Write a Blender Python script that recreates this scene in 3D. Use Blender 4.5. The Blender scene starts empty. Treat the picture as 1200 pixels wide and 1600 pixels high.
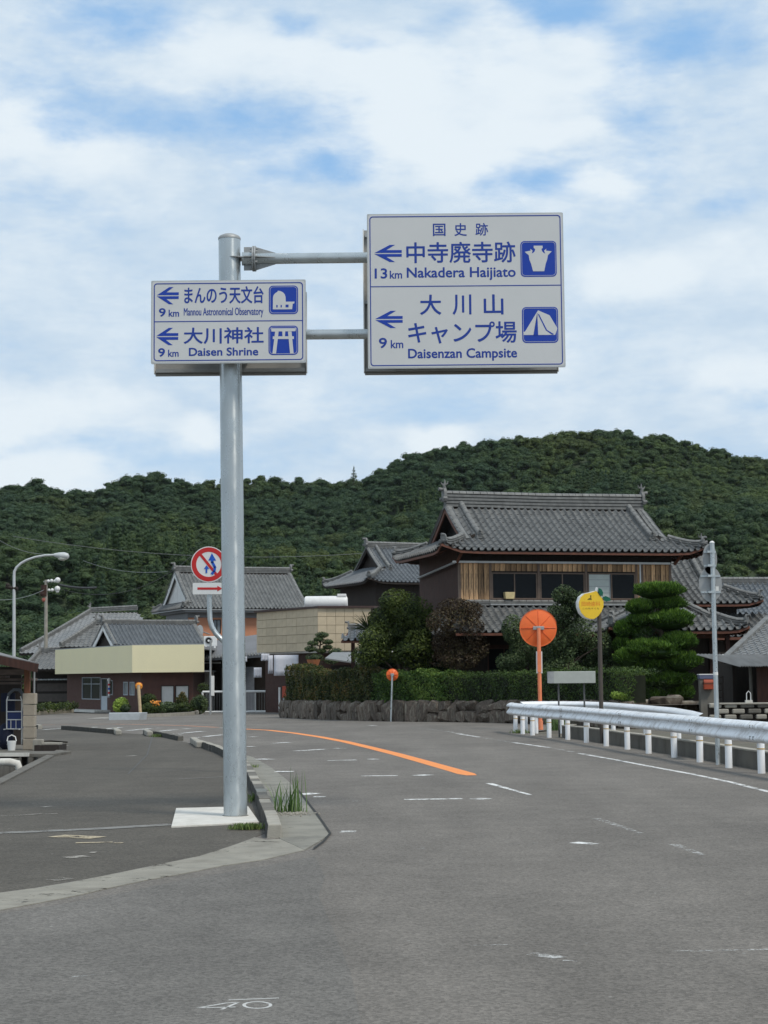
import bpy, math, random
import numpy as np
from math import sin, cos, radians, pi
from mathutils import Vector, Matrix

random.seed(7)
rng = np.random.default_rng(7)
S = bpy.context.scene
C = S.collection
V = Vector

# ------------------------------------------------------------ camera
F, H = 2800.0, 1.5                      # focal length in photo pixels, eye height
PITCH = math.atan(258 / F); ROLL = radians(-0.5)
cd = bpy.data.cameras.new('camera'); cam = bpy.data.objects.new('camera', cd); C.objects.link(cam)
cam.location = (0, 0, H)
RM = (Matrix.Rotation(radians(90) + PITCH, 3, 'X') @ Matrix.Rotation(ROLL, 3, 'Z'))
cam.rotation_euler = RM.to_euler()
cd.sensor_fit = 'VERTICAL'; cd.sensor_height = 36; cd.lens = F / 1600 * 36
cd.clip_start = 0.1; cd.clip_end = 6000
S.camera = cam

# ------------------------------------------------------------ sun, sky, exposure
SUN_EL, SUN_DIR = radians(55), V((0.74, -0.67, 0)).normalized()
sl = bpy.data.lights.new('sun', 'SUN'); sl.energy = 2.3; sl.angle = radians(13); sl.color = (1, .93, .83)
sun = bpy.data.objects.new('sun', sl); C.objects.link(sun)
sd = V((SUN_DIR.x * cos(SUN_EL), SUN_DIR.y * cos(SUN_EL), sin(SUN_EL)))
sun.rotation_euler = sd.to_track_quat('Z', 'Y').to_euler(); sun.location = (30, -20, 60)
S.view_settings.view_transform = 'Standard'; S.view_settings.look = 'None'
S.view_settings.exposure = 0; S.view_settings.gamma = 1
S.view_settings.use_curve_mapping = False


def ray(px, py):
    return (RM @ V(((px - 600) / F, (800 - py) / F, -1))).normalized()


def at(px, py, Y):
    d = ray(px, py); t = Y / d.y
    return V((d.x * t, Y, H + d.z * t))


def gz(Y):
    return -0.01 * min(max(Y - 55, 0), 55)


def gp(px, py, dz=0.0):
    z = 0
    for _ in range(25):
        d = ray(px, py); t = (z + dz - H) / d.z; Y = d.y * t; z = gz(Y)
    return V((d.x * t, Y, z + dz))


# ------------------------------------------------------------ node helpers
class NT:
    def __init__(s, tree): s.t = tree; s.n = tree.nodes; s.l = tree.links
    def add(s, typ, **kw):
        n = s.n.new(typ)
        for k, v in kw.items():
            if k.startswith('i_'):
                n.inputs[k[2:].replace('_', ' ')].default_value = v
            else: setattr(n, k, v)
        return n
    def link(s, a, b): s.l.new(a, b)
    def math(s, op, a, b=None, clamp=False):
        n = s.n.new('ShaderNodeMath'); n.operation = op; n.use_clamp = clamp
        for i, x in enumerate((a, b)):
            if x is None: continue
            if isinstance(x, (int, float)): n.inputs[i].default_value = x
            else: s.link(x, n.inputs[i])
        return n.outputs[0]
    def mix(s, fac, a, b, typ='MIX'):
        n = s.n.new('ShaderNodeMix'); n.data_type = 'RGBA'; n.blend_type = typ
        for i, x in ((0, fac), (6, a), (7, b)):
            if isinstance(x, (int, float)): n.inputs[i].default_value = x
            elif isinstance(x, (tuple, list)): n.inputs[i].default_value = (*x[:3], 1)
            else: s.link(x, n.inputs[i])
        return n.outputs[2]
    def ramp(s, x, a, b, lo=0.0, hi=1.0, smooth=True):
        n = s.n.new('ShaderNodeMapRange'); n.interpolation_type = 'SMOOTHSTEP' if smooth else 'LINEAR'
        s.link(x, n.inputs[0])
        for i, v in enumerate((a, b, lo, hi)): n.inputs[i + 1].default_value = v
        return n.outputs[0]
    def noise(s, vec, scale, detail=4, rough=.55, dist=0.0):
        n = s.n.new('ShaderNodeTexNoise'); n.inputs['Scale'].default_value = scale
        n.inputs['Detail'].default_value = detail; n.inputs['Roughness'].default_value = rough
        n.inputs['Distortion'].default_value = dist
        if vec is not None: s.link(vec, n.inputs['Vector'])
        return n.outputs[0]
    def mapping(s, vec, scale=(1, 1, 1), loc=(0, 0, 0), rot=(0, 0, 0)):
        n = s.n.new('ShaderNodeMapping'); s.link(vec, n.inputs[0])
        n.inputs['Scale'].default_value = scale; n.inputs['Location'].default_value = loc
        n.inputs['Rotation'].default_value = rot
        return n.outputs[0]


# ------------------------------------------------------------ world
W = bpy.data.worlds.new('World'); S.world = W; W.use_nodes = True
w = NT(W.node_tree); w.n.clear()
tc = w.add('ShaderNodeTexCoord').outputs['Generated']
sky = w.add('ShaderNodeTexSky', sky_type='NISHITA', sun_disc=False)
sky.sun_elevation = SUN_EL; sky.sun_rotation = math.atan2(SUN_DIR.x, SUN_DIR.y)
sky.air_density = 1.0; sky.dust_density = 1.2; sky.ozone_density = 1.0
STR = 0.1
wv = w.add('ShaderNodeVectorMath', operation='MULTIPLY_ADD')      # warp the direction a little so cloud edges are ragged
nz = w.n.new('ShaderNodeTexNoise'); nz.inputs['Scale'].default_value = 14; nz.inputs['Detail'].default_value = 5
w.link(tc, nz.inputs['Vector'])
sub = w.add('ShaderNodeVectorMath', operation='SUBTRACT'); w.link(nz.outputs['Color'], sub.inputs[0]); sub.inputs[1].default_value = (.5, .5, .5)
w.link(sub.outputs[0], wv.inputs[0]); wv.inputs[1].default_value = (.075, .075, .04); w.link(tc, wv.inputs[2])
wd = wv.outputs[0]


def blob(px, py, rx, ry):
    d = ray(px, py)
    m = w.add('ShaderNodeVectorMath', operation='SUBTRACT'); w.link(wd, m.inputs[0]); m.inputs[1].default_value = d
    sc = w.add('ShaderNodeVectorMath', operation='MULTIPLY'); w.link(m.outputs[0], sc.inputs[0])
    sc.inputs[1].default_value = (F / rx, F / rx, F / ry)
    ln = w.add('ShaderNodeVectorMath', operation='LENGTH'); w.link(sc.outputs[0], ln.inputs[0])
    return w.ramp(ln.outputs['Value'], 0.1, 1.5, 1, 0)


def blobs(lst):
    out = None
    for *b, a in lst:
        x = w.math('MULTIPLY', blob(*b), a)
        out = x if out is None else w.math('ADD', out, x)
    return out


base = w.noise(w.mapping(tc, (1, 1, 2.4), (3.1, .7, 1.2)), 6.5, 7, .58, .4)
fine = w.noise(w.mapping(tc, (1, 1, 2.0), (.4, 5, .2)), 22, 6, .6)
holes = blobs([(180, 45, 130, 45, .75), (300, 180, 190, 45, .6), (130, 205, 60, 25, .4), (495, 268, 70, 22, .7), (380, 275, 50, 20, .4),
               (468, 42, 50, 28, .7), (560, 82, 40, 16, .5), (880, 22, 110, 40, .9), (1080, 62, 130, 45, .85), (985, 165, 90, 45, .55), (1010, 235, 110, 45, .5),
               (778, 296, 55, 28, .6), (868, 296, 50, 26, .7), (1150, 322, 60, 28, .7), (250, 720, 260, 50, .45), (760, 640, 260, 36, .35),
               (1170, 622, 80, 24, .6), (120, 690, 120, 40, .3), (110, 150, 170, 70, .3), (110, 320, 150, 50, .22), (420, 235, 130, 50, .3), (905, 285, 130, 60, .28), (430, 700, 200, 30, .3), (1090, 180, 110, 50, .25)])
puffs = blobs([(20, 655, 140, 60, .8), (280, 675, 55, 30, .7), (60, 745, 120, 34, .8), (690, 690, 60, 30, .8), (985, 440, 90, 40, .6), (60, 215, 120, 60, .7),
               (350, 95, 190, 60, .5), (760, 160, 260, 110, .45), (680, 250, 160, 60, .35), (560, 150, 120, 80, .35), (1110, 420, 160, 60, .3), (880, 215, 80, 20, .5),
               (1150, 590, 90, 24, .4), (940, 300, 60, 20, .5)])
wisp = w.noise(w.mapping(tc, (1, 1, 3.2), (2, 7, 3)), 48, 6, .62, .3)
fld = w.math('ADD', w.math('MULTIPLY', base, 1.7), w.math('ADD', w.math('MULTIPLY', fine, 1.15), w.math('MULTIPLY', wisp, .55)))
fld = w.math('ADD', w.math('SUBTRACT', fld, w.math('MULTIPLY', holes, .95)), w.math('MULTIPLY', puffs, .6))
alpha = w.ramp(fld, .50, 1.80)
lum = w.noise(w.mapping(tc, (1, 1, 2.2), (8, 2, 5)), 9, 6, .55, .3)
lum = w.math('ADD', w.math('MULTIPLY', lum, 1.3), w.math('ADD', w.math('MULTIPLY', puffs, 1.1), w.math('ADD', w.math('MULTIPLY', fine, .9), w.math('MULTIPLY', wisp, .35))))
lum = w.ramp(lum, .85, 1.95)
sepz = w.add('ShaderNodeSeparateXYZ'); w.link(tc, sepz.inputs[0])
ccol = w.mix(lum, (.53 / STR, .675 / STR, .83 / STR), (.80 / STR, .885 / STR, .95 / STR))
blue = w.mix(.8, sky.outputs[0], (.30 / STR, .56 / STR, .92 / STR))
low = w.ramp(sepz.outputs[2], .08, .32, 1, 0)
blue = w.mix(w.math('MULTIPLY', low, .5), blue, (.60 / STR, .76 / STR, .89 / STR))
col = w.mix(alpha, blue, ccol)
bg = w.add('ShaderNodeBackground'); bg.inputs[1].default_value = STR; w.link(col, bg.inputs[0])
wo = w.add('ShaderNodeOutputWorld'); w.link(bg.outputs[0], wo.inputs[0])


# ------------------------------------------------------------ materials
def lin(c):
    """sRGB 0-255 -> linear"""
    return tuple(((x / 255) / 12.92 if x / 255 <= .04045 else ((x / 255 + .055) / 1.055) ** 2.4) for x in c)


MATS = {}


def mat(name, col, rough=.7, metal=0.0, var=.12, scale=6.0, bump=.0, bscale=40.0, dirt=0.0, dirtcol=(.06, .05, .04), dscale=1.5, rnd=.0, stretch=(1, 1, 1), spec=.4, emit=0):
    if name in MATS: return MATS[name]
    m = bpy.data.materials.new(name); m.use_nodes = True
    t = NT(m.node_tree); b = t.n['Principled BSDF']
    co = t.mapping(t.add('ShaderNodeTexCoord').outputs['Object'], stretch)
    n = t.noise(co, scale, 5, .6)
    c = t.mix(t.ramp(n, .25, .75), tuple(x * (1 - var) for x in col), tuple(min(1, x * (1 + var)) for x in col))
    if dirt:
        d = t.noise(t.mapping(co, (1, 1, .45)), dscale, 7, .68)
        c = t.mix(t.math('MULTIPLY', t.ramp(d, .45, .72), dirt), c, dirtcol)
    if rnd:
        oi = t.add('ShaderNodeObjectInfo')
        k = t.ramp(oi.outputs['Random'], 0, 1, 1 - rnd, 1 + rnd, False)
        vm = t.add('ShaderNodeVectorMath', operation='SCALE'); t.link(c, vm.inputs[0]); t.link(k, vm.inputs['Scale'])
        c = vm.outputs[0]
    t.link(c, b.inputs['Base Color'])
    b.inputs['Roughness'].default_value = rough; b.inputs['Metallic'].default_value = metal
    b.inputs['Specular IOR Level'].default_value = spec
    if bump:
        bn = t.add('ShaderNodeBump'); bn.inputs['Strength'].default_value = bump; bn.inputs['Distance'].default_value = .02
        t.link(t.noise(co, bscale, 4, .6), bn.inputs['Height']); t.link(bn.outputs[0], b.inputs['Normal'])
    if rough > .3:
        r = t.ramp(t.noise(co, scale * 2, 4), .2, .8, max(rough - .12, .05), min(rough + .1, 1)); t.link(r, b.inputs['Roughness'])
    MATS[name] = m
    return m


def asphalt(name, col, spots=.5):
    m = bpy.data.materials.new(name); m.use_nodes = True
    t = NT(m.node_tree); b = t.n['Principled BSDF']
    co = t.add('ShaderNodeTexCoord').outputs['Object']
    big = t.noise(co, .22, 5, .6); mid = t.noise(co, 1.7, 6, .65); strk = t.noise(t.mapping(co, (.9, .12, 1)), 1.2, 5, .6)
    k = t.math('ADD', t.math('MULTIPLY', big, .34), t.math('ADD', t.math('MULTIPLY', mid, .26), t.math('MULTIPLY', strk, .25)))
    c = t.mix(t.ramp(k, .3, .56), tuple(x * .78 for x in col), tuple(x * 1.18 for x in col))
    vo = t.n.new('ShaderNodeTexVoronoi'); vo.inputs['Scale'].default_value = 55; t.link(co, vo.inputs['Vector'])
    sx = t.add('ShaderNodeSeparateColor'); t.link(vo.outputs['Color'], sx.inputs[0])
    g = t.math('ADD', t.ramp(sx.outputs[0], .0, 1, 1 - spots, 1 + spots, False), t.ramp(t.noise(co, 160, 2), .3, .7, -.22, .22))
    vm = t.add('ShaderNodeVectorMath', operation='SCALE'); t.link(c, vm.inputs[0]); t.link(g, vm.inputs['Scale'])
    # rare pale chips of stone
    vo2 = t.n.new('ShaderNodeTexVoronoi'); vo2.inputs['Scale'].default_value = 7; t.link(co, vo2.inputs['Vector'])
    chip = t.ramp(vo2.outputs['Distance'], .05, .09, 1, 0)
    sx2 = t.add('ShaderNodeSeparateColor'); t.link(vo2.outputs['Color'], sx2.inputs[0])
    chip = t.math('MULTIPLY', chip, t.math('GREATER_THAN', sx2.outputs[1], .88))
    c2 = t.mix(t.math('MULTIPLY', chip, .5), vm.outputs[0], (.4, .4, .38))
    # dark stains
    st = t.ramp(t.noise(co, .55, 6, .7), .6, .78, 0, .28)
    c2 = t.mix(st, c2, tuple(x * .5 for x in col))
    t.link(c2, b.inputs['Base Color']); b.inputs['Roughness'].default_value = .88; b.inputs['Specular IOR Level'].default_value = .25
    bn = t.add('ShaderNodeBump'); bn.inputs['Strength'].default_value = .22; bn.inputs['Distance'].default_value = .01
    t.link(t.math('ADD', vo.outputs['Distance'], t.noise(co, 120, 3)), bn.inputs['Height']); t.link(bn.outputs[0], b.inputs['Normal'])
    return m


def paint(name, col, under, wear=.5, scale=18):
    """road paint worn down to the asphalt"""
    m = bpy.data.materials.new(name); m.use_nodes = True
    t = NT(m.node_tree); b = t.n['Principled BSDF']
    co = t.add('ShaderNodeTexCoord').outputs['Object']
    n = t.math('ADD', t.math('MULTIPLY', t.noise(co, scale, 6, .7), .6), t.math('MULTIPLY', t.noise(co, scale * .14, 4), .4))
    f = t.ramp(n, wear - .09, wear + .07)
    b.inputs['Base Color'].default_value = (*col, 1); b.inputs['Roughness'].default_value = .8
    tr = t.add('ShaderNodeBsdfTransparent'); mx = t.add('ShaderNodeMixShader'); t.link(f, mx.inputs[0]); t.link(tr.outputs[0], mx.inputs[1]); t.link(b.outputs[0], mx.inputs[2])
    t.link(mx.outputs[0], t.n['Material Output'].inputs[0])
    return m


def leafmat(name, stops, trans=.25, rough=.55, inst=False):
    m = bpy.data.materials.new(name); m.use_nodes = True
    t = NT(m.node_tree); b = t.n['Principled BSDF']
    a = t.add('ShaderNodeAttribute', attribute_name='rnd').outputs['Fac']
    if inst:
        oi = t.add('ShaderNodeObjectInfo').outputs['Random']
        a = t.math('ADD', t.math('MULTIPLY', a, .35), t.math('MULTIPLY', oi, .65))
    cr = t.add('ShaderNodeValToRGB'); t.link(a, cr.inputs[0])
    e = cr.color_ramp.elements
    for i, (p, c) in enumerate(stops):
        x = e[i] if i < 2 else e.new(p)
        x.position = p; x.color = (*c, 1)
    col = cr.outputs[0]
    if inst:    # stands of one species on the slope
        g = t.add('ShaderNodeNewGeometry').outputs['Position']
        col = t.mix(t.ramp(t.noise(g, .013, 4), .44, .60, 0, .65), col, (.036, .074, .042))
        col = t.mix(t.ramp(t.noise(g, .03, 3), .56, .68, 0, .6), col, (.100, .125, .036))
    t.link(col, b.inputs['Base Color']); b.inputs['Roughness'].default_value = rough; b.inputs['Specular IOR Level'].default_value = .25
    if trans:
        tr = t.add('ShaderNodeBsdfTranslucent'); t.link(col, tr.inputs[0]); mx = t.add('ShaderNodeMixShader'); mx.inputs[0].default_value = trans
        t.link(b.outputs[0], mx.inputs[1]); t.link(tr.outputs[0], mx.inputs[2]); t.link(mx.outputs[0], t.n['Material Output'].inputs[0])
    return m


# ------------------------------------------------------------ mesh helpers
class MB:
    def __init__(s): s.v = []; s.f = []; s.g = []
    def add(s, vs, fs):
        o = len(s.v); s.g.append((len(vs), len(fs))); s.v += [tuple(x) for x in vs]; s.f += [tuple(i + o for i in f) for f in fs]; return s
    def box(s, c, size, R=None):
        c = V(c); a, b, d = (x / 2 for x in size)
        P = [V((x, y, z)) for z in (-d, d) for y in (-b, b) for x in (-a, a)]
        if R is not None: P = [R @ p for p in P]
        return s.add([c + p for p in P], [(0, 2, 3, 1), (4, 5, 7, 6), (0, 1, 5, 4), (2, 6, 7, 3), (0, 4, 6, 2), (1, 3, 7, 5)])
    def bx(s, x0, x1, y0, y1, z0, z1):
        return s.box(((x0 + x1) / 2, (y0 + y1) / 2, (z0 + z1) / 2), (abs(x1 - x0), abs(y1 - y0), abs(z1 - z0)))
    def tube(s, pts, r, n=10, caps=True):
        pts = [V(p) for p in pts]; m = len(pts)
        rs = r if isinstance(r, (list, tuple)) else [r] * m
        T = [(pts[min(i + 1, m - 1)] - pts[max(i - 1, 0)]).normalized() for i in range(m)]
        up = V((0, 0, 1)) if abs(T[0].z) < .9 else V((0, 1, 0))
        vs = []; a = T[0].cross(up).normalized()
        for i in range(m):
            a = (a - T[i] * a.dot(T[i])).normalized(); b = T[i].cross(a)
            for k in range(n):
                q = 2 * pi * k / n; vs.append(pts[i] + (a * cos(q) + b * sin(q)) * rs[i])
        fs = [(i * n + k, i * n + (k + 1) % n, (i + 1) * n + (k + 1) % n, (i + 1) * n + k) for i in range(m - 1) for k in range(n)]
        if caps: fs += [tuple(range(n - 1, -1, -1)), tuple((m - 1) * n + k for k in range(n))]
        return s.add(vs, fs)
    def prism(s, poly, e0, e1):
        """poly: list of points (Vector), extruded from offset e0 to e1 (Vectors)"""
        n = len(poly); e0 = V(e0); e1 = V(e1)
        vs = [V(p) + e0 for p in poly] + [V(p) + e1 for p in poly]
        fs = [tuple(range(n)), tuple(range(2 * n - 1, n - 1, -1))] + [(i, i + n, (i + 1) % n + n, (i + 1) % n) for i in range(n)]
        return s.add(vs, fs)
    def sweep(s, path, prof, closed=True, up=V((0, 0, 1))):
        """profile of (side, up) points swept along a path"""
        path = [V(p) for p in path]; m = len(path); n = len(prof); vs = []
        for i in range(m):
            T = (path[min(i + 1, m - 1)] - path[max(i - 1, 0)]).normalized()
            a = T.cross(up).normalized(); b = a.cross(T).normalized()
            for p in prof: vs.append(path[i] + a * p[0] + b * p[1])
        k = n if closed else n - 1
        fs = [(i * n + j, i * n + (j + 1) % n, (i + 1) * n + (j + 1) % n, (i + 1) * n + j) for i in range(m - 1) for j in range(k)]
        if closed: fs += [tuple(range(n - 1, -1, -1)), tuple((m - 1) * n + j for j in range(n))]
        return s.add(vs, fs)
    def ball(s, c, r, nu=10, nv=7):
        r = r if isinstance(r, (tuple, list)) else (r, r, r); vs = []; fs = []
        for j in range(nv + 1):
            t = pi * j / nv
            for i in range(nu):
                p = 2 * pi * i / nu; vs.append((c[0] + r[0] * sin(t) * cos(p), c[1] + r[1] * sin(t) * sin(p), c[2] + r[2] * cos(t)))
        for j in range(nv):
            for i in range(nu): fs.append((j * nu + i, (j + 1) * nu + i, (j + 1) * nu + (i + 1) % nu, j * nu + (i + 1) % nu))
        return s.add(vs, fs)
    def mesh(s, name):
        me = bpy.data.meshes.new(name); me.from_pydata(s.v, [], s.f); me.validate(); me.update(); return me


def link(name, me, m=None, parent=None, smooth=False, bevel=0, **kw):
    o = bpy.data.objects.new(name, me); C.objects.link(o)
    if m is not None and not me.materials: me.materials.append(m)
    if parent is not None: o.parent = parent
    if smooth:
        me.polygons.foreach_set('use_smooth', [True] * len(me.polygons))
        if smooth != 'all': 
            try: me.set_sharp_from_angle(angle=radians(40))
            except Exception: pass
    if bevel:
        b = o.modifiers.new('bevel', 'BEVEL'); b.width = bevel; b.segments = 2; b.limit_method = 'ANGLE'
    for k, v in kw.items(): o[k] = v
    return o


def obj(name, mb, m, parent=None, smooth=False, bevel=0, split=False, **kw):
    if split:       # every piece an object of its own
        a = b = 0; out = []
        for nv_, nf_ in mb.g:
            q = MB(); q.v = mb.v[a:a + nv_]; q.f = [tuple(i - a for i in f) for f in mb.f[b:b + nf_]]; a += nv_; b += nf_
            out.append(obj(name, q, m, parent, smooth, bevel, **kw))
        return out[0]
    return link(name, mb.mesh(name), m, parent, smooth, bevel, **kw)


def thing(name, label, cat, loc=(0, 0, 0), rz=0, group=None):
    o = bpy.data.objects.new(name, None); C.objects.link(o)
    o.location = loc; o.rotation_euler = (0, 0, rz); o['label'] = label; o['category'] = cat
    o.empty_display_size = .1
    if group: o['group'] = group
    return o


def settle():
    bpy.context.view_layer.update()


def tag(o, label, cat, group=None):
    o['label'] = label; o['category'] = cat
    if group: o['group'] = group
    return o


def np_mesh(name, verts, faces, rnd=None):
    """verts (N,3), faces (M,k) arrays, fast"""
    me = bpy.data.meshes.new(name)
    k = faces.shape[1]
    me.vertices.add(len(verts)); me.vertices.foreach_set('co', np.asarray(verts, dtype=np.float32).ravel())
    me.loops.add(faces.size); me.loops.foreach_set('vertex_index', faces.astype(np.int32).ravel())
    me.polygons.add(len(faces)); me.polygons.foreach_set('loop_start', np.arange(0, faces.size, k, dtype=np.int32))
    me.polygons.foreach_set('loop_total', np.full(len(faces), k, dtype=np.int32))
    if rnd is not None:
        at_ = me.attributes.new('rnd', 'FLOAT', 'FACE'); at_.data.foreach_set('value', np.asarray(rnd, dtype=np.float32))
    me.update(calc_edges=True)
    return me


def leaf_quads(P, N, size, aspect=.55, spread=.9):
    """rhombic leaves at points P facing roughly N"""
    n = len(P)
    Nn = N + rng.normal(0, spread, (n, 3)); Nn /= np.linalg.norm(Nn, axis=1)[:, None] + 1e-9
    T = rng.normal(0, 1, (n, 3)); T -= Nn * (T * Nn).sum(1)[:, None]; T /= np.linalg.norm(T, axis=1)[:, None] + 1e-9
    B = np.cross(Nn, T)
    s = size * rng.uniform(.6, 1.35, n)[:, None]
    v = np.stack([P - T * s * .5, P + B * s * .5 * aspect + T * s * .05, P + T * s * .5, P - B * s * .5 * aspect + T * s * .05], 1).reshape(-1, 3)
    return v


def lump(D, k, seed):
    """cheap smooth noise on positions, -1..1"""
    r = np.random.default_rng(seed); out = np.zeros(len(D))
    for i in range(6):
        kv = r.normal(0, k, 3); out += np.sin(D @ kv + r.uniform(0, 6.28))
    return out / 3.2


def crown_mesh(name, blobs, n, size, seed=0, shell=.5, up=.35, aspect=.55, spread=.8, lumpk=2.2, lumpa=.22, core=.0, gap=.0, corev=.05):
    """leaves spread through a set of ellipsoids: blobs = (centre, radii)"""
    global rng
    wts = np.array([max(r[0] * r[1] + r[1] * r[2] + r[0] * r[2], .01) for c, r in blobs]); wts /= wts.sum()
    Ps, Ns, Rs = [], [], []
    for bi, (c, r) in enumerate(blobs):
        m = int(n * wts[bi]) + 4
        D = rng.normal(0, 1, (m, 3)); D /= np.linalg.norm(D, axis=1)[:, None]
        rad = (shell + (1 - shell) * rng.uniform(0, 1, m) ** .5)
        L = lump(D * np.array(r) + np.array(c), lumpk, seed + 11)
        rad *= 1 + lumpa * L
        P = np.array(c) + D * np.array(r) * rad[:, None]
        if gap:
            keep = lump(P, lumpk * 1.6, seed + 5) > -1 + gap
            P, D, rad, L = P[keep], D[keep], rad[keep], L[keep]
        Ps.append(P); N = D / np.array(r); N /= np.linalg.norm(N, axis=1)[:, None]; N[:, 2] += up; Ns.append(N)
        Rs.append(np.clip(.5 + .3 * L + rng.normal(0, .2, len(P)), 0, 1))
    P = np.concatenate(Ps); N = np.concatenate(Ns); R = np.concatenate(Rs)
    v = leaf_quads(P, N, size, aspect, spread)
    f = np.arange(len(v)).reshape(-1, 4)
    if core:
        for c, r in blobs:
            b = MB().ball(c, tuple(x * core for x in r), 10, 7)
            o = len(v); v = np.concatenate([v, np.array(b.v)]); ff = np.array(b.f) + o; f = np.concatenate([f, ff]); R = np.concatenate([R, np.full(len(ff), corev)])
    return np_mesh(name, v, f, R)


# ------------------------------------------------------------ palette
ASPH = (.160, .146, .129); ASPH2 = (.094, .085, .071)
m_road = asphalt('road asphalt', ASPH, .28)
m_road2 = asphalt('older road asphalt', (.146, .137, .124), .28)
m_pave = asphalt('dark forecourt asphalt', ASPH2, .26)
m_white_line = paint('worn white road paint', (.72, .72, .70), ASPH, .485)
m_white_faint = paint('very worn white road paint', (.55, .55, .53), ASPH, .56, 26)
m_orange_line = paint('orange road paint', (.80, .27, .07), (.3, .16, .09), .36)
m_orange_worn = paint('worn orange road paint', (.62, .27, .14), ASPH, .47)
m_conc = mat('weathered concrete', (.33, .31, .265), .85, var=.14, scale=5, bump=.35, bscale=60, dirt=.45, dirtcol=(.16, .15, .12), dscale=2.5, rnd=.1)
m_conc_dark = mat('old dark concrete', (.15, .14, .12), .88, var=.2, scale=3, bump=.4, bscale=40, dirt=.7, dirtcol=(.06, .055, .045), dscale=2.2, rnd=.12)
m_conc_new = mat('pale new concrete', (.60, .58, .53), .8, var=.08, scale=5, bump=.2, bscale=80, dirt=.5, dirtcol=(.33, .30, .24), dscale=3)
m_galv = mat('galvanised steel', (.50, .54, .55), .33, .7, var=.10, scale=7, dirt=.0, dirtcol=(.36, .40, .41), dscale=4, stretch=(1, 1, .35))
_b = m_galv.node_tree.nodes['Principled BSDF']; _b.inputs['Anisotropic'].default_value = .8; _b.inputs['Anisotropic Rotation'].default_value = .25
m_galv_dull = mat('dull galvanised steel', (.34, .35, .35), .55, .3, var=.12, scale=8)
m_alu = mat('bare aluminium', (.50, .51, .50), .45, .5, var=.06)
m_alu_dark = mat('dull aluminium back panel', (.33, .325, .31), .6, .3, var=.1, scale=3)
m_sheet = mat('reflective sheeting', (.59, .60, .60), .55, var=.025, scale=1.5)
m_blue = mat('sign blue', (.006, .045, .36), .45, var=.03)
m_blue2 = mat('sign blue lettering', (.010, .045, .30), .45, var=.03)
m_wpaint = mat('white guardrail paint', (.84, .85, .86), .42, var=.04, scale=3, dirt=.22, dirtcol=(.35, .33, .30), dscale=5)
m_rail = mat('scratched white guardrail beam', (.84, .86, .88), .40, var=.06, scale=4, dirt=.7, dirtcol=(.33, .30, .27), dscale=6)
m_orange = mat('faded orange plastic', (.86, .16, .035), .5, var=.08, scale=3, dirt=.15, dirtcol=(.6, .2, .1))
m_orange_d = mat('orange plastic ribs', (.62, .09, .02), .5)
m_orange2 = mat('sun bleached orange post', (.80, .24, .11), .6, var=.12, scale=4, dirt=.2, dirtcol=(.55, .4, .3))
m_tile = mat('dark grey clay tile', (.135, .138, .136), .6, var=.28, scale=2.2, dirt=.4, dirtcol=(.23, .23, .215), dscale=3, rnd=.14, bump=.15)
m_tile_b = mat('blue grey clay tile', (.125, .138, .150), .5, var=.2, scale=2, dirt=.35, dirtcol=(.2, .21, .215), dscale=3, rnd=.15)
m_tile_l = mat('pale grey clay tile', (.20, .205, .205), .55, var=.15, scale=2, dirt=.3, dirtcol=(.27, .27, .26), rnd=.1)
m_ridge = mat('ridge tile', (.15, .152, .148), .65, var=.25, scale=5, dirt=.5, dirtcol=(.28, .28, .26), dscale=4)
m_wood_dark = mat('dark old timber', (.028, .021, .017), .8, var=.3, scale=4, stretch=(6, 6, 1))
m_wood_red = mat('red brown stained timber', (.052, .022, .015), .75, var=.3, scale=3, stretch=(6, 6, 1), rnd=.25)
m_plank = mat('weathered cedar plank', (.54, .33, .175), .8, var=.4, scale=5, dirt=1.0, dirtcol=(.06, .038, .028), dscale=2.2, stretch=(7, 7, 1), rnd=.5, bump=.3)
m_copper = mat('rusty copper gutter', (.13, .048, .028), .6, var=.25, scale=4, dirt=.4, dirtcol=(.1, .05, .035))
m_glass = mat('dark window glass', (.010, .012, .014), .22, var=.1, spec=.12)
m_glass_l = mat('curtained window glass', (.22, .25, .27), .25, var=.25, scale=1.5, spec=.6)
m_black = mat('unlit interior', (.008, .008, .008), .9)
m_white = mat('white painted metal', (.74, .74, .72), .5, var=.04, dirt=.15, dirtcol=(.4, .38, .34), dscale=4)
m_plaster = mat('white plaster', (.76, .75, .72), .85, var=.06, dirt=.3, dirtcol=(.3, .29, .27), dscale=1.5)
m_terra = mat('salmon plaster', (.56, .25, .145), .85, var=.08, scale=2, dirt=.25, dirtcol=(.25, .14, .1), dscale=1)
m_grey_pl = mat('grey plaster', (.24, .245, .25), .85, var=.08)
m_brick = mat('brown brick', (.075, .034, .026), .75, var=.15, scale=3, rnd=.3)
m_cream = mat('cream painted panel', (.84, .76, .49), .6, var=.02, scale=.6, dirt=.10, dirtcol=(.45, .42, .3), dscale=.8)
m_beige = mat('beige cladding panel', (.52, .43, .30), .7, var=.08, scale=2, dirt=.35, dirtcol=(.30, .23, .15), dscale=1.2, rnd=.07)
m_stone = mat('rough garden stone', (.105, .080, .062), .9, var=.45, scale=5, bump=.6, bscale=12, dirt=.75, dirtcol=(.30, .28, .22), dscale=2.4, rnd=.35)
m_soil = mat('bare soil', (.085, .068, .05), .95, var=.3, scale=3, bump=.5)
m_bark = mat('bark', (.07, .052, .04), .9, var=.3, scale=6, bump=.5, stretch=(3, 3, 1))
L_hedge = leafmat('hedge leaves', [(0, (0.016, 0.029, 0.007)), (1, (0.112, 0.168, 0.029)), (.5, (0.047, 0.087, 0.018))])
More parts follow.
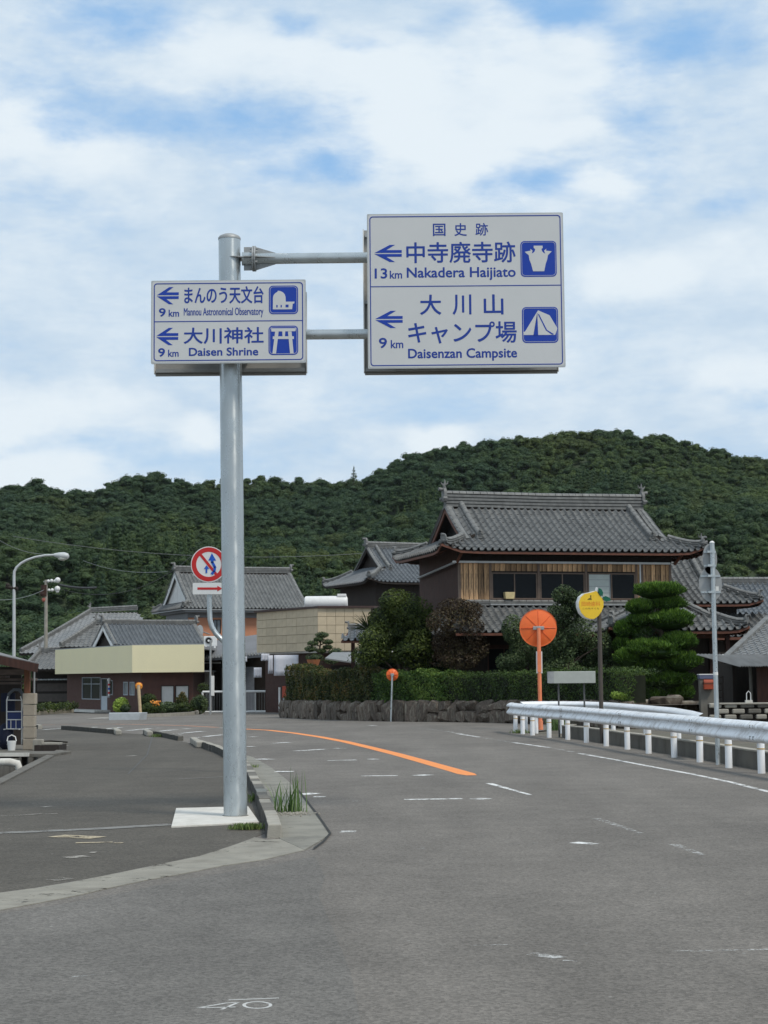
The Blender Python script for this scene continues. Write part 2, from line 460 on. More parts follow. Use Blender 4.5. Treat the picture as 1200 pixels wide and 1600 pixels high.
L_hedge_b = leafmat('bright hedge leaves', [(0, (0.019, 0.041, 0.009)), (1, (0.199, 0.281, 0.059)), (.5, (0.065, 0.129, 0.023))])
L_hedge_r = leafmat('reddish hedge leaves', [(0, (0.020, 0.030, 0.009)), (1, (0.230, 0.144, 0.046)), (.5, (0.065, 0.086, 0.020))])
L_green = leafmat('garden tree leaves', [(0, (0.013, 0.025, 0.006)), (1, (0.110, 0.145, 0.028)), (.5, (0.045, 0.070, 0.014))])
L_dark = leafmat('dark evergreen leaves', [(0, (0.019, 0.034, 0.016)), (1, (0.133, 0.180, 0.070)), (.5, (0.054, 0.085, 0.034))])
L_purple = leafmat('bronze leaves', [(0, (0.017, 0.013, 0.008)), (1, (0.156, 0.138, 0.066)), (.45, (0.048, 0.031, 0.019)), (.8, (0.090, 0.066, 0.036))])
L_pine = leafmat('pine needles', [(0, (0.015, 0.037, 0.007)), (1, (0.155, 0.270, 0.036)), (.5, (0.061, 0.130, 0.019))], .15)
L_grass = leafmat('grass blades', [(0, (.06, .10, .03)), (1, (.26, .32, .10)), (.5, (.13, .20, .06))], .3)
L_lime = leafmat('lime shrub leaves', [(0, (.08, .13, .02)), (1, (.34, .46, .08)), (.5, (.2, .3, .05))], .2)
L_wood = leafmat('woodland leaves', [(0, (0.041, 0.073, 0.032)), (1, (0.122, 0.165, 0.049)), (.35, (0.056, 0.093, 0.039)), (.7, (0.085, 0.128, 0.041))], .3, .7, True)

# ============================================================ GROUND, ROAD
import bmesh


def sheet(name, pts, dz, m, hole=None, **kw):
    """flat polygon (world x, y) laid on the ground, creased where the ground creases"""
    bm = bmesh.new()
    bm.faces.new([bm.verts.new((p[0], p[1], 0)) for p in pts])
    for Y in (55, 110):
        bmesh.ops.bisect_plane(bm, geom=bm.verts[:] + bm.edges[:] + bm.faces[:], plane_co=(0, Y, 0), plane_no=(0, 1, 0))
    if hole:
        for co, no in hole['planes']:
            bmesh.ops.bisect_plane(bm, geom=bm.verts[:] + bm.edges[:] + bm.faces[:], plane_co=co, plane_no=no)
        bad = [f for f in bm.faces if hole['inside'](f.calc_center_median())]
        bmesh.ops.delete(bm, geom=bad, context='FACES')
    for v in bm.verts: v.co.z = gz(v.co.y) + dz
    bmesh.ops.triangulate(bm, faces=bm.faces[:])
    for f in bm.faces:
        if f.normal.z < 0: f.normal_flip()
    if dz > 0:      # close the little step down to the layer below
        ed = [e for e in bm.edges if e.is_boundary]; ex = bmesh.ops.extrude_edge_only(bm, edges=ed)
        for v in [g for g in ex['geom'] if isinstance(g, bmesh.types.BMVert)]: v.co.z -= dz + .004
    me = bpy.data.meshes.new(name); bm.to_mesh(me); bm.free()
    return link(name, me, m, **kw)


def px2(pts): return [gp(*p) for p in pts]


D0, D1 = gp(0, 1219), gp(91, 1173)
dl = (D1 - D0).normalized(); dn = V((-dl.y, dl.x, 0))          # dn points to the left of the drain edge
DW = .5
DA = D0 - dl * 60; DB = D1 + dl * 2.2


def in_drain(c):
    q = (c - D0).dot(dn); s = (c - D0).dot(dl)
    return 0 < q < DW and -60 < s < (DB - D0).dot(dl)


hole = dict(planes=[(D0, dn), (D0 + dn * DW, dn), (DB, dl), (DA, dl)], inside=in_drain)
m_ground = mat('earth and gravel', (.13, .115, .09), .95, var=.25, scale=1.2, bump=.5, bscale=20, dirt=.4, dirtcol=(.06, .07, .035), dscale=.6)
sheet('ground', [(-3000, -400), (3000, -400), (3000, 4000), (-3000, 4000)], -.03, m_ground, hole, kind='structure')
# the road: everything between the drain and the guardrail, and the street beyond
gr_px = [(805.6, 1144.4), (815.7, 1147), (831, 1149), (857, 1152.7), (886, 1156), (915, 1160.5), (946, 1166), (979, 1171), (1012, 1177.5), (1052, 1183.5), (1092, 1191), (1137, 1200), (1188, 1208.5)]
gr = px2(gr_px)
gdir = (gr[-1] - gr[6]).normalized()
for k in range(1, 7): gr.append(gr[12] + gdir * 1.72 * k)
edge = [p + V((.28, .1, 0)) for p in gr]
roadpoly = [(-3.2, -30), (22, -30)] + [(p.x, p.y) for p in reversed(edge)] + [(8, 58), (40, 70), (60, 112), (-90, 112), (-90, 46), (-7.6, 45), (DB.x, DB.y), (D0.x, D0.y)]
sheet('road', roadpoly, 0, m_road, kind='structure')
# channel lining
ch = MB()
for a, b in ((DA, DB),):
    ch.add([a + V((0, 0, 0)), b, b - V((0, 0, .55)), a - V((0, 0, .55))], [(0, 1, 2, 3)])
    a2, b2 = a + dn * DW, b + dn * DW
    ch.add([a2, b2, b2 - V((0, 0, .55)), a2 - V((0, 0, .55))], [(3, 2, 1, 0)])
    ch.add([a - V((0, 0, .55)), b - V((0, 0, .55)), b2 - V((0, 0, .55)), a2 - V((0, 0, .55))], [(0, 1, 2, 3)])
    ch.add([b, b2, b2 - V((0, 0, .55)), b - V((0, 0, .55))], [(0, 1, 2, 3)])
obj('drain_channel', ch, m_conc_dark, kind='structure')
sheet('road_patch', [(p.x, p.y) for p in px2([(-200, 1460), (0, 1428), (150, 1404), (290, 1374), (420, 1352), (492, 1338), (508, 1370), (498, 1400), (520, 1450), (548, 1520), (566, 1605), (580, 1700), (-400, 1700)])], .0014, m_road2, kind='structure')
# a concrete lip along the drain
lip = MB(); q0, q1 = D0 - dl * 25, DB - dl * 2.6
lip.add([q0 - dn * .16 + V((0, 0, .03)), q1 - dn * .16 + V((0, 0, .03)), q1 + dn * .0 + V((0, 0, .035)), q0 + V((0, 0, .035)),
         q0 - dn * .16 + V((0, 0, -.01)), q1 - dn * .16 + V((0, 0, -.01)), q1 + V((0, 0, -.2)), q0 + V((0, 0, -.2))],
        [(0, 1, 2, 3), (0, 4, 5, 1), (3, 2, 6, 7), (1, 5, 6, 2)])
obj('drain_edge', lip, m_conc_dark, kind='structure')

# dark forecourt left of the kerb
kerb_px = [(419, 1300), (406, 1262), (396, 1236), (388, 1215), (378, 1200), (362, 1187), (341, 1176.5), (320, 1169), (302, 1163.5), (282, 1157.5), (260, 1152.5), (238, 1148.5)]
kp = px2(kerb_px)
band_up = px2([(-60, 1408), (0, 1396), (52, 1389), (104, 1380.5), (160, 1370), (208, 1360), (242, 1353), (273, 1346.5), (312, 1338.5), (342, 1329), (372, 1319), (398, 1309), (419, 1300)])
far = px2([(200, 1146), (150, 1144), (98, 1141)])
pv = [(p.x, p.y) for p in band_up] + [(p.x, p.y) for p in kp[1:]] + [(p.x, p.y) for p in far] + [(-10.5, 58), (-14, 57), (-9.5, 47), (-7.75, 44), (DB.x - .0, DB.y), (D0.x + .17, D0.y), (D0.x - dl.x * 10 + .17, D0.y - dl.y * 10)]
sheet('forecourt', pv, .003, m_pave, kind='structure')
# concrete apron band and gutter
band_lo = px2([(-60, 1436), (0, 1423), (65, 1411), (130, 1398), (182, 1386), (234, 1375), (275, 1368), (312, 1361), (345, 1354), (412, 1344), (476, 1329), (502, 1314), (516, 1303), (505, 1287), (490, 1266), (470, 1241), (448, 1219), (424, 1200), (396, 1184), (362, 1173), (330, 1165)])
m_gut = mat('worn concrete gutter', (.235, .225, .19), .85, var=.16, scale=3, bump=.3, bscale=70, dirt=.75, dirtcol=(.115, .11, .095), dscale=1.6)
m_band = mat('pale concrete apron', (.265, .25, .21), .85, var=.16, scale=4, bump=.3, bscale=70, dirt=.7, dirtcol=(.17, .155, .125), dscale=2.2)
for _m, _w in ((m_band, .375), (m_gut, .34)):     # patches where the concrete skin has gone
    _t = NT(_m.node_tree); _b = _t.n['Principled BSDF']; _co = _t.add('ShaderNodeTexCoord').outputs['Object']
    _f = _t.ramp(_t.math('ADD', _t.math('MULTIPLY', _t.noise(_co, 2.3, 7, .7), .6), _t.math('MULTIPLY', _t.noise(_co, 11, 5, .7), .4)), _w, _w + .07)
    _tr = _t.add('ShaderNodeBsdfTransparent'); _mx = _t.add('ShaderNodeMixShader'); _t.link(_f, _mx.inputs[0]); _t.link(_tr.outputs[0], _mx.inputs[1]); _t.link(_b.outputs[0], _mx.inputs[2])
    _t.link(_mx.outputs[0], _t.n['Material Output'].inputs[0])
up2 = band_up[:-1] + px2([(415, 1313), (438, 1312)])
lo2 = band_lo[:11]
sheet('concrete_apron', [(p.x, p.y) for p in up2] + [(p.x, p.y) for p in reversed(lo2)], .006, m_band, kind='structure')
gut = [band_lo[10]] + band_lo[11:] + kp[7:2:-1] + kp[2:0:-1] + px2([(431, 1300), (438, 1312)])
sheet('gutter', [(p.x, p.y) for p in gut], .0085, m_gut, kind='structure')


def strip(name, pts, w, m, dz=.0025, **kw):
    dz = .0022 if dz < .0065 else (.0034 if dz <= .007 else dz)
    mb = MB(); P = [p if isinstance(p, V) else gp(*p) for p in pts]
    # subdivide
    Q = []
    for a, b in zip(P, P[1:]):
        n = max(1, int((b - a).length / 1.5))
        Q += [a.lerp(b, i / n) for i in range(n)]
    Q.append(P[-1]); vs = []
    ws = w if isinstance(w, (list, tuple)) else None
    for i, p in enumerate(Q):
        T = (Q[min(i + 1, len(Q) - 1)] - Q[max(i - 1, 0)]); T.z = 0; T.normalize(); a = V((T.y, -T.x, 0))
        ww = w if ws is None else ws[0] + (ws[1] - ws[0]) * i / (len(Q) - 1)
        for s in (-.5, .5):
            q = p + a * ww * s; vs.append((q.x, q.y, gz(q.y) + dz))
    fs = [(2 * i, 2 * i + 1, 2 * i + 3, 2 * i + 2) for i in range(len(Q) - 1)]
    mb.add(vs, fs)
    return obj(name, mb, m, **kw)


m_crack = mat('dark joint', (.03, .03, .028), .9)
m_seam = mat('asphalt seam', (.085, .085, .08), .9, var=.2, scale=9)
m_seam_l = paint('pale worn seam', (.20, .195, .18), ASPH2, .47, 6)
strip('gutter_joint', [(466, 1236), (480, 1254), (494, 1272), (506, 1289), (516, 1304), (506, 1316), (490, 1328)], [.03, .022], m_crack, .014, kind='structure')
strip('orange_centre_line', [(62, 1133), (120, 1131.5), (180, 1131.5), (240, 1132.5), (290, 1134), (330, 1136), (370, 1138.5)], .20, m_orange_worn, .005, kind='structure')
strip('orange_centre_line', [(370, 1138.5), (420, 1141), (460, 1145.5), (500, 1151.5), (540, 1159), (580, 1168.5), (620, 1178.5), (660, 1189.5), (690, 1198), (715, 1205), (728, 1209)], [.21, .28], m_orange_line, .005, kind='structure')
strip('orange_centre_line', [(728, 1209), (737, 1211.5)], [.28, .16], m_orange_line, .005, kind='structure')
# right edge line
strip('edge_line', [(640, 1136.5), (668, 1139), (700, 1143), (748, 1151.5)], .11, m_white_faint, kind='structure')
strip('edge_line', [(712, 1146), (748, 1151.8)], .12, m_white_line, .007, kind='structure')
strip('edge_line', [(748, 1151.5), (800, 1160), (850, 1166.5), (900, 1176), (940, 1181.5)], .10, m_white_faint, kind='structure')
strip('edge_line', [(802, 1160.3), (856, 1168)], .12, m_white_line, .007, kind='structure')
strip('edge_line', [(903, 1177), (960, 1187), (1020, 1198.5), (1080, 1209.5), (1140, 1222), (1200, 1237), (1290, 1258)], .13, m_white_faint, .005, kind='structure')
strip('edge_line', [(905, 1177.5), (960, 1187), (1020, 1198.5), (1080, 1209.5), (1140, 1222), (1200, 1237), (1290, 1258)], .09, m_white_line, .007, kind='structure')
strip('edge_line', [(425, 1126.5), (470, 1127.5), (520, 1128.5), (560, 1129.5)], .12, m_white_faint, kind='structure')
strip('edge_line', [(330, 1121), (370, 1122.5), (400, 1124)], .12, m_white_faint, kind='structure')
# left lane: bars of the slow-down hatching, kerb-side dabs, small dashes
bars = [((632, 1249.5), (722, 1248), .17), ((741, 1249), (761, 1247.5), .2), ((564, 1212.5), (622, 1212), .16), ((651, 1212), (670, 1210.5), .22),
        ((512, 1188.5), (557, 1187.5), .17), ((578, 1186.5), (590, 1186), .24), ((462, 1173.5), (508, 1170.5), .2), ((524, 1169.5), (537, 1169), .26),
        ((428, 1162), (452, 1160.5), .2), ((390, 1152), (402, 1151.5), .2), ((320, 1151.5), (349, 1148.5), .2), ((280, 1146.5), (318, 1143), .2),
        ((240, 1144), (275, 1140.5), .2), ((200, 1142), (236, 1138.5), .2), ((155, 1140), (190, 1137), .2), ((115, 1139.5), (150, 1136.5), .2), ((66, 1140.5), (106, 1138), .2),
        ((430, 1206.5), (458, 1206.5), .3), ((470, 1240), (491, 1241), .34), ((490, 1245), (508, 1245), .16), ((532, 1299.5), (556, 1299.5), .18),
        ((402, 1186.5), (421, 1187.5), .28), ((386, 1167.5), (398, 1167), .2), ((300, 1153), (311, 1153), .3), ((268, 1149), (280, 1148.5), .3), ((256, 1147), (266, 1146.5), .3),
        ((386, 1205), (391, 1205.5), .2), ((551, 1252), (560, 1252), .08), ((576, 1133.5), (586, 1134), .2), ((244, 1138), (252, 1138), .2), ((288, 1139), (296, 1139.3), .2), ((345, 1137.8), (352, 1138), .2)]
mk = 0
for a, b, wd_ in bars:
    strip('road_marking', [a, b], wd_, m_white_line if wd_ >= .16 else m_white_faint, .0055 if a[0] > 440 else .0105, kind='structure')
for a, b in [((764, 1224), (828, 1242)), ((932, 1279), (1002, 1302)), ((1052, 1319), (1098, 1336))]:
    strip('lane_dash', [a, b], [.10, .06], m_white_line if a[0] < 800 else m_white_faint, kind='structure')
for a, b, wd_ in [((792, 1319), (848, 1317), .07), ((896, 1316.5), (932, 1319), .15), ((1050, 1487), (1240, 1483), .045), ((640, 1326), (664, 1325.5), .05), ((829, 1490), (876, 1497), .1), ((880, 1501), (902, 1502), .03),
                  ((1035, 1387.5), (1046, 1387.5), .03), ((656, 1497), (680, 1496.5), .018), ((740, 1478), (800, 1476), .03), ((112, 1527), (162, 1522), .03)]:
    strip('worn_marking', [a, b], wd_, m_white_faint if wd_ != .15 else m_white_line, kind='structure')
# chalk figure "40" with a bar over it
m_chalk = paint('white chalk paint', (.50, .50, .48), ASPH, .40, 60)
for pts in [[(357, 1563), (436, 1560)], [(308, 1575.5), (330, 1572), (352, 1568), (372, 1567)], [(308, 1575.5), (368, 1574)], [(372, 1567), (346, 1578)],
            [(402 + 21 * cos(2 * pi * k / 16), 1571 + 5.2 * sin(2 * pi * k / 16)) for k in range(17)]]:
    strip('chalk_number', pts, .016, m_chalk, .006, kind='structure')
# forecourt stains and seams
strip('asphalt_seam', [(-40, 1304), (60, 1300), (150, 1296), (268, 1289)], .22, m_seam_l, .0075, kind='structure')
strip('asphalt_seam', [(280, 1218), (330, 1215.5), (352, 1214)], .06, m_seam_l, .0075, kind='structure')
strip('asphalt_seam', [(238, 1152), (230, 1180), (200, 1210)], .03, m_seam, .0075, kind='structure')
m_spot = paint('pale patch of spilt cement', (.44, .37, .25), ASPH2, .46, 9)
m_spot2 = paint('pale scraped asphalt', (.33, .31, .27), ASPH2, .50, 9)
for a, b, wd_, mm in [((88, 1307), (153, 1310), .26, m_spot), ((118, 1318), (176, 1317), .09, m_spot), ((178, 1318), (192, 1318), .08, m_spot), ((112, 1339), (126, 1341), .2, m_spot2), ((140, 1333), (150, 1333), .1, m_spot2),
                      ((36, 1274.5), (66, 1272.5), .12, m_spot2), ((0, 1276), (90, 1272), .05, m_spot2), ((66, 1262), (80, 1260.5), .08, m_spot2), ((84, 1374), (104, 1376), .18, m_spot2), ((95, 1166), (108, 1165.5), .2, m_spot2), ((200, 1182), (212, 1181), .14, m_spot2)]:
    strip('forecourt_stain', [a, b], wd_, mm, .0075, kind='structure')

# ------------------------------------------------------------ kerb: single blocks
m_shade_dirt = mat('painted shade and dirt on the kerb side', (.045, .042, .035), .95, var=.3, scale=8)  # near-black colour paints the shade, with some dirt, on the kerb's side face
def kerb_run(pts, L=.6, w=.15, h=.135, first=0, skip=(), colr=None):
    Q = []; 
    seglen = [(b - a).length for a, b in zip(pts, pts[1:])]; tot = sum(seglen)
    def P(s):
        for a, b, l in zip(pts, pts[1:], seglen):
            if s <= l: return a.lerp(b, s / l)
            s -= l
        return pts[-1]
    root = bpy.data.objects.new('kerb', None); C.objects.link(root); root['kind'] = 'structure'
    n = int(tot / L)
    for i in range(n):
        if i in skip: continue
        a, b = P(i * L), P((i + 1) * L - .012); d = b - a; d.z = 0
        mb = MB(); l = d.length; j = random.uniform(-.006, .006)
        hh = h + random.uniform(-.006, .006)
        mb.add([(0, -w / 2, -.05), (l, -w / 2, -.05), (l, w / 2, -.05), (0, w / 2, -.05), (0, -w / 2 + .0, hh), (l, -w / 2, hh), (l, w / 2 - .02, hh), (0, w / 2 - .02, hh)],
               [(3, 2, 1, 0), (4, 5, 6, 7), (0, 1, 5, 4), (1, 2, 6, 5), (2, 3, 7, 6), (3, 0, 4, 7)])
        o = obj('kerb_block', mb, m_conc_dark if (colr and i in colr) else m_conc, root, bevel=.012)
        o.data.materials.append(m_shade_dirt)
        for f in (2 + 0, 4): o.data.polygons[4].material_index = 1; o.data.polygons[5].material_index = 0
        o.location = (a.x + j, a.y, gz(a.y)); o.rotation_euler = (0, 0, math.atan2(d.y, d.x))
    return root


k0 = px2([(428, 1310), (419, 1283), (409, 1258), (398, 1234), (388, 1213)])
kerb_run(k0 + kp[4:9], colr=(3, 4, 6, 7, 9, 10, 12, 14, 15, 17, 18, 20))
kerb_run(kp[9:] + px2([(222, 1147.5)]), h=.12, colr=range(40))
kerb_run(px2([(180, 1147), (140, 1143.5), (97, 1140)]), h=.13, colr=range(0, 40))
kerb_run(px2([(62, 1139), (52, 1137.5)]), h=.12)
# mortar ramps at the kerb ends
for a, b in (((232, 1151), (226, 1147)), ((183, 1149), (178, 1144.5)), ((310, 1169), (300, 1161))):
    mb = MB(); p, q = gp(*a), gp(*b); mb.prism([p + V((-.05, 0, 0)), p + V((.12, 0, 0)), q + V((.10, 0, 0)), q + V((-.05, 0, 0))], (0, 0, 0), (0, 0, .14))
    obj('kerb_end', mb, m_conc, kind='structure', bevel=.03)

# ============================================================ HILLSIDE
RY = 520.0
ridge = [(-2600, 760), (-900, 735), (-300, 760), (0, 752), (30, 750), (60, 746), (90, 756), (135, 765), (160, 753), (190, 743), (240, 733), (275, 742), (300, 752), (330, 744), (400, 741), (450, 745), (500, 744), (550, 744), (575, 738), (600, 722), (650, 700),
         (690, 690), (750, 684), (800, 679), (850, 678), (900, 670), (930, 664), (970, 668), (1000, 672), (1050, 679), (1090, 690), (1110, 691), (1150, 705), (1200, 709), (1500, 735), (2200, 700), (4000, 760)]
rx_ = np.array([p[0] for p in ridge], float); ry_ = np.array([p[1] for p in ridge], float)


def hill_z(X, Y):
    X = np.asarray(X, float); Y = np.asarray(Y, float)
    a = X / np.maximum(Y, 1); px = 600 + F * a
    zr = 1.5 + (1058 - (px - 600) * .0087 - np.interp(px, rx_, ry_)) / F * RY - 3.5
    s = np.clip((Y - 185) / (RY - 185), 0, 1)
    prof = .20 * s + .80 * s ** 1.5
    D = np.stack([X, Y, 0 * X], -1)
    g = lump(D.reshape(-1, 3), .022, 3).reshape(X.shape) * 10 + lump(D.reshape(-1, 3), .05, 9).reshape(X.shape) * 2.2
    z = zr * prof + g * np.sin(np.pi * np.clip(s, 0, 1)) ** .8
    back = np.clip((Y - RY) / 500, 0, 1)
    return np.where(Y > RY, zr * (1 - .75 * back), z) - .7


A_ = np.concatenate([np.linspace(-1.3, -.36, 14), np.linspace(-.34, .34, 130), np.linspace(.36, 1.3, 14)]); Yg = np.concatenate([np.linspace(185, 560, 76), np.linspace(600, 1050, 8)])
AA, YY = np.meshgrid(A_, Yg); XX = AA * YY; ZZ = hill_z(XX, YY)
nv, nu = AA.shape
idx = np.arange(nv * nu).reshape(nv, nu)
fc = np.stack([idx[:-1, :-1], idx[:-1, 1:], idx[1:, 1:], idx[1:, :-1]], -1).reshape(-1, 4)
me = np_mesh('hillside', np.stack([XX, YY, ZZ], -1).reshape(-1, 3), fc)
m_hill = mat('forest floor', (.040, .058, .028), .95, var=.3, scale=.05)
link('hillside', me, m_hill, smooth='all', kind='structure')

# crowns used for the woods: a collection that is not itself in the scene
wc = bpy.data.collections.new('woodland crowns')
def wood_variant(i):
    r = random.Random(100 + i); bl = []
    if i < 7:
        h = r.uniform(2.2, 3.0)
        for k in range(8):
            a = r.uniform(0, 6.28); q = r.uniform(.2, 1.7)
            bl.append(((q * cos(a), q * sin(a), h + r.uniform(-.8, 2.0) - q * .5), (r.uniform(.8, 1.5), r.uniform(.8, 1.5), r.uniform(.7, 1.2))))
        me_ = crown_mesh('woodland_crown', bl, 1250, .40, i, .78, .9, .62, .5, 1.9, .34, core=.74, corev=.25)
    else:
        for k in range(7):
            z = 1.5 + k * 1.05; rr = 1.75 * (1 - k / 7.6)
            bl.append(((0, 0, z), (rr, rr, .75)))
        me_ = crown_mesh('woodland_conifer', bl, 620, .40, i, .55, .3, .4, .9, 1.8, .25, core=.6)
    me_.materials.append(L_wood)
    o = bpy.data.objects.new('woodland_crown', me_); wc.objects.link(o)
for i in range(9): wood_variant(i)
NT_ = 17000
ta = rng.uniform(-.36, .36, NT_ * 2); ty = 188 + (545 - 188) * rng.uniform(0, 1, NT_ * 2) ** .8
keep = rng.uniform(0, 1, NT_ * 2) < (ty / 545) ** .7
ta, ty = ta[keep][:NT_], ty[keep][:NT_]
# more trees along the skyline
ra = rng.uniform(-.3, .3, 420); ry2 = rng.uniform(500, 535, 420)
ta = np.concatenate([ta, ra]); ty = np.concatenate([ty, ry2])
tx = ta * ty; tz = hill_z(tx, ty) - .4
nT = len(ta); 
con = (lump(np.stack([tx, ty, 0 * tx], -1), .02, 21) > .75)
idxs = np.where(con & (rng.uniform(0, 1, nT) < .6), rng.integers(7, 9, nT), rng.integers(0, 7, nT))
sc_ = rng.uniform(.52, 1.05, nT) * np.where(rng.uniform(0, 1, nT) < .08, 1.12, 1)
on_top = ty > 495
sc_[on_top] *= rng.choice([.65, .9, 1.05], on_top.sum())
me = bpy.data.meshes.new('woods'); me.vertices.add(nT); me.vertices.foreach_set('co', np.stack([tx, ty, tz], -1).astype(np.float32).ravel())
for nm, ty_, dat in (('idx', 'INT', idxs.astype(np.int32)), ('rot', 'FLOAT', rng.uniform(0, 6.28, nT).astype(np.float32)), ('scl', 'FLOAT', sc_.astype(np.float32))):
    a_ = me.attributes.new(nm, ty_, 'POINT'); a_.data.foreach_set('value', dat)
woods = link('woods', me, None, kind='stuff'); woods['label'] = 'dense mixed green forest covering the whole hillside'; woods['category'] = 'forest'
ng = bpy.data.node_groups.new('scatter crowns', 'GeometryNodeTree')
ng.interface.new_socket('Geometry', in_out='INPUT', socket_type='NodeSocketGeometry'); ng.interface.new_socket('Geometry', in_out='OUTPUT', socket_type='NodeSocketGeometry')
g = NT(ng); gi = g.add('NodeGroupInput'); go = g.add('NodeGroupOutput')
m2p = g.add('GeometryNodeMeshToPoints'); g.link(gi.outputs[0], m2p.inputs[0])
iop = g.add('GeometryNodeInstanceOnPoints'); g.link(m2p.outputs[0], iop.inputs['Points'])
ci = g.add('GeometryNodeCollectionInfo'); ci.inputs['Collection'].default_value = wc; ci.inputs['Separate Children'].default_value = True; ci.inputs['Reset Children'].default_value = True
g.link(ci.outputs[0], iop.inputs['Instance']); iop.inputs['Pick Instance'].default_value = True
def nattr(nm, typ):
    n = g.add('GeometryNodeInputNamedAttribute', data_type=typ); n.inputs[0].default_value = nm; return n.outputs[0]
g.link(nattr('idx', 'INT'), iop.inputs['Instance Index'])
cx = g.add('ShaderNodeCombineXYZ'); g.link(nattr('rot', 'FLOAT'), cx.inputs[2]); g.link(cx.outputs[0], iop.inputs['Rotation'])
cs = g.add('ShaderNodeCombineXYZ'); sa = nattr('scl', 'FLOAT')
for k in range(2): g.link(sa, cs.inputs[k])
g.link(g.math('MULTIPLY', sa, .88), cs.inputs[2])
g.link(cs.outputs[0], iop.inputs['Scale']); g.link(iop.outputs[0], go.inputs[0])
md = woods.modifiers.new('scatter', 'NODES'); md.node_group = ng
# the one tall fir that breaks the skyline
fm = MB(); fir = thing('fir_tree', 'small dark pointed fir standing up alone on the hill skyline, right of the sign pole', 'fir tree')
fy = 512.; fp = at(553, 752, fy); fz = float(hill_z(fp.x, fy)); fir.location = (fp.x, fy, fz)
htop = at(553, 728, fy).z - fz
obj('trunk', MB().tube([(0, 0, 0), (0, 0, htop)], [.22, .03], 6), m_bark, fir)
fb = [((0, 0, htop * (.35 + .6 * k / 6)), (1.9 * (1 - k / 6.6), 1.9 * (1 - k / 6.6), .55)) for k in range(7)]
link('crown', crown_mesh('crown', fb, 900, .42, 3, .4, .2, .4), L_dark, fir)


# faint summer air over the valley: one closed box, sky outside
m_haze = bpy.data.materials.new('haze'); m_haze.use_nodes = True; t_ = NT(m_haze.node_tree); t_.n.clear()
pv_ = t_.add('ShaderNodeVolumePrincipled'); pv_.inputs['Density'].default_value = .000035; pv_.inputs['Color'].default_value = (.82, .90, .95, 1)
ho_ = t_.add('ShaderNodeOutputMaterial'); t_.link(pv_.outputs[0], ho_.inputs['Volume'])
obj('haze', MB().bx(-3100, 3100, -450, 4100, -2.2, 135), m_haze, kind='stuff')

# ============================================================ MAIN GUIDE SIGN
def text_mesh(s, bold=.0):
    c = bpy.data.curves.new('lettering', 'FONT'); c.body = s; c.offset = bold; c.resolution_u = 4
    o = bpy.data.objects.new('lettering_source', c); C.objects.link(o); settle()
    me = bpy.data.meshes.new_from_object(o.evaluated_get(bpy.context.evaluated_depsgraph_get()))
    co = np.zeros(len(me.vertices) * 3); me.vertices.foreach_get('co', co); co = co.reshape(-1, 3)
    fs = [tuple(p.vertices) for p in me.polygons]
    bpy.data.objects.remove(o); bpy.data.curves.remove(c); bpy.data.meshes.remove(me)
    return co, fs


def text_into(mb, s, x0, x1, z0, z1, y, bold=.0, w=0):
    """text stretched to fill x0..x1, z0..z1 on the plane y, facing -y; w thickens the strokes by overlapping print passes"""
    co, fs = text_mesh(s, 0)
    a, b = co.min(0), co.max(0)
    sh = [(0, 0)] if not w else [(0, 0), (-w, 0), (w, 0), (0, -w), (0, w), (-w * .7, -w * .7), (w * .7, w * .7), (-w * .7, w * .7), (w * .7, -w * .7)]
    for k, (dx, dz) in enumerate(sh):
        vs = [(x0 + w + dx + (p[0] - a[0]) / (b[0] - a[0]) * (x1 - x0 - 2 * w), y - k * .00012, z0 + w + dz + (p[1] - a[1]) / (b[1] - a[1]) * (z1 - z0 - 2 * w)) for p in co]
        mb.add(vs, fs)


def rrect(x0, x1, z0, z1, r, n=5):
    P = []
    for cx_, cz, a in ((x1 - r, z1 - r, 0), (x0 + r, z1 - r, 90), (x0 + r, z0 + r, 180), (x1 - r, z0 + r, 270)):
        for k in range(n + 1):
            t = radians(a + 90 * k / n); P.append((cx_ + r * cos(t), cz + r * sin(t)))
    return P


def plate(mb, pts, y0, y1):
    """outline (x, z) between y0 (front) and y1"""
    P = [V((p[0], 0, p[1])) for p in pts]
    mb.prism(P, (0, y0, 0), (0, y1, 0)); return mb


def ring(mb, outer, inner, y0, y1):
    n = len(outer); vs = [(p[0], y0, p[1]) for p in outer] + [(p[0], y0, p[1]) for p in inner] + [(p[0], y1, p[1]) for p in outer] + [(p[0], y1, p[1]) for p in inner]
    fs = []
    for i in range(n):
        j = (i + 1) % n
        fs += [(i, i + n, j + n, j), (i, j, j + 2 * n, i + 2 * n), (i + n, i + 3 * n, j + 3 * n, j + n)]
    mb.add(vs, fs)


pole_b = gp(368, 1277.5); PX, PY = pole_b.x, pole_b.y
sign = thing('guide_sign', 'tall grey steel pole carrying two pale blue lettered guide boards on side arms', 'road sign', (PX, PY, 0))
top = at(358.5, 372, PY); bot = at(368, 1277, PY)
Hp = top.z
rb, rt = .128, .122
lean = top.x - bot.x
def pole_x(z): return lean * z / Hp
zs = [-.05, 0, 1, 2, 3, 4, 5, Hp - .02]
obj('pole', MB().tube([(pole_x(z), 0, z) for z in zs], [rb + (rt - rb) * max(z, 0) / Hp for z in zs], 40), m_galv, sign, True)
cap = MB(); cz = [(Hp - .02, 1.03), (Hp + .0, 1.03), (Hp + .02, .9), (Hp + .04, .55), (Hp + .047, .0001)]
cap.tube([(pole_x(Hp), 0, z) for z, k in cz], [rt * k for z, k in cz], 40); obj('pole_cap', cap, m_galv_dull, sign, True)
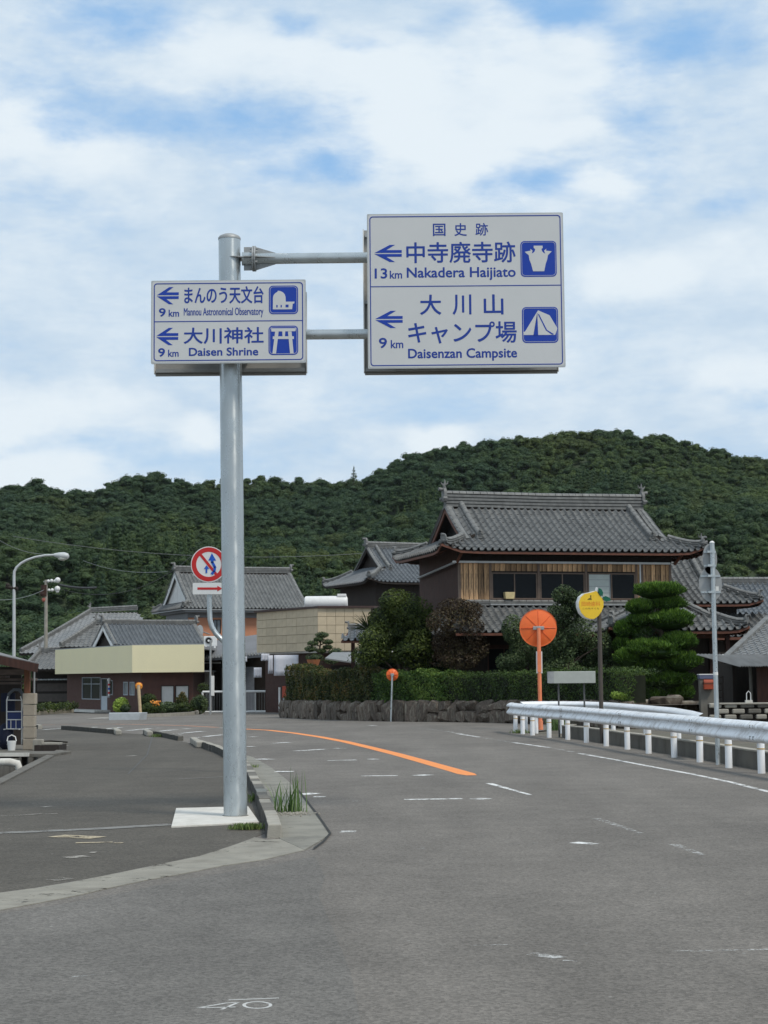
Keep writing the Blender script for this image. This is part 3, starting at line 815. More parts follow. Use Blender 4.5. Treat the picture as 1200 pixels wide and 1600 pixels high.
# paler lower sleeve line + grout + footing
obj('grout_collar', MB().tube([(0, 0, .0), (0, 0, .024)], [.15, .142], 32), m_conc_dark, sign)
fpx = px2([(267.5, 1294), (275, 1265.5), (388, 1262.5), (405, 1287)])
fb_ = [p - V((PX, PY, 0)) for p in fpx]
mb = MB(); mb.prism([V((p.x, p.y, 0)) for p in fb_], (0, 0, -.1), (0, 0, .022)); obj('footing', mb, m_conc_new, sign, bevel=.006)

YB = PY - .30                                      # board faces


class Board:
    def __init__(s, TL, TR, BR, BL, Y, label, inset):
        s.TL, s.TR, s.BL = V(TL), V(TR), V(BL)
        a, b, c, d = at(*TL, Y), at(*TR, Y), at(*BR, Y), at(*BL, Y)
        s.x0 = (a.x + d.x) / 2 - PX; s.x1 = (b.x + c.x) / 2 - PX; s.z1 = (a.z + b.z) / 2; s.z0 = (c.z + d.z) / 2
        s.y = Y - PY
        s.e = V(TR) - V(TL); s.g = V(BL) - V(TL); s.det = s.e.x * s.g.y - s.e.y * s.g.x
        s.o = obj('sign_board', plate(MB(), rrect(s.x0, s.x1, s.z0, s.z1, .012, 2), s.y, s.y + .018), m_alu, sign, label=label)
        i = .012
        s.face = obj('reflective_face', plate(MB(), rrect(s.x0 + i, s.x1 - i, s.z0 + i, s.z1 - i, .03), s.y - .0015, s.y), m_sheet, s.o)
        mb = MB(); j, t = inset, .0105
        ring(mb, rrect(s.x0 + j, s.x1 - j, s.z0 + j, s.z1 - j, .035), rrect(s.x0 + j + t, s.x1 - j - t, s.z0 + j + t, s.z1 - j - t, .027), s.y - .0035, s.y - .001)
        s.border = mb; s.j = j
        s.let = MB()
    def P(s, px, py):
        q = V((px, py)) - s.TL; u = (q.x * s.g.y - q.y * s.g.x) / s.det; v = (s.e.x * q.y - s.e.y * q.x) / s.det
        return (s.x0 + u * (s.x1 - s.x0), s.z1 - v * (s.z1 - s.z0))
    def text(s, t, x0, x1, y0, y1, bold=.0):
        a = s.P(x0, (y0 + y1) / 2)[0]; b = s.P(x1, (y0 + y1) / 2)[0]; xm = (x0 + x1) / 2
        text_into(s.let, t, a, b, s.P(xm, y1)[1], s.P(xm, y0)[1], s.y - .0025, 0, w=bold * .15)
    def divider(s, py):
        z = s.P((s.TL.x + s.TR.x) / 2, py)[1]; s.border.bx(s.x0 + s.j + .005, s.x1 - s.j - .005, s.y - .0033, s.y - .001, z - .005, z + .005)
    def arrow(s, tx, ty, L=34, h=13):
        mb = MB()
        def poly(p): plate(mb, [s.P(tx + a, ty + b) for a, b in p], s.y - .0035, s.y - .001)
        k = L / 34
        poly([(0, -.9), (19 * k, -13.4), (25.5 * k, -13.4), (14.5 * k, -5.2), (34 * k, -5.2), (34 * k, -.9)])
        poly([(34 * k, .9), (34 * k, 5.2), (14.5 * k, 5.2), (25.5 * k, 13.4), (19 * k, 13.4), (0, .9)])
        obj('arrow', mb, m_blue, s.o)
    def picto(s, x0, x1, y0, y1, shapes, dark=()):
        a = s.P(x0, y1); b = s.P(x1, y0)
        o = obj('pictogram', plate(MB(), rrect(a[0], b[0], a[1], b[1], .045), s.y - .0035, s.y - .001), m_blue, s.o)
        mb = MB(); ring(mb, rrect(a[0] + .012, b[0] - .012, a[1] + .012, b[1] - .012, .036), rrect(a[0] + .0155, b[0] - .0155, a[1] + .0155, b[1] - .0155, .033), s.y - .0045, s.y - .003)
        for n_, p in enumerate(shapes): plate(mb, [s.P(*q) for q in p], s.y - .005 - n_ * .0004, s.y - .003 - n_ * .0001)
        obj('pictogram_shape', mb, m_sheet, o)
        if dark:
            mb = MB()
            for p in dark: plate(mb, [s.P(*q) for q in p], s.y - .0065, s.y - .0045)
            obj('pictogram_detail', mb, m_blue, o, split=True)
    def done(s):
        obj('border_line', s.border, m_blue2, s.o); obj('lettering', s.let, m_blue2, s.o)


def z1(pts, s, ox, oy): return [(ox + x / s, oy + y / s) for x, y in pts]


# --- left board
B = Board((235, 438), (476.8, 437.3), (479, 567.2), (237, 568), YB, 'smaller board of shrine and observatory directions in front of the pole', .030)
K = 1200 / 280
q = lambda pts: z1(pts, K, 220, 320)
B.text('まんのう天文台', 287.2, 411.3, 447.5, 474.5, .022)
B.arrow(244.6, 461.6); B.arrow(244.9, 525.4)
B.text('9', 248, 258.7, 481, 494.5, .02); B.text('km', 263.3, 279.6, 483.5, 494.5, .012)
B.text('Mannou Astronomical Observatory', 287, 411.3, 480.8, 496.5, .007)
B.text('大川神社', 287.4, 412.2, 511.5, 537.2, .022)
B.text('9', 248, 258.7, 543.5, 557, .02); B.text('km', 263.5, 280, 546, 557, .012)
B.text('Daisen Shrine', 295.9, 404.2, 543, 556, .02)
B.divider(502)
dome = [(883, 703), (883, 625), (887, 608), (897, 595), (912, 586), (916, 578), (930, 580), (948, 588), (960, 600), (967, 618), (969, 652), (1028, 652), (1026, 664), (1016, 666), (1012, 703)]
B.picto(420, 465, 446.8, 491.6, [q(dome)], [q([(906, 674), (915, 674), (915, 690), (906, 690)]), q([(935, 674), (943, 674), (943, 690), (935, 690)]), q([(968, 672), (988, 672), (988, 690), (968, 690)])])
B.picto(420.3, 465.8, 509.6, 555.2, [q([(872, 830), (1040, 830), (1036, 850), (876, 852)]), q([(885, 884), (1026, 884), (1026, 902), (885, 902)]), q([(948, 850), (968, 850), (966, 885), (950, 885)]),
        q([(900, 852), (924, 852), (908, 1000), (884, 1000)]), q([(986, 852), (1010, 852), (1026, 1000), (1002, 1000)])])
B.done()
# --- right board
B2 = Board((573, 333.8), (880.2, 332.6), (883.2, 573.6), (575.2, 576), YB, 'larger board of temple ruin and campsite directions at the end of the arms', .028)
K2 = 1200 / 360
q = lambda pts: z1(pts, K2, 540, 310)
B2.text('国', 676.5, 696.2, 349.5, 369, .010); B2.text('史', 710, 729.6, 348.8, 369, .012); B2.text('跡', 743, 762.8, 348.8, 368.6, .010)
B2.arrow(585.2, 396, 42.5 * 1.0); B2.arrow(586.6, 499.4, 42.5)
B2.text('中寺廃寺跡', 634.8, 805.6, 378.2, 411.4, .022)
B2.text('13', 585.3, 605, 419.3, 435.5, .02); B2.text('km', 609, 628.2, 423, 435.5, .012)
B2.text('Nakadera Haijiato', 635.5, 805.6, 418, 439, .02)
B2.divider(447.6)
for ch_, a, b in (('大', 656, 689.3), ('川', 706.8, 736.2), ('山', 755.4, 786.2)): B2.text(ch_, a, b, 461, 492.6, .024)
B2.text('キャンプ場', 637.6, 806.6, 503.4, 537.2, .022)
B2.text('9', 592, 604.6, 528, 544.2, .02); B2.text('km', 610.5, 630, 531.5, 544.3, .012)
B2.text('Daisenzan Campsite', 637.5, 807, 544.8, 564.6, .02)
vase = [(980, 250), (1026, 250), (1027, 262), (1020, 268), (1024, 280), (1032, 288), (1040, 292), (1034, 276), (1046, 266), (1044, 276), (1074, 280), (1054, 300), (1050, 322), (1042, 345), (1034, 384), (976, 384),
        (966, 345), (957, 322), (954, 300), (933, 282), (964, 276), (962, 266), (974, 276), (970, 291), (978, 287), (985, 280), (988, 268), (980, 262)]
B2.picto(813.6, 869.3, 377.4, 433.8, [q(vase)])
B2.picto(815.4, 871, 481, 537.2, [q([(1000, 588), (1060, 614), (1100, 682), (1088, 716), (925, 716), (922, 700), (932, 698)])], [q([(997, 606), (996, 600), (1000, 718), (975, 718)]), q([(1000, 610), (1004, 606), (1046, 690), (1082, 712), (1072, 715), (1040, 692)])])
B2.done()
# --- boards on the far side of the pole, seen from the back edge
def back_board(x0, x1, zt, zb_, Y, label):
    mb = MB(); a = at(x0, zt, Y); b = at(x1, zb_, Y)
    mb.bx(a.x - PX, b.x - PX, Y - PY, Y - PY + .02, b.z, a.z)
    o = obj('rear_board', mb, m_alu_dark, sign, label=label)
    mr = MB()
    for k in range(3):
        z = b.z + .012 + (a.z - b.z - .1) * k / 2
        mr.bx(a.x - PX + .01, b.x - PX - .01, Y - PY - .05, Y - PY, z, z + .04)
    obj('stiffener_rail', mr, m_galv_dull, o)
    lip = MB(); lip.bx(a.x - PX, b.x - PX, Y - PY - .012, Y - PY + .024, b.z - .02, b.z); obj('bottom_channel', lip, m_alu_dark, o)
    me_ = MB(); me_.bx(a.x - PX - .012, a.x - PX, Y - PY - .06, Y - PY + .02, b.z, a.z); me_.bx(b.x - PX, b.x - PX + .012, Y - PY - .06, Y - PY + .02, b.z, a.z); obj('end_flange', me_, m_white, o, split=True)
    return o
back_board(243.5, 478.5, 460, 583, PY + .26, 'blank rear board below the smaller board')
back_board(568.5, 871, 360, 580.5, PY + .26, 'blank rear board behind the larger board')
# --- arms
z_a = at(500, 403.4, PY).z; z_b = at(527, 522.5, PY).z
xe = B2.x0 + .12
obj('arm', MB().tube([(.62 - .2, 0, z_a), (B2.x1 - .15, 0, z_a + .005)], .060, 20), m_galv, sign, True)
obj('arm', MB().tube([(.1, 0, z_b), (B2.x1 - .15, 0, z_b + .003)], .056, 20), m_galv, sign, True)
fl = at(397, 403, PY).x - PX
obj('arm_stub', MB().tube([(.08, 0, z_a), (fl, 0, z_a)], .075, 20), m_galv, sign, True)
sw = MB(); sw.tube([(fl, 0, z_a), (.42, 0, z_a), (.62, 0, z_a)], [.064, .062, .060], 20); obj('arm_collar', sw, m_galv, sign, True)
for sx in (-.018, .004):
    obj('flange', MB().tube([(fl + sx, 0, z_a), (fl + sx + .017, 0, z_a)], .142, 24), m_galv_dull, sign)
bo = MB()
for k in range(6):
    a = 2 * pi * (k + .5) / 6; bo.tube([(fl - .04, .115 * cos(a), z_a + .115 * sin(a)), (fl + .045, .115 * cos(a), z_a + .115 * sin(a))], .012, 6)
obj('flange_bolt', bo, m_galv_dull, sign, split=True)
gs = MB()
for a in (0, pi / 2, pi, 3 * pi / 2):           # gusset fins each side of the flange
    ca, sa_ = cos(a), sin(a)
    for pts in ([(.10, .06), (.10, .132), (fl - .018, .132), (fl - .018, .06)], [(fl + .02, .06), (fl + .02, .132), (fl + .24, .064), (fl + .22, .058)]):
        P = [V((x, r * ca, z_a + r * sa_)) for x, r in pts]; nrm = V((0, -sa_, ca)) * .005
        gs.prism(P, -nrm, nrm)
obj('gusset', gs, m_galv_dull, sign, split=True)
obj('weld_ring', MB().tube([(.0, 0, z_a - .003), (.0, 0, z_a + .006)], .131, 32), m_galv_dull, sign)
# brackets that tie the boards to pole and arms
br = MB()
for z in (B.z0 + .18, B.z1 - .2):
    br.bx(B.x0 + .1, B.x1 - .1, YB - PY + .02, YB - PY + .07, z - .03, z + .03); br.bx(-.15, .15, -.25, -.1, z - .03, z + .03)
    br.bx(-.12, .15, .1, .26, z - .03, z + .03)
obj('bracket_rail', br, m_galv_dull, sign)
br = MB()
for x in (B2.x0 + .35, (B2.x0 + B2.x1) / 2, B2.x1 - .35):
    br.bx(x - .03, x + .03, YB - PY + .02, .24, B2.z0 + .1, B2.z1 - .25) if False else br.bx(x - .03, x + .03, YB - PY + .02, YB - PY + .08, B2.z0 + .08, B2.z1 - .15)
    for z in (z_a, z_b): br.bx(x - .035, x + .035, -.24, .28, z - .035, z + .035)
obj('bracket_rail', br, m_galv_dull, sign)

# ============================================================ NO-OVERTAKING SIGN behind the pole
m_signred = mat('sign red', (.50, .02, .02), .45, var=.03)
m_signwhite = mat('sign white', (.68, .69, .68), .45, var=.03)
m_signblue = mat('sign arrow blue', (.01, .09, .48), .45)
sY = 29.0
c0 = at(326.5, 882, sY); kpx = 1 / (F / sY)
def disc(r, cx_=0, cz=0, n=40, sx=1): return [(cx_ + r * cos(2 * pi * k / n) * sx, cz + r * sin(2 * pi * k / n)) for k in range(n)]
sg = thing('prohibition_sign', 'round red rimmed no overtaking sign with arrow plate, half hidden by the big pole', 'road sign', (c0.x, sY, gz(sY)))
def L(px, py, dy=0): p = at(px, py, sY); return V((p.x - c0.x, dy, p.z))
R_ = 28 * kpx
cz = c0.z
dd = obj('sign_disc', plate(MB(), disc(R_, 0, cz), -.04, -.03), m_signwhite, sg)
mb = MB(); ring(mb, disc(R_ * .95, 0, cz), disc(R_ * .70, 0, cz), -.043, -.04)
s45 = [L(313.5, 863), L(317, 861), L(345, 900), L(341, 903)]
def seg(mb, a, b, wpx, y0, y1):
    a = V(a); b = V(b); d = (b - a).normalized(); n = V((-d.y, d.x)) * wpx / 2
    pts = [a + n, b + n, b - n, a - n]; plate(mb, [(L(*p).x, L(*p).z) for p in pts], y0, y1)
seg(mb, (313, 866), (341, 901), 4.2, -.044, -.041)
obj('red_rim_and_bar', mb, m_signred, dd)
mb = MB()
def lp(pts): plate(mb, [(L(*p).x, L(*p).z) for p in pts], -.047, -.0445)
lp([(331.5, 864.5), (338, 876), (334, 876), (334, 880), (330, 880), (330, 876), (326, 876)])
for a, b in (((331.8, 878), (336.5, 887)), ((336.5, 885.5), (335, 894)), ((335.3, 892.5), (331, 897.5))): seg(mb, a, b, 4, -.047, -.0445)
lp([(323, 883.5), (327.5, 889), (324.3, 889), (324.3, 895.5), (321.7, 895.5), (321.7, 889), (319, 889)])
obj('blue_arrows', mb, m_signblue, dd)
a, b = L(301.5, 911), L(351, 928.5)
pl = obj('arrow_plate', plate(MB(), rrect(a.x, b.x, b.z, a.z, .02, 3), -.04, -.03), m_signwhite, sg)
mb = MB(); plate(mb, [(L(*p).x, L(*p).z) for p in [(309, 918), (340, 918), (340, 915.5), (348, 919.8), (340, 924), (340, 921.6), (309, 921.6)]], -.044, -.041); obj('red_arrow', mb, m_signred, pl)
pp = [L(327, 858), L(327, 930), L(327, 950), L(327.8, 968), L(331, 980), L(337, 990), L(344, 997), L(352, 1004), L(358, 1012), L(361, 1024)]
pp.append(V((pp[-1].x, 0, 0)))
obj('bent_pole', MB().tube([p + V((0, .02, 0)) for p in pp], .042, 14), m_galv, sg, True)
br = MB()
for z in (cz + .12, cz - .12, (a.z + b.z) / 2): br.bx(-.12, .12, -.03, .0, z - .015, z + .015)
obj('clamp', br, m_galv_dull, sg, split=True)

# ============================================================ RIGHT POLE with two sign backs
rY = gp(1121.5, 1195).y
p0 = gp(1122, 1195); rp = thing('signpost', 'slim grey post with two round sign plates seen from the back, behind the guardrail', 'road sign', (p0.x, p0.y, 0))
def Lr(px, py, dy=0): p = at(px, py, rY); return V((p.x - p0.x, dy, p.z))
tp = Lr(1112.5, 848)
obj('post', MB().tube([(0, 0, 0), tp], .040, 16), m_galv, rp, True)
obj('post_cap', MB().tube([tp, tp + V((0, 0, .03))], [.046, .02], 14), m_white, rp)
for cx_, cy, rx2, rz2, dY in ((1110, 873, 11.3, 24, .055), (1111, 912.5, 18, 28, .055)):
    c_ = Lr(cx_, cy); kk = rY / F; n = 36
    P = [V((c_.x + rx2 * kk * cos(2 * pi * k / n), dY, c_.z + rz2 * kk * sin(2 * pi * k / n))) for k in range(n)]
    d_ = obj('sign_plate', MB().prism(P, (0, 0, 0), (0, .006, 0)), m_galv_dull, rp)
    mb = MB()
    for zz in (c_.z + rz2 * kk * .45, c_.z - rz2 * kk * .45): mb.bx(c_.x - rx2 * kk * .85, c_.x + rx2 * kk * .85, dY - .014, dY, zz - .014, zz + .014); mb.bx(c_.x - .055, c_.x + .055, -.05, dY - .01, zz - .018, zz + .018)
    obj('rear_rail', mb, m_galv, rp, split=True)
a = Lr(1118, 916); b = Lr(1124, 923); obj('sticker', MB().bx(a.x, b.x, .052, .0545, b.z, a.z), m_white, rp)
a = Lr(1119, 1051).z; b = Lr(1119, 1054).z; t_ = a / tp.z * tp.x; obj('white_band', MB().tube([(t_, 0, b - .01), (t_, 0, a + .01)], .042, 16), m_white, rp)

# ============================================================ LEMON SIGN
lY = 40.0
lb = at(940, 1104, lY); yl = thing('clinic_sign', 'bright yellow lemon shaped sign with green leaves on a dark post', 'sign', (lb.x, lY, 0))
def Ll(px, py, dy=0): p = at(px, py, lY); return V((p.x - lb.x, dy, p.z))
obj('post', MB().tube([(0, .06, 0), Ll(936, 923, .06)], .048, 14), mat('dark bronze post', (.075, .062, .052), .6, var=.1), yl, True)
out = [(923, 925.5), (928, 924), (931.5, 923.2), (933.5, 925), (936.5, 930), (940.5, 934), (943.4, 940), (943, 948), (940, 956), (935, 963), (928.5, 967.8), (922, 968), (914, 965), (907.5, 958), (904, 949), (903.8, 941), (906.5, 933), (913, 927.5)]
m_yel = mat('lemon yellow acrylic', (.86, .56, .035), .35, var=.03)
shift = [V((Ll(*p).x, 0, Ll(*p).z)) for p in out]
bodyl = obj('lamp_box', MB().prism(shift, (-.02, -.03, 0), (-.05, .08, 0)), m_signwhite, yl)
bodyl.data.materials.clear(); bodyl.data.materials.append(m_signwhite)
c_ = sum(shift, V((0, 0, 0))) / len(shift)
face = obj('yellow_face', MB().prism([c_ + (p - c_) * .97 for p in shift], (0, -.045, 0), (0, -.03, 0)), m_yel, yl)
mb = MB(); mb.prism([V((Ll(*p).x, 0, Ll(*p).z)) for p in [(929.5, 923), (931, 917.5), (933.5, 918), (934, 925)]], (0, -.04, 0), (0, .04, 0)); obj('fruit_tip', mb, m_signwhite, yl)
m_lf = mat('green leaf plate', (.006, .11, .065), .5)
for pts in ([(934.5, 919), (939, 920.5), (942, 926), (941, 932), (936.5, 929.5), (934.5, 925)], [(941, 933), (946, 931.5), (952, 934), (954, 938.5), (947, 940), (943.5, 938.5)]):
    o_ = obj('leaf', MB().prism([V((Ll(*p).x, 0, Ll(*p).z)) for p in pts], (0, -.06, 0), (0, -.04, 0)), m_lf, yl)
m_or = mat('orange lettering', (.75, .20, .02), .5); m_ol = mat('olive lettering', (.18, .12, .01), .5)
mb = MB(); a = Ll(908.5, 947.5); b = Ll(937.5, 939.8); text_into(mb, '岡崎歯科', a.x, b.x, a.z, b.z, -.047, .02); obj('lettering', mb, m_or, face)
mb = MB(); a = Ll(910, 952.5); b = Ll(936, 949.3); text_into(mb, 'この先すぐ左', a.x, b.x, a.z, b.z, -.047, .01)
for p in [[(917, 937.5), (920, 934.5), (923.5, 934.2), (924.5, 937.5)], [(921.5, 930.2), (923.6, 930.2), (923.6, 934), (921.8, 934)]]: plate(mb, [(Ll(*k).x, Ll(*k).z) for k in p], -.047, -.044)
obj('small_lettering', mb, m_ol, face)

# ============================================================ ROAD MIRRORS
def mirror(px, py, rpx, base, Y, post_m, post_r, label, ribs=True, rear=True, yellow=False, tilt=0):
    """round traffic mirror seen from behind"""
    c = at(px, py, Y); g0 = at(base[0], base[1], Y); zb = gz(Y)
    t = thing('traffic_mirror', label, 'traffic mirror', (g0.x, Y, zb), 0, 'convex traffic mirrors seen from behind')
    r = rpx * Y / F; cz = c.z - zb; cx_ = c.x - g0.x
    mb = MB(); prof = [(0.0, .999), (.03, 1.0), (.035, .985), (.0, .94), (-.05, .6), (-.07, .2), (-.072, .001)]
    mb.tube([(cx_, -y if False else y, cz) for y, k in prof], [r * k for y, k in prof], 36)
    h = obj('mirror_shell', mb, m_orange if not yellow else m_orange_y, t, True)
    if ribs:
        rb_ = MB()
        for k in range(8):
            a = k * pi / 4 + .01; ca, sa_ = cos(a), sin(a)
            rb_.tube([(cx_ + r * .12 * ca, -.078, cz + r * .12 * sa_), (cx_ + r * .55 * ca, -.062, cz + r * .55 * sa_), (cx_ + r * .93 * ca, -.008, cz + r * .93 * sa_)], .007 if k % 4 else .012, 5)
        obj('rib', rb_, m_orange_d, h)
        hu = MB(); hu.box((cx_, -.10, cz), (.30 * r * 2, .04, .10)); hu.tube([(cx_, -.14, cz), (cx_, -.07, cz)], .06, 10); obj('bracket', hu, m_galv_dull, h, bevel=.01)
        obj('visor', MB().sweep([(cx_ + (r + .012) * cos(a), .0, cz + (r + .012) * sin(a)) for a in np.linspace(.25, pi - .25, 20)], [(-.004, 0), (.004, 0), (.004, .05), (-.004, .05)], True, V((0, 1, 0))), m_orange_d, h)
    obj('post', MB().tube([(0, -.13 if ribs else .02, 0), (cx_, -.13 if ribs else .02, cz + .0)], post_r, 12), post_m, t, True)
    mg = MB(); mg.tube([(cx_, .035, cz), (cx_, .042, cz), (cx_, .06, cz)], [r * .93, r * .85, .001], 30); obj('mirror_glass', mg, mat('mirror glass', (.8, .8, .8), .03, 1.0, var=0), h)
    return t, c, cx_, cz
m_orange_y = mat('amber plastic', (.78, .34, .04), .5, var=.08)
mY = gp(843, 1140).y
m1, c_, cx_, cz_ = mirror(841, 981.5, 29, (844, 1140), mY, m_orange2, .055, 'large orange ribbed mirror back on a faded orange post with white plate')
mb = MB(); z0_ = at(843, 1052, mY).z; z1_ = at(843, 1018, mY).z; mb.bx(cx_ - .085, cx_ + .085, -.17, -.145 + .0, z0_, z1_)
plp = obj('sleeve_plate', mb, m_signwhite, m1); obj('plate_post_band', MB().bx(cx_ - .05, cx_ + .05, -.195, -.171, z0_ + .03, z1_ + .02), m_orange2, plp)
obj('post_base', MB().tube([(0, -.13, 0), (0, -.13, .25)], [.075, .07], 12), m_orange2, m1)
sY2 = gp(611, 1127).y
mirror(613, 1054.5, 9.3, (611, 1127), sY2 - .55, m_galv, .035, 'small orange round mirror on a thin grey post by the stone wall')
mirror(217, 1072, 5.6, (220, 1117), 96., mat('weathered buff post', (.55, .42, .26), .7), .085, 'small amber round mirror on a buff post beside the lime bush', True, True, True)

# ============================================================ GREY BOX SIGN ON TWO LEGS
bY = 44.0
bb = at(893, 1100, bY); bs = thing('box_sign', 'long pale grey metal box on two thin legs behind the guardrail', 'sign', (bb.x, bY, 0))
def Lb(px, py, dy=0): p = at(px, py, bY); return V((p.x - bb.x, dy, p.z))
a, b = Lb(855, 1049.3), Lb(929.5, 1067.3); s_ = Lb(864.5, 1060)
mb = MB(); mb.bx(a.x + .04, b.x, -.15, .1, b.z, a.z); obj('housing', mb, mat('pale grey enamel', (.40, .42, .39), .5, var=.06), bs, bevel=.01)
mb = MB(); mb.bx(a.x, s_.x, -.16, .05, b.z + .01, a.z - .0); obj('end_cover', mb, m_galv_dull, bs)
for x in (872.5, 912.5): p_ = Lb(x, 1067); obj('leg', MB().tube([(p_.x, 0, 0), (p_.x, 0, b.z)], .022, 8), mat('dark grey steel leg', (.10, .10, .10), .6), bs)

# ============================================================ GUARDRAIL
gd = thing('guardrail', 'long white double ribbed guardrail on short round posts along the right road edge', 'guardrail', (gr[6].x, gr[6].y, 0)); o0 = V((gr[6].x, gr[6].y, 0))
prof_w = [(-.02, .165), (.05, .128), (.082, .095), (.086, .078), (.082, .064), (.004, .050), (-.004, .034), (.008, .014), (.072, -.064), (.086, -.090), (.084, -.112), (.07, -.128), (.01, -.158), (-.01, -.162)]
def wprof(side): f = [(side * a, b) for a, b in prof_w]; return f + [(side * (a - .006), b * .985) for a, b in reversed(prof_w)]
poff = V((.075, .02, 0))
beam_path = [at(797.5, 1120, gr[0].y + .35)] + list(gr)
beam_path[0] = gr[0] + (gr[0] - gr[1]).normalized() * .5 + V((-.25, .0, 0))
# left end curls away from the road
curl = [gr[0] + V((-.12, .25, 0)) , gr[0] + V((-.08, .05, 0))]
path = [p - poff + V((0, 0, .625)) for p in gr]
pieces = [(0, 4), (4, 7), (7, 10), (10, 12), (12, 15), (15, len(path) - 1)]
for a, b in pieces:
    P = [p - o0 for p in path[a:b + 1]]
    if a == 0: P = [P[0] + V((.06, .55, 0)), P[0] + V((-.06, .3, 0)), P[0] + V((-.04, .1, 0))] + P[1:]
    e_ = (P[-1] - P[-2]).normalized(); P[-1] = P[-1] + e_ * .16
    if a: P = [p + V((-.004 * ((pieces.index((a, b))) % 2), 0, 0)) for p in P]
    be = obj('beam', MB().sweep(P, wprof(1)), m_rail, gd, True)
    if a:
        bolts = MB(); c_ = P[0] + e_ * .08
        for dz in (.1, .07, -.07, -.1):
            for dx in (-.03, .12): bolts.tube([c_ + e_ * dx + V((-.095, 0, dz)), c_ + e_ * dx + V((-.06, 0, dz))], .013, 6)
        obj('splice_bolt', bolts, m_galv_dull, be, split=True)
pm = MB().tube([(0, 0, -.1), (0, 0, .70), (0, 0, .72)], [.057, .057, .045], 18).mesh('post'); pm.materials.append(m_wpaint)
bdm = MB().tube([(0, 0, 0), (0, 0, .02)], .0595, 18).mesh('reflector_band'); bdm.materials.append(mat('amber reflective band', (.55, .38, .16), .5))
bkm = MB().box((-.07, 0, .62), (.05, .09, .2)).mesh('spacer'); bkm.materials.append(m_galv_dull)
for i, p in enumerate(gr):
    q_ = p + (V((.02, 0, 0)) if i else V((.0, 0.0, 0)))
    po = link('post', pm, None, gd, True); po.location = q_ - o0; po.rotation_euler[2] = random.uniform(0, 3); po.rotation_euler[0] = random.uniform(-.012, .012)
    bd = link('reflector_band', bdm, None, po); bd.location = (0, 0, .36)
    if i: sp = link('spacer', bkm, None, gd); sp.location = q_ - o0
# second rail behind, on the far side of the verge
g2 = thing('guardrail', 'plain white guardrail further back, showing above the ribbed one', 'guardrail', (8, 35, 0)); o2 = V((8, 35, 0))
rp_px = [(812, 1096.6), (830, 1096.0), (870, 1095.8), (910, 1096), (950, 1097.5), (1000, 1101.3), (1050, 1105.8), (1078, 1110.5), (1094, 1114.5)]
Q = [gp(x, y, .82) for x, y in rp_px]; Q = [V((p.x + .03, p.y, .82 - .165)) - o2 for p in Q]
obj('beam', MB().sweep(Q, wprof(1)), m_wpaint, g2, True)
for i, p in enumerate(Q[1:-1]):
    if p.y + 35 < 34: continue
    po = link('post', pm, None, g2, True); po.location = (p.x + .09, p.y, 0)
pm2 = MB().tube([(0, 0, -.1), (0, 0, .8)], .057, 14)
q_ = gp(821.5, 1144); po = link('post', pm, None, g2, True); po.location = q_ - o2
# low concrete wall behind the posts
cw = [p + V((.42, .12, 0)) for p in gr[3:]]
cw = [cw[0] + V((.3, 1.0, 0))] + cw
wt = tag(obj('retaining_wall', MB().sweep([p + V((0, 0, 0)) for p in cw], [(-.08, -.3), (.08, -.3), (.08, .27), (-.08, .27)]), m_conc_dark), 'low stained concrete wall standing just behind the guardrail posts', 'wall')
obj('coping', MB().sweep([p + V((0, 0, .285)) for p in cw], [(-.09, -.015), (.09, -.015), (.09, .01), (-.09, .01)]), m_conc, wt)

# ============================================================ STREET LAMP, FLOODLIT POLE, WIRES
yL = 56.0
l0 = at(22, 1040, yL); lamp = thing('street_lamp', 'slender pale grey lamp post curving over to one flat lamp head on the left', 'street lamp', (l0.x, yL, gz(yL)))
def LL(px, py, dy=0): p = at(px, py, yL); return V((p.x - l0.x, dy, p.z - gz(yL)))
pts = [V((0, 0, 0)), LL(22, 1000), LL(22, 900), LL(22.5, 893), LL(26, 886.5), LL(33, 880), LL(42, 875), (LL(55, 870.5)), LL(70, 867.8), LL(86, 867)]
m_lamp = mat('pale grey painted steel', (.52, .54, .54), .5, .2, var=.05)
obj('pole', MB().tube(pts, [.06, .052, .045, .043, .042, .04, .038, .036, .034, .034], 12), m_lamp, lamp, True)
hd = MB(); a = LL(84, 867); b = LL(108, 869.5)
hd.tube([a, a.lerp(b, .3), a.lerp(b, .65), a.lerp(b, .92), b], [.045, .09, .12, .09, .03], 12); hp = obj('lamp_head', hd, m_lamp, lamp, True)
hp.scale = (1, 1, 1)
hg = MB(); c_ = LL(98, 872.5); hg.ball(c_, (.15, .1, .07)); obj('lamp_glass', hg, mat('lamp glass', (.55, .56, .5), .15), hp, True)
cl = MB(); a = LL(9, 917); b = LL(28, 920); cl.tube([a, b], .055, 8); cl.ball(LL(12, 914.5), .07, 8, 6); obj('cable_clamp', cl, m_wood_dark, lamp)
yU = 125.0
u0 = at(72, 1000, yU); up_ = thing('utility_pole', 'distant thin utility pole with white insulators and floodlights above the left roofs', 'utility pole', (u0.x, yU, gz(110)))
def LU(px, py, dy=0): p = at(px, py, yU); return V((p.x - u0.x, dy, p.z - gz(110)))
obj('pole', MB().tube([(0, 0, 0), LU(72, 906)], [.16, .11], 10), m_conc, up_, True)
obj('crossarm', MB().tube([LU(68, 909), LU(92, 909)], .05, 6), m_galv_dull, up_); obj('crossarm', MB().tube([LU(68, 923), LU(92, 922)], .05, 6), m_galv_dull, up_)
for x, y, r in ((76, 908, .11), (81, 907.5, .12), (86, 908, .1), (90.5, 906.5, .2), (77, 922, .1), (82, 922, .12), (90, 920, .2), (90, 924, .12)):
    obj('insulator', MB().ball(LU(x, y, -.1), r, 8, 6), m_white, up_, True)
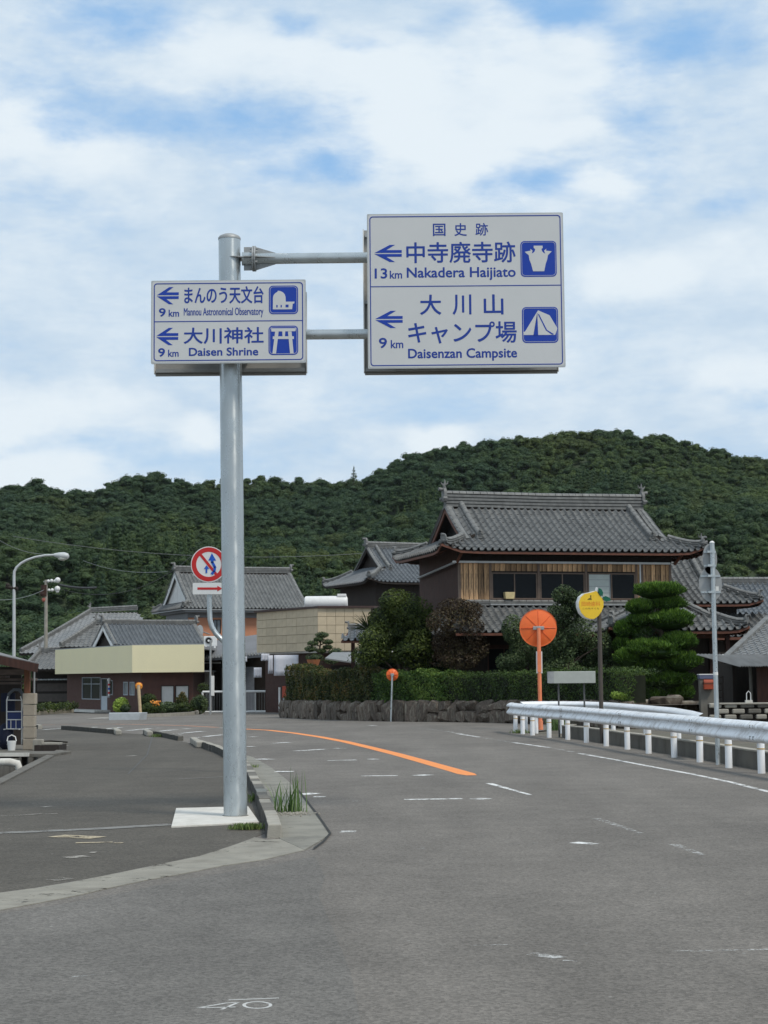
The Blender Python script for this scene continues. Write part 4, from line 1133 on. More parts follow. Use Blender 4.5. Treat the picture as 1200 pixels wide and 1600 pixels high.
mb = MB(); mb.tube([LU(69, 932), LU(69, 914)], .22, 10); mb.ball(LU(67, 928, -.1), .2, 8, 6); obj('transformer', mb, m_wood_red, up_)
obj('red_lamp', MB().ball(LU(69, 937), .17, 8, 6), mat('dull red', (.4, .12, .09), .6), up_)
m_wire = mat('black cable', (.02, .02, .02), .6); m_wire_l = mat('pale cable', (.16, .18, .17), .5)
def wire(a, b, sag, r, m, label, Ya, Yb, cat='cable'):
    A, B_ = at(*a, Ya), at(*b, Yb)
    pts = [A.lerp(B_, t) - V((0, 0, sag * 4 * t * (1 - t))) for t in np.linspace(0, 1, 14)]
    tag(obj('overhead_wire', MB().tube(pts, r, 5), m), label, cat, 'overhead wires in front of the wooded hill')
wire((92, 914), (150, 918), .1, .09, m_wire, 'short thick black cable running right from the floodlit utility pole', 125, 132)
wire((-20, 832), (70, 866), .3, .018, m_wire_l, 'thin wire sloping down to the street lamp at the left edge', 100, 110)
wire((20, 838), (600, 862), 1.0, .022, m_wire_l, 'long thin wire crossing the hill behind the red rimmed sign', 150, 150)
wire((92, 920), (300, 868), 1.5, .02, m_wire, 'thin dark wire rising right from the utility pole', 125, 150)
wire((-20, 936), (70, 921), .3, .022, m_wire_l, 'thin wire coming in from the left to the utility pole insulators', 110, 125)
wire((130, 876), (262, 893), .4, .02, m_wire_l, 'thin pale wire dropping to the gable of the salmon house', 150, 128)

# ============================================================ TILED ROOFS
class Patch:
    """one roof slope. O: eave line start, U: unit along the eave, D: unit horizontal towards the ridge"""
    def __init__(s, O, U, D, L, R, rise, xl=None, xr=None, sag=.22, up=0.0, vmax=1.0):
        s.O, s.U, s.D = V(O), V(U), V(D); s.L, s.R, s.rise, s.sag, s.up, s.vmax = L, R, rise, sag, up, vmax
        s.xl = xl or (lambda v: 0.0); s.xr = xr or (lambda v: L)
    def P(s, x, v):
        z = s.rise * ((1 - s.sag) * v + s.sag * v * v)
        if s.up:
            t = abs(x / s.L - .5) * 2; z += s.up * max(0, 1 - v * 2.2) * t ** 14
        return s.O + s.U * x + s.D * (s.R * v) + V((0, 0, z))
    def frame(s, x, v):
        e = .01; p = s.P(x, v); b = (s.P(x, v + e) - p).normalized(); a = (s.P(x + e, v) - p); a = (a - b * a.dot(b)).normalized(); n = a.cross(b)
        if n.z < 0: n = -n
        return p, a, b, n
    def sheet(s, mb, thick=.10, nx=16, nv=8, lift=-.015):
        top = []; bot = []
        for j in range(nv + 1):
            v = s.vmax * j / nv; l, r = s.xl(v), s.xr(v)
            for i in range(nx + 1):
                p = s.P(l + (r - l) * i / nx, v) + V((0, 0, lift)); top.append(p); bot.append(p - V((0, 0, thick)))
        n = len(top); w_ = nx + 1; fs = []
        for j in range(nv):
            for i in range(nx):
                a = j * w_ + i; fs += [(a, a + 1, a + w_ + 1, a + w_), (a + n, a + w_ + n, a + w_ + 1 + n, a + 1 + n)]
        for i in range(nx): fs.append((i, i + n, i + 1 + n, i + 1)); a = nv * w_ + i; fs.append((a, a + 1, a + 1 + n, a + n))
        for j in range(nv): a = j * w_; fs.append((a, a + w_, a + w_ + n, a + n)); a += nx; fs.append((a, a + n, a + w_ + n, a + w_))
        mb.add(top + bot, fs); return mb


def tile_template(w, l, h, flat=False):
    """one pan tile: rounded roll on the left, shallow pan, dropped front lip"""
    if flat: xs = [(0, .2), (.25, .9), (.5, 1.0), (.75, .3), (1, .2)]
    else: xs = [(0, .45), (.07, .85), (.17, 1.05), (.28, .85), (.35, .35), (.42, .0), (.62, -.12), (.85, .0), (1.0, .40)]
    vs = []
    for y, dz in ((0, .018), (l * 1.08, .0)):
        for x, z in xs: vs.append((x * w, y, z * h + dz))
    n = len(xs)
    for x, z in xs: vs.append((x * w, 0, z * h + dz - .01))
    fs = [(i, i + 1, n + i + 1, n + i) for i in range(n - 1)] + [(2 * n + i, 2 * n + i + 1, i + 1, i) for i in range(n - 1)]
    return vs, fs


def tiles(patch, parent, m, w=.27, l=.34, h=.095, single=0, overhang=.06, name='roof_tile'):
    """rows of tiles; `single` of them as objects, the rest as one mesh"""
    vs0, fs0 = tile_template(w, l, h); T0 = np.array(vs0); V_ = []; F_ = []; off = 0; cnt = 0
    slope = math.hypot(patch.R, patch.rise); nr = int((slope * patch.vmax + overhang) / l)
    me1 = None
    if single:
        me1 = bpy.data.meshes.new(name); me1.from_pydata(vs0, [], fs0); me1.update(); me1.materials.append(m); me1.polygons.foreach_set('use_smooth', [True] * len(me1.polygons)); me1.set_sharp_from_angle(angle=radians(50))
    pos = []
    for j in range(nr):
        v = (j * l - overhang) / slope
        vv = max(v, 0); a, b = patch.xl(vv), patch.xr(vv)
        k0 = math.ceil((a - .02) / w - .35); k1 = math.floor((b + .02) / w - .65)
        for k in range(k0, k1 + 1): pos.append((k * w, v, j))
    step = 1
    pick = set()
    if single and len(pos) > single: pick = set(range(single))
    elif single: pick = set(range(len(pos)))
    for i, (x, v, j) in enumerate(pos):
        p, a, b, n = patch.frame(x, v)
        jz = random.uniform(-.006, .006)
        if i in pick:
            o = bpy.data.objects.new(name, me1); C.objects.link(o); o.parent = parent
            M = Matrix((a, b, n)).transposed().to_4x4(); M.translation = p + n * (.02 + jz); o.matrix_local = M
        else:
            R = np.array([a, b, n]); V_.append(T0 @ R + np.array(p + n * (.02 + jz))); F_.append(np.array(fs0) + off); off += len(vs0)
    if V_:
        me = np_mesh('roof_tiles', np.concatenate(V_), np.concatenate(F_)); me.polygons.foreach_set('use_smooth', [True] * len(me.polygons)); me.set_sharp_from_angle(angle=radians(50))
        link('roof_tiles', me, m, parent, kind='stuff')


def ridge_bar(parent, path, m, w=.30, h=.40, name='ridge', layers=3, seg=.28):
    """stacked ridge: proud courses and a row of half round cap tiles"""
    mb = MB(); path = [V(p) for p in path]
    for k in range(layers):
        ww = w / 2 * (1.0 - .08 * k); z0 = h * k / (layers + .8); z1 = h * (k + .66) / (layers + .8); z2 = h * (k + 1) / (layers + .8)
        mb.sweep(path, [(-ww, z0), (ww, z0), (ww, z1), (ww - .075, z1), (ww - .075, z2), (-ww + .075, z2), (-ww + .075, z1), (-ww, z1)])
    z = h * layers / (layers + .8); r = w * .42
    tot = sum((b - a).length for a, b in zip(path, path[1:])); n = max(1, int(tot / seg))
    def P(s):
        for a, b in zip(path, path[1:]):
            l = (b - a).length
            if s <= l + 1e-6: return a.lerp(b, min(1, s / l))
            s -= l
        return path[-1]
    arc = [(r * cos(a), z + r * .8 * sin(a)) for a in np.linspace(0, pi, 7)]
    for i in range(n):
        mb.sweep([P(tot * i / n), P(tot * (i + .93) / n)], arc)
    return obj(name, mb, m, parent, True)


def oni(parent, p, d, m, s=1.0, horn=True, name='ridge_end_tile'):
    hk = .8
    """ogre tile: shield shaped block, side scrolls, round cap and an upright finial"""
    mb = MB(); p = V(p); d = V(d).normalized(); a = V((-d.y, d.x, 0))
    def Q(u, f, z): return p + a * u * s + d * f * s + V((0, 0, z * s))
    P = [(-.30, -.12), (-.34, .0), (-.22, .10), (-.24, .3), (-.12, .48), (0, .54), (.12, .48), (.24, .3), (.22, .10), (.34, 0), (.30, -.12)]
    mb.prism([Q(u, 0, z) for u, z in P], tuple(-d * .05 * s), tuple(d * .09 * s))
    mb.tube([Q(0, .0, .42), Q(0, .30, .46)], .085 * s, 10)
    for sx in (-1, 1): mb.tube([Q(sx * .26, -.03, .0), Q(sx * .26, .16, .0)], .08 * s, 8)
    if horn:
        mb.tube([Q(0, .0, .50), Q(0, .03, .64), Q(0, -.02, .76), Q(0, -.0, .92)], [.085 * s, .07 * s, .05 * s, .015 * s], 8)
        mb.tube([Q(0, .02, .62), Q(.0, .14, .70), Q(0, .19, .80)], [.045 * s, .035 * s, .01 * s], 6)
        mb.tube([Q(0, .0, .66), Q(0, -.14, .72), Q(0, -.17, .86)], [.04 * s, .03 * s, .01 * s], 6)
    return obj(name, mb, m, parent, True)


def irimoya(house, cx, cy, A, B, ze, rise, inset, vg, m, m_r, single=0, sag=.22, up=.25, ridge_h=.55, ridge_w=.34, barge=m_copper, gable=m_black, tw=.27, tl=.34, back=False,
            sides=(1, 1), fascia=m_copper, horn=True, axis=0, front=True, desc=True, gin=.35, scale=1.0, rafters=True):
    """hip-and-gable roof centred on (cx, cy); ridge along local x (axis=0) or y (axis=1). vg=0 gives a plain gable"""
    if axis == 0: ex, ey = V((1, 0, 0)), V((0, 1, 0))
    else: ex, ey = V((0, 1, 0)), V((-1, 0, 0))
    O = V((cx, cy, ze))
    roof = bpy.data.objects.new('roof', None); C.objects.link(roof); roof.parent = house
    ins = lambda v: inset * min(v / vg, 1) if vg > 0 else inset * 0
    sl = MB(); pats = []
    for sgn in (1, -1):
        # sgn=1: slope facing -ey
        P = Patch(O - ex * A * sgn - ey * B * sgn, ex * sgn, ey * sgn, 2 * A, B, rise, ins, lambda v: 2 * A - ins(v), sag, up)
        P.sheet(sl, .10, 20, 10); pats.append((P, sgn))
    zg = rise * ((1 - sag) * vg + sag * vg * vg)
    sp = []
    if vg > 0:
        for sgn, on in ((1, sides[0]), (-1, sides[1])):   # sgn=1: end facing -ex
            vm = 1 + gin / inset
            class SP(Patch):
                def P(s, x, v):
                    vv = v * vg; z = rise * ((1 - sag) * vv + sag * vv * vv)
                    if s.up:
                        t = abs(x / s.L - .5) * 2; z += s.up * max(0, 1 - v * vg * 2.2) * t ** 10
                    return s.O + s.U * x + s.D * (inset * v) + V((0, 0, z))
            P = SP(O - ex * A * sgn + ey * B * sgn, -ey * sgn, ex * sgn, 2 * B, inset, zg, lambda v: min(v, 1) * vg * B, lambda v: 2 * B - min(v, 1) * vg * B, sag, up, vm)
            P.sheet(sl, .10, 12, 6); sp.append((P, sgn, on))
    obj('roof_deck', sl, m_wood_dark, roof)
    sh = roof
    if front: tiles(pats[0][0], house if single else sh, m, tw, tl, .10 * scale, single)
    if back: tiles(pats[1][0], sh, m, tw, tl, .10 * scale)
    for P, sgn, on in sp:
        if on: tiles(P, sh, m, tw, tl, .10 * scale)
    # eave boards
    fa = MB()
    for P in [pats[0][0], pats[1][0]] + [x[0] for x in sp]:
        pts = [P.P(P.L * t, 0) + V((0, 0, -.10)) - P.D * .0 for t in np.linspace(0, 1, 15)]
        fa.sweep(pts, [(-.03, -.035), (.02, -.035), (.02, .05), (-.03, .05)])
    obj('eave_gutter', fa, fascia, sh, split=True)
    if rafters:
        rf = MB()
        for P in [pats[0][0]] + [x[0] for x in sp]:
            n = int(P.L / .42)
            for k in range(1, n):
                x = P.L * k / n; b_ = min(.28, .28)
                if P.xl(.12) > x or P.xr(.12) < x: continue
                p0, p1 = P.P(x, .02) - V((0, 0, .16)), P.P(x, .26) - V((0, 0, .16)); rf.tube([p0, p1], .035, 4)
        obj('rafters', rf, m_wood_red, sh)
    # main ridge
    zr = ze + rise; rl = A - inset if vg > 0 else A
    ends = [O - ex * (rl) + V((0, 0, rise)), O + ex * rl + V((0, 0, rise))]
    ridge_bar(sh, [ends[0] + V((0, 0, -.03)), ends[0].lerp(ends[1], .5) + V((0, 0, -.06)), ends[1] + V((0, 0, -.03))], m_r, ridge_w, ridge_h, layers=4 if ridge_h > .45 else 3)
    for e, d in ((ends[0], -ex), (ends[1], ex)): oni(sh, e + V((0, 0, ridge_h * .45)), d, m_r, .82 * scale, horn)
    # gables
    gm = MB(); bm_ = MB(); vm = MB()
    for e, d in ((-1, -1), (1, 1)):
        xs = rl - (gin if vg > 0 else .3)
        tri = []
        for sgn in (1, -1):
            vs_ = np.linspace(vg if vg > 0 else .02, 1, 8)
            pts = [O + ex * xs * e - ey * B * sgn * (1 - v) + V((0, 0, rise * ((1 - sag) * v + sag * v * v) - .12)) for v in (vs_ if sgn == 1 else vs_[::-1])]
            tri += pts
            vp = [O + ex * (rl - .03) * e - ey * B * sgn * (1 - v) + V((0, 0, rise * ((1 - sag) * v + sag * v * v) - .10)) for v in np.linspace(max(vg * .85, .0), 1, 9)]
            bm_.sweep(vp, [(-.03, -.13 if barge != m_white else -.26), (.03, -.13 if barge != m_white else -.26), (.03, .07), (-.03, .07)])
            vp2 = [p + V((0, 0, .135)) - ex * e * .10 for p in vp]; vm.sweep(vp2, [(-.15, -.04), (.15, -.04), (.15, .03), (.06, .07), (-.06, .07), (-.15, .03)])
        gm.prism(tri, tuple(-ex * e * .1), tuple(ex * e * 0))
    obj('gable_wall', gm, gable, sh, split=True); obj('bargeboard', bm_, barge, sh, split=True); obj('verge_tiles', vm, m_r, sh, split=True)
    # descending ridges and corner ridges
    if vg > 0:
        for e in (-1, 1):
            for sgn in (1, -1):
                if desc:
                    pts = [O + ex * (rl - .62) * e - ey * B * sgn * (1 - v) + V((0, 0, rise * ((1 - sag) * v + sag * v * v) + .03)) for v in np.linspace(vg * .92, .985, 9)]
                    ridge_bar(sh, pts[::-1], m_r, .24, .22, 'descending_ridge', 2); dd_ = (pts[0] - pts[1]); dd_.z = 0
                    oni(sh, pts[0] + V((0, 0, .10)), dd_, m_r, .5, False)
                hp_ = []
                P = pats[0][0] if sgn == 1 else pats[1][0]
                for v in np.linspace(vg, 0.03, 9):
                    x = ins(v) if (e == -1) == (sgn == 1) else 2 * A - ins(v)
                    hp_.append(P.P(x, v) + V((0, 0, .03)))
                ridge_bar(sh, hp_, m_r, .24, .22, 'corner_ridge', 2); dd_ = (hp_[-1] - hp_[-2]); dd_.z = 0
                oni(sh, hp_[-1] + V((0, 0, .09)), dd_, m_r, .5, False)
    return roof, pats[0][0]


def wall_grid(mb, x0, x1, z0, z1, y, t, holes):
    """wall on the plane y with rectangular holes (x0, x1, z0, z1)"""
    xs = sorted({x0, x1, *[h for q in holes for h in q[:2]]}); zs_ = sorted({z0, z1, *[h for q in holes for h in q[2:]]})
    for a, b in zip(xs, xs[1:]):
        for c, d in zip(zs_, zs_[1:]):
            mx, mz = (a + b) / 2, (c + d) / 2
            if any(q[0] < mx < q[1] and q[2] < mz < q[3] for q in holes): continue
            mb.bx(a, b, y, y + t, c, d)
    return mb


def window(parent, x0, x1, z0, z1, y, frame, glass, bars=1, t=.05, hor=(), name='window', label=None, R=None):
    """framed window in a wall facing -y"""
    fr = MB(); s = .045
    fr.bx(x0, x1, y - t, y + .02, z1 - s, z1); fr.bx(x0, x1, y - t, y + .02, z0, z0 + s); fr.bx(x0, x0 + s, y - t, y + .02, z0 + s, z1 - s); fr.bx(x1 - s, x1, y - t, y + .02, z0 + s, z1 - s)
    for k in range(1, bars + 1):
        x = x0 + (x1 - x0) * k / (bars + 1); fr.bx(x - s * .45, x + s * .45, y - t * .8, y + .015, z0 + s, z1 - s)
    for f in hor: z = z0 + (z1 - z0) * f; fr.bx(x0 + s, x1 - s, y - t * .6, y + .012, z - s * .4, z + s * .4)
    o = obj(name, fr, frame, parent)
    if label: o['label'] = label
    g_ = MB()
    n = bars + 1
    gm_ = obj('pane', MB().bx(x0 + s, x1 - s, y + .0, y + .011, z0 + s, z1 - s), glass, o)
    return o


# ============================================================ MAIN HOUSE
phi = radians(15); Ef = at(690, 855, 65.4)
house = thing('house', 'large two storey wooden house with grey tiled hip and gable roof and plank upper wall', 'house', (Ef.x, 65.4, 0), phi)
A, Bh, zeh, riseh = 5.28, 3.4, 6.12, 1.95
LOT = .72
irimoya(house, A, Bh, A, Bh, zeh, riseh, 1.18, .31, m_tile, m_ridge, single=300, ridge_h=.62, up=.28, sag=.25, scale=1.0, back=True, gin=.45)
wx0, wx1, wy0, wy1 = .92, 9.45, .88, 6.0
def hz(py, Y=66.4): return 1.5 + (1056 - py) / F * Y
z_top = zeh + .35; z_g = hz(878.5); z_s = hz(937); 
# core of the upper storey
mb = MB(); mb.bx(wx0, wx0 + .15, wy0 + .15, wy1, 3.2, z_top); mb.bx(wx1 - .15, wx1, wy0 + .15, wy1, 3.2, z_top); mb.bx(wx0, wx1, wy1, wy1 + .15, LOT, z_top)
obj('side_wall', mb, m_wood_red, house)
# local x of a pixel column on the front wall
def lx(px, Yl=None, yl=None):
    yl = wy0 if yl is None else yl
    d = ray(px, 900); k = d.x / d.y     # X = k Y ; X = Ef.x + x cos - y sin ; Y = 65.4 + x sin + y cos
    return (k * (65.4 + yl * cos(phi)) - Ef.x + yl * sin(phi)) / (cos(phi) - k * sin(phi))
wins = [(768, 839, 0, 1), (843.5, 913, 0, 1), (918, 992, 1, 1)]
zw0, zw1 = hz(935.5), hz(893.5)
holes = [(lx(a), lx(b), zw0, zw1) for a, b, _, _ in wins]
bw = MB(); wall_grid(bw, wx0, wx1, z_s - .02, z_top, wy0 + .03, .12, holes); obj('front_wall', bw, m_wood_dark, house)
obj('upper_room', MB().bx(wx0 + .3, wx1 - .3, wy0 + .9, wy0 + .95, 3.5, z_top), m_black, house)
obj('eave_shade_strip', MB().bx(wx0 - .02, wx1 + .02, wy0 - .01, wy0 + .03, z_g + .06, z_top - .02), m_wood_dark, house)  # dark strip stands in for the shade in the recess under the eave
# planks, each one an object
pw = .20; x = wx0; pi_ = 0
zp0 = hz(941)
while x < wx1 - .02:
    w_ = min(pw * random.uniform(.85, 1.15), wx1 - x); x_1 = x + w_
    mid = x + w_ / 2; over = [h for h in holes if h[0] - .06 < mid < h[1] + .06]
    lo = zw1 + .06 if over else zp0
    mb = MB(); mb.bx(-w_ / 2 + .012, w_ / 2 - .012, -.012 - random.uniform(0, .008), .01, lo - 5, z_g - 5 - random.uniform(0, .01))
    o = obj('plank', mb, m_plank, house); o.location = (mid, wy0 + .012, 5)
    x = x_1
mb = MB()
for xx in [wx0 + .02] + [lx(p) for p in (766, 841.3, 915.5, 994)] + [lx(1003), wx1 - .05]: mb.bx(xx - .045, xx + .045, wy0 - .035, wy0 + .04, zp0, z_g)
obj('post', mb, mat('window timber', (.17, .12, .09), .7), house, split=True)
obj('gutter_beam', MB().bx(wx0 - .25, wx1 - .1, wy0 - .16, wy0 - .02, z_g - .01, z_g + .065), m_white, house)
obj('side_gutter_pipe', MB().tube([(wx0 - .2, wy0 - .1, z_g + .0), (wx0 - .13, 5.9, z_g - .30)], .045, 8), m_galv_dull, house)
obj('downpipe', MB().tube([(lx(999), wy0 - .09, z_g), (lx(999), wy0 - .09, z_g - .8), (lx(1003), wy0 - .09, z_g - 1.05)], .03, 8), m_white, house)
for i, ((a, b, sh_, _), h) in enumerate(zip(wins, holes)):
    wo_ = window(house, h[0], h[1], h[2], h[3], wy0, mat('window timber', (.17, .12, .09), .7, var=.2), m_glass, 1, .03)
    if sh_:
        xm = lx(953); pp_ = MB().bx(h[0] + .05, xm - .03, wy0 + .0 - .012, wy0 - .002, h[2] + .05, h[3] - .05)
        so = obj('paper_screen', pp_, mat('shoji paper', (.52, .56, .52), .8, var=.06), wo_)
        gr_ = MB()
        for k in range(1, 4): z = h[2] + (h[3] - h[2]) * k / 4; gr_.bx(h[0] + .05, xm - .03, wy0 - .02, wy0 - .012, z - .008, z + .008)
        gr_.bx(xm - .04, xm, wy0 - .03, wy0 - .01, h[2] + .04, h[3] - .04)
        obj('screen_bar', gr_, m_galv_dull, wo_)
sl_ = MB(); sl_.bx(lx(765), lx(993), wy0 - .1, wy0 + .03, zw0 - .10, zw0 - .0); obj('window_sill', sl_, m_wood_red, house)
sl_ = MB(); sl_.bx(lx(763), lx(997), wy0 - .22, wy0 + .03, zp0 - .10, zp0 - .05); obj('flashing', sl_, m_galv_dull, house)
mb = MB(); z = zw0 + .0
mb.add([(0, 0, 0), (.34, 0, .0), (.34, .25, 0), (0, .25, 0), (-.03, -.02, .26), (.37, -.02, .26), (.37, .27, .26), (-.03, .27, .26)], [(3, 2, 1, 0), (0, 1, 5, 4), (1, 2, 6, 5), (2, 3, 7, 6), (3, 0, 4, 7), (4, 5, 6, 7)])
o = obj('washing_tub', mb, mat('cream plastic tub', (.62, .50, .26), .5), None, bevel=.02); o.parent = None
pl_ = V((lx(787), wy0 - .20, z)); o.matrix_world = Matrix.Translation((Ef.x, 65.4, 0)) @ Matrix.Rotation(phi, 4, 'Z') @ Matrix.Translation(pl_); tag(o, 'small cream plastic tub on the upstairs window sill', 'tub')
# little brackets at the eaves
mb = MB()
for x_, y_ in ((wx0 - .1, wy0 - .1), (wx1 + .1, wy0 - .1)): mb.tube([(x_, y_, z_g), (x_ + (.1 if x_ < 2 else .2), y_ - .45, zeh + .02)], .06, 6)
obj('eave_bracket', mb, m_copper, house, split=True)
# lower roof along the front
zl0, zl1 = 3.08, 4.12
lowr = bpy.data.objects.new('lower_roof', None); C.objects.link(lowr); lowr.parent = house
P = Patch((.2, -.95, zl0), (1, 0, 0), (0, 1, 0), 7.6, 1.85, zl1 - zl0, lambda v: v * 1.0, lambda v: 7.6 - v * .2, .15, .1)
P.sheet(mb := MB(), .08); obj('roof_deck', mb, m_wood_dark, lowr); tiles(P, lowr, m_tile)
ridge_bar(lowr, [(1.2, .83, zl1), (7.6, .83, zl1)], m_ridge, .24, .2, layers=2)
ridge_bar(lowr, [P.P(v * 1.0, v) for v in np.linspace(1, .03, 5)], m_ridge, .22, .2, 'corner_ridge', 2)
obj('eave_gutter', MB().bx(.2, 7.8, -1.0, -.94, zl0 - .12, zl0 - .03), m_copper, lowr)
P2 = Patch((.2, 6.6, zl0), (0, -1, 0), (1, 0, 0), 7.55, 1.0, zl1 - zl0, lambda v: v * .9, lambda v: 7.55 - v * 1.85, .15, .1)
P2.sheet(mb := MB(), .08); obj('roof_deck', mb, m_wood_dark, lowr); tiles(P2, lowr, m_tile)
# ground floor
mb = MB(); gh = [(lx(760), lx(812), 1.0, 2.55), (lx(820), lx(905), 1.0, 2.55), (lx(975), lx(1030), .9, 2.6)]
wall_grid(mb, wx0, wx1, LOT - .1, 3.4, wy0, .12, gh); obj('ground_floor_wall', mb, m_wood_dark, house)
for h in gh: window(house, *h, wy0 + .02, m_wood_red, m_glass, 1, .05, (.35,), name='sliding_door')
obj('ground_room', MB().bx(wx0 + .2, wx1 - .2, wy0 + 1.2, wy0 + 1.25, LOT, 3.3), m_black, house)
obj('door_rail', MB().bx(wx0, lx(960), wy0 - .08, wy0 - .0, 2.55, 2.66), m_wood_red, house)

# ============================================================ ENTRANCE PORCH (gable towards the road)
def unit(px, Y): p = at(px, 1000, Y); return p.x
pcx = unit(1054, 62.5)
porch = thing('entrance_porch', 'tiled entrance porch of the big house, salmon gable half hidden by the cloud pruned pine', 'porch', (pcx, 62.0, 0), radians(6))
irimoya(porch, 0, 2.2, 2.6, 2.45, 3.02, 1.15, .85, .45, m_tile, m_ridge, axis=1, ridge_h=.3, ridge_w=.24, up=.18, gable=m_terra, barge=m_galv_dull, horn=False, desc=True, gin=.3, back=True)
mb = MB()
for sx in (-1.9, 1.9):
    for yy in (.4, 2.4): mb.bx(sx - .07, sx + .07, yy - .07, yy + .07, 0, 3.05)
obj('porch_post', mb, m_wood_red, porch, split=True)
mb = MB(); mb.bx(-1.9, 1.9, 2.4, 2.5, 0, 3.0); obj('porch_wall', mb, m_wood_dark, porch)
obj('lintel', MB().bx(-2.0, 2.0, .35, .45, 2.75, 2.95), m_copper, porch)

# ============================================================ ANNEX (right of the main house)
ax = at(1068, 937, 70.5)
annex = thing('house', 'lower tiled wing right of the big house, behind the two round sign backs', 'house', (ax.x - 1.2, 70.5, 0), radians(11))
irimoya(annex, .3, 3.3, 4.3, 3.3, 4.30, 2.15, 1.25, .34, m_tile, m_ridge, ridge_h=.35, up=.2, sag=.3, rafters=False)
mb = MB(); mb.bx(-3.4, 3.8, .8, 5.5, 0, 4.6); obj('wall', mb, m_wood_dark, annex)
P = Patch((.6, -1.4, 2.95), (1, 0, 0), (0, 1, 0), 8, 2.2, .95, None, None, .1, 0)
P.sheet(mb := MB(), .08); obj('lower_roof_deck', mb, m_wood_dark, annex); tiles(P, annex, m_tile)
obj('eave_gutter', MB().bx(.6, 8.6, -1.46, -1.4, 2.82, 2.92), m_copper, annex)
obj('lower_wall', MB().bx(.7, 8.4, -.6, -.5, 0, 2.9), m_wood_dark, annex)

# far right roof
fr_ = at(1150, 925, 92)
far_house = thing('house', 'blue grey tiled roof of a house far behind at the right edge', 'house', (fr_.x, 92, -.4), radians(5))
irimoya(far_house, 5.0, 4.2, 6.2, 4.2, 4.6, 2.15, 1.5, 0, m_tile_b, m_ridge, ridge_h=.35, up=0, rafters=False, barge=m_white, gable=m_plaster, horn=False)
obj('wall', MB().bx(-.6, 10.6, 1, 7.4, 0, 4.9), m_plaster, far_house)

# ============================================================ STORE SHED bottom right
sx_ = at(1130, 1035, 55)
shed = thing('store_shed', 'low dark open shed with grey roof and corrugated awning behind the guardrail', 'shed', (0, 55, 0))
def SP_(px, py, Y): p = at(px, py, Y); return V((p.x, Y - 55, p.z))
a, b, c, d = SP_(1131, 1032, 55), SP_(1330, 1040, 55), SP_(1330, 955, 58.4), SP_(1202, 966, 58.4)
LL_ = b.x - a.x
P = Patch(a, (1, 0, 0), (0, 1, 0), LL_, 3.4, d.z - a.z, lambda v: v * (d.x - a.x), None, .02)
P.sheet(mb := MB(), .08); obj('roof_deck', mb, m_wood_dark, shed); tiles(P, shed, m_tile_l, .2, .16, .045)
vv_ = MB(); vv_.sweep([P.P(v * (d.x - a.x), v) + V((0, 0, .05)) for v in (0, .5, 1)], [(-.1, -.04), (.1, -.04), (.1, .05), (-.1, .05)]); obj('verge_tiles', vv_, m_ridge, shed)
# awning of corrugated sheets
aw = [SP_(1088, 1022, 55.3), SP_(1157, 1041, 52.6), SP_(1330, 1041.5, 52.6), SP_(1330, 1024, 55.3)]
def corr(q0, q1, q2, q3, n=46, amp=.018):
    vs = []; fs = []
    for j in range(2):
        for i in range(2 * n + 1):
            t = i / (2 * n); p = (q0.lerp(q3, t) if j else q1.lerp(q2, t)); vs.append(p + V((0, 0, amp * (1 if i % 2 else -1))))
    m_ = 2 * n + 1
    for i in range(m_ - 1): fs.append((i, i + 1, m_ + i + 1, m_ + i))
    k = len(vs); vs += [p - V((0, 0, .012)) for p in vs]
    fs += [(a + k, d + k, c + k, b + k) for a, b, c, d in fs]
    return MB().add(vs, fs)
m_corr = mat('grey corrugated sheet', (.17, .17, .165), .7, var=.2, scale=1.5, dirt=.5, dirtcol=(.09, .08, .07), dscale=2, stretch=(3, .5, 1))
for i in range(5):
    t0, t1 = i / 5, (i + 1.03) / 5; dz = V((0, 0, .012 * (i % 2)))
    o = obj('awning_sheet', corr(aw[0].lerp(aw[3], t0) + dz, aw[1].lerp(aw[2], t0) + dz, aw[1].lerp(aw[2], t1) + dz, aw[0].lerp(aw[3], t1) + dz, 9), m_corr, shed)
obj('white_flashing', MB().tube([SP_(1128, 1023.5, 55.2), SP_(1162, 1024.5, 55.2)], .02, 6), m_white, shed)
bx0, bx1 = SP_(1128, 1080, 56.5), SP_(1330, 1080, 56.5)
obj('back_wall', MB().bx(bx0.x, bx1.x, 1.9, 2.0, 0, 2.2), m_wood_dark, shed)
obj('side_wall', MB().bx(bx0.x, bx0.x + .1, -.3, 1.9, 0, 1.85), m_wood_dark, shed)
a = SP_(1182, 1041, 53.2); b = SP_(1330, 1098, 53.2); pb = MB()
x = a.x
while x < b.x - .1:
    o = obj('wall_board', MB().bx(x, x + .148, -1.8, -1.77, .5, a.z - .03), m_wood_red, shed); x += .152
a = SP_(1173.5, 1055, 53.4); obj('post', MB().tube([(a.x, -1.6, .3), (a.x - .02, -1.6, 1.72)], .05, 8), m_conc_dark, shed)
# lattice gate post by the letterbox
a = SP_(1128.5, 1056, 54); mb = MB(); mb.bx(a.x - .03, a.x + .03, -1.03, -.97, 0, a.z)
for k in range(6): mb.bx(a.x - .3, a.x, -1.01, -.99, .4 + k * .2, .42 + k * .2)
obj('trellis', mb, m_wood_dark, shed)
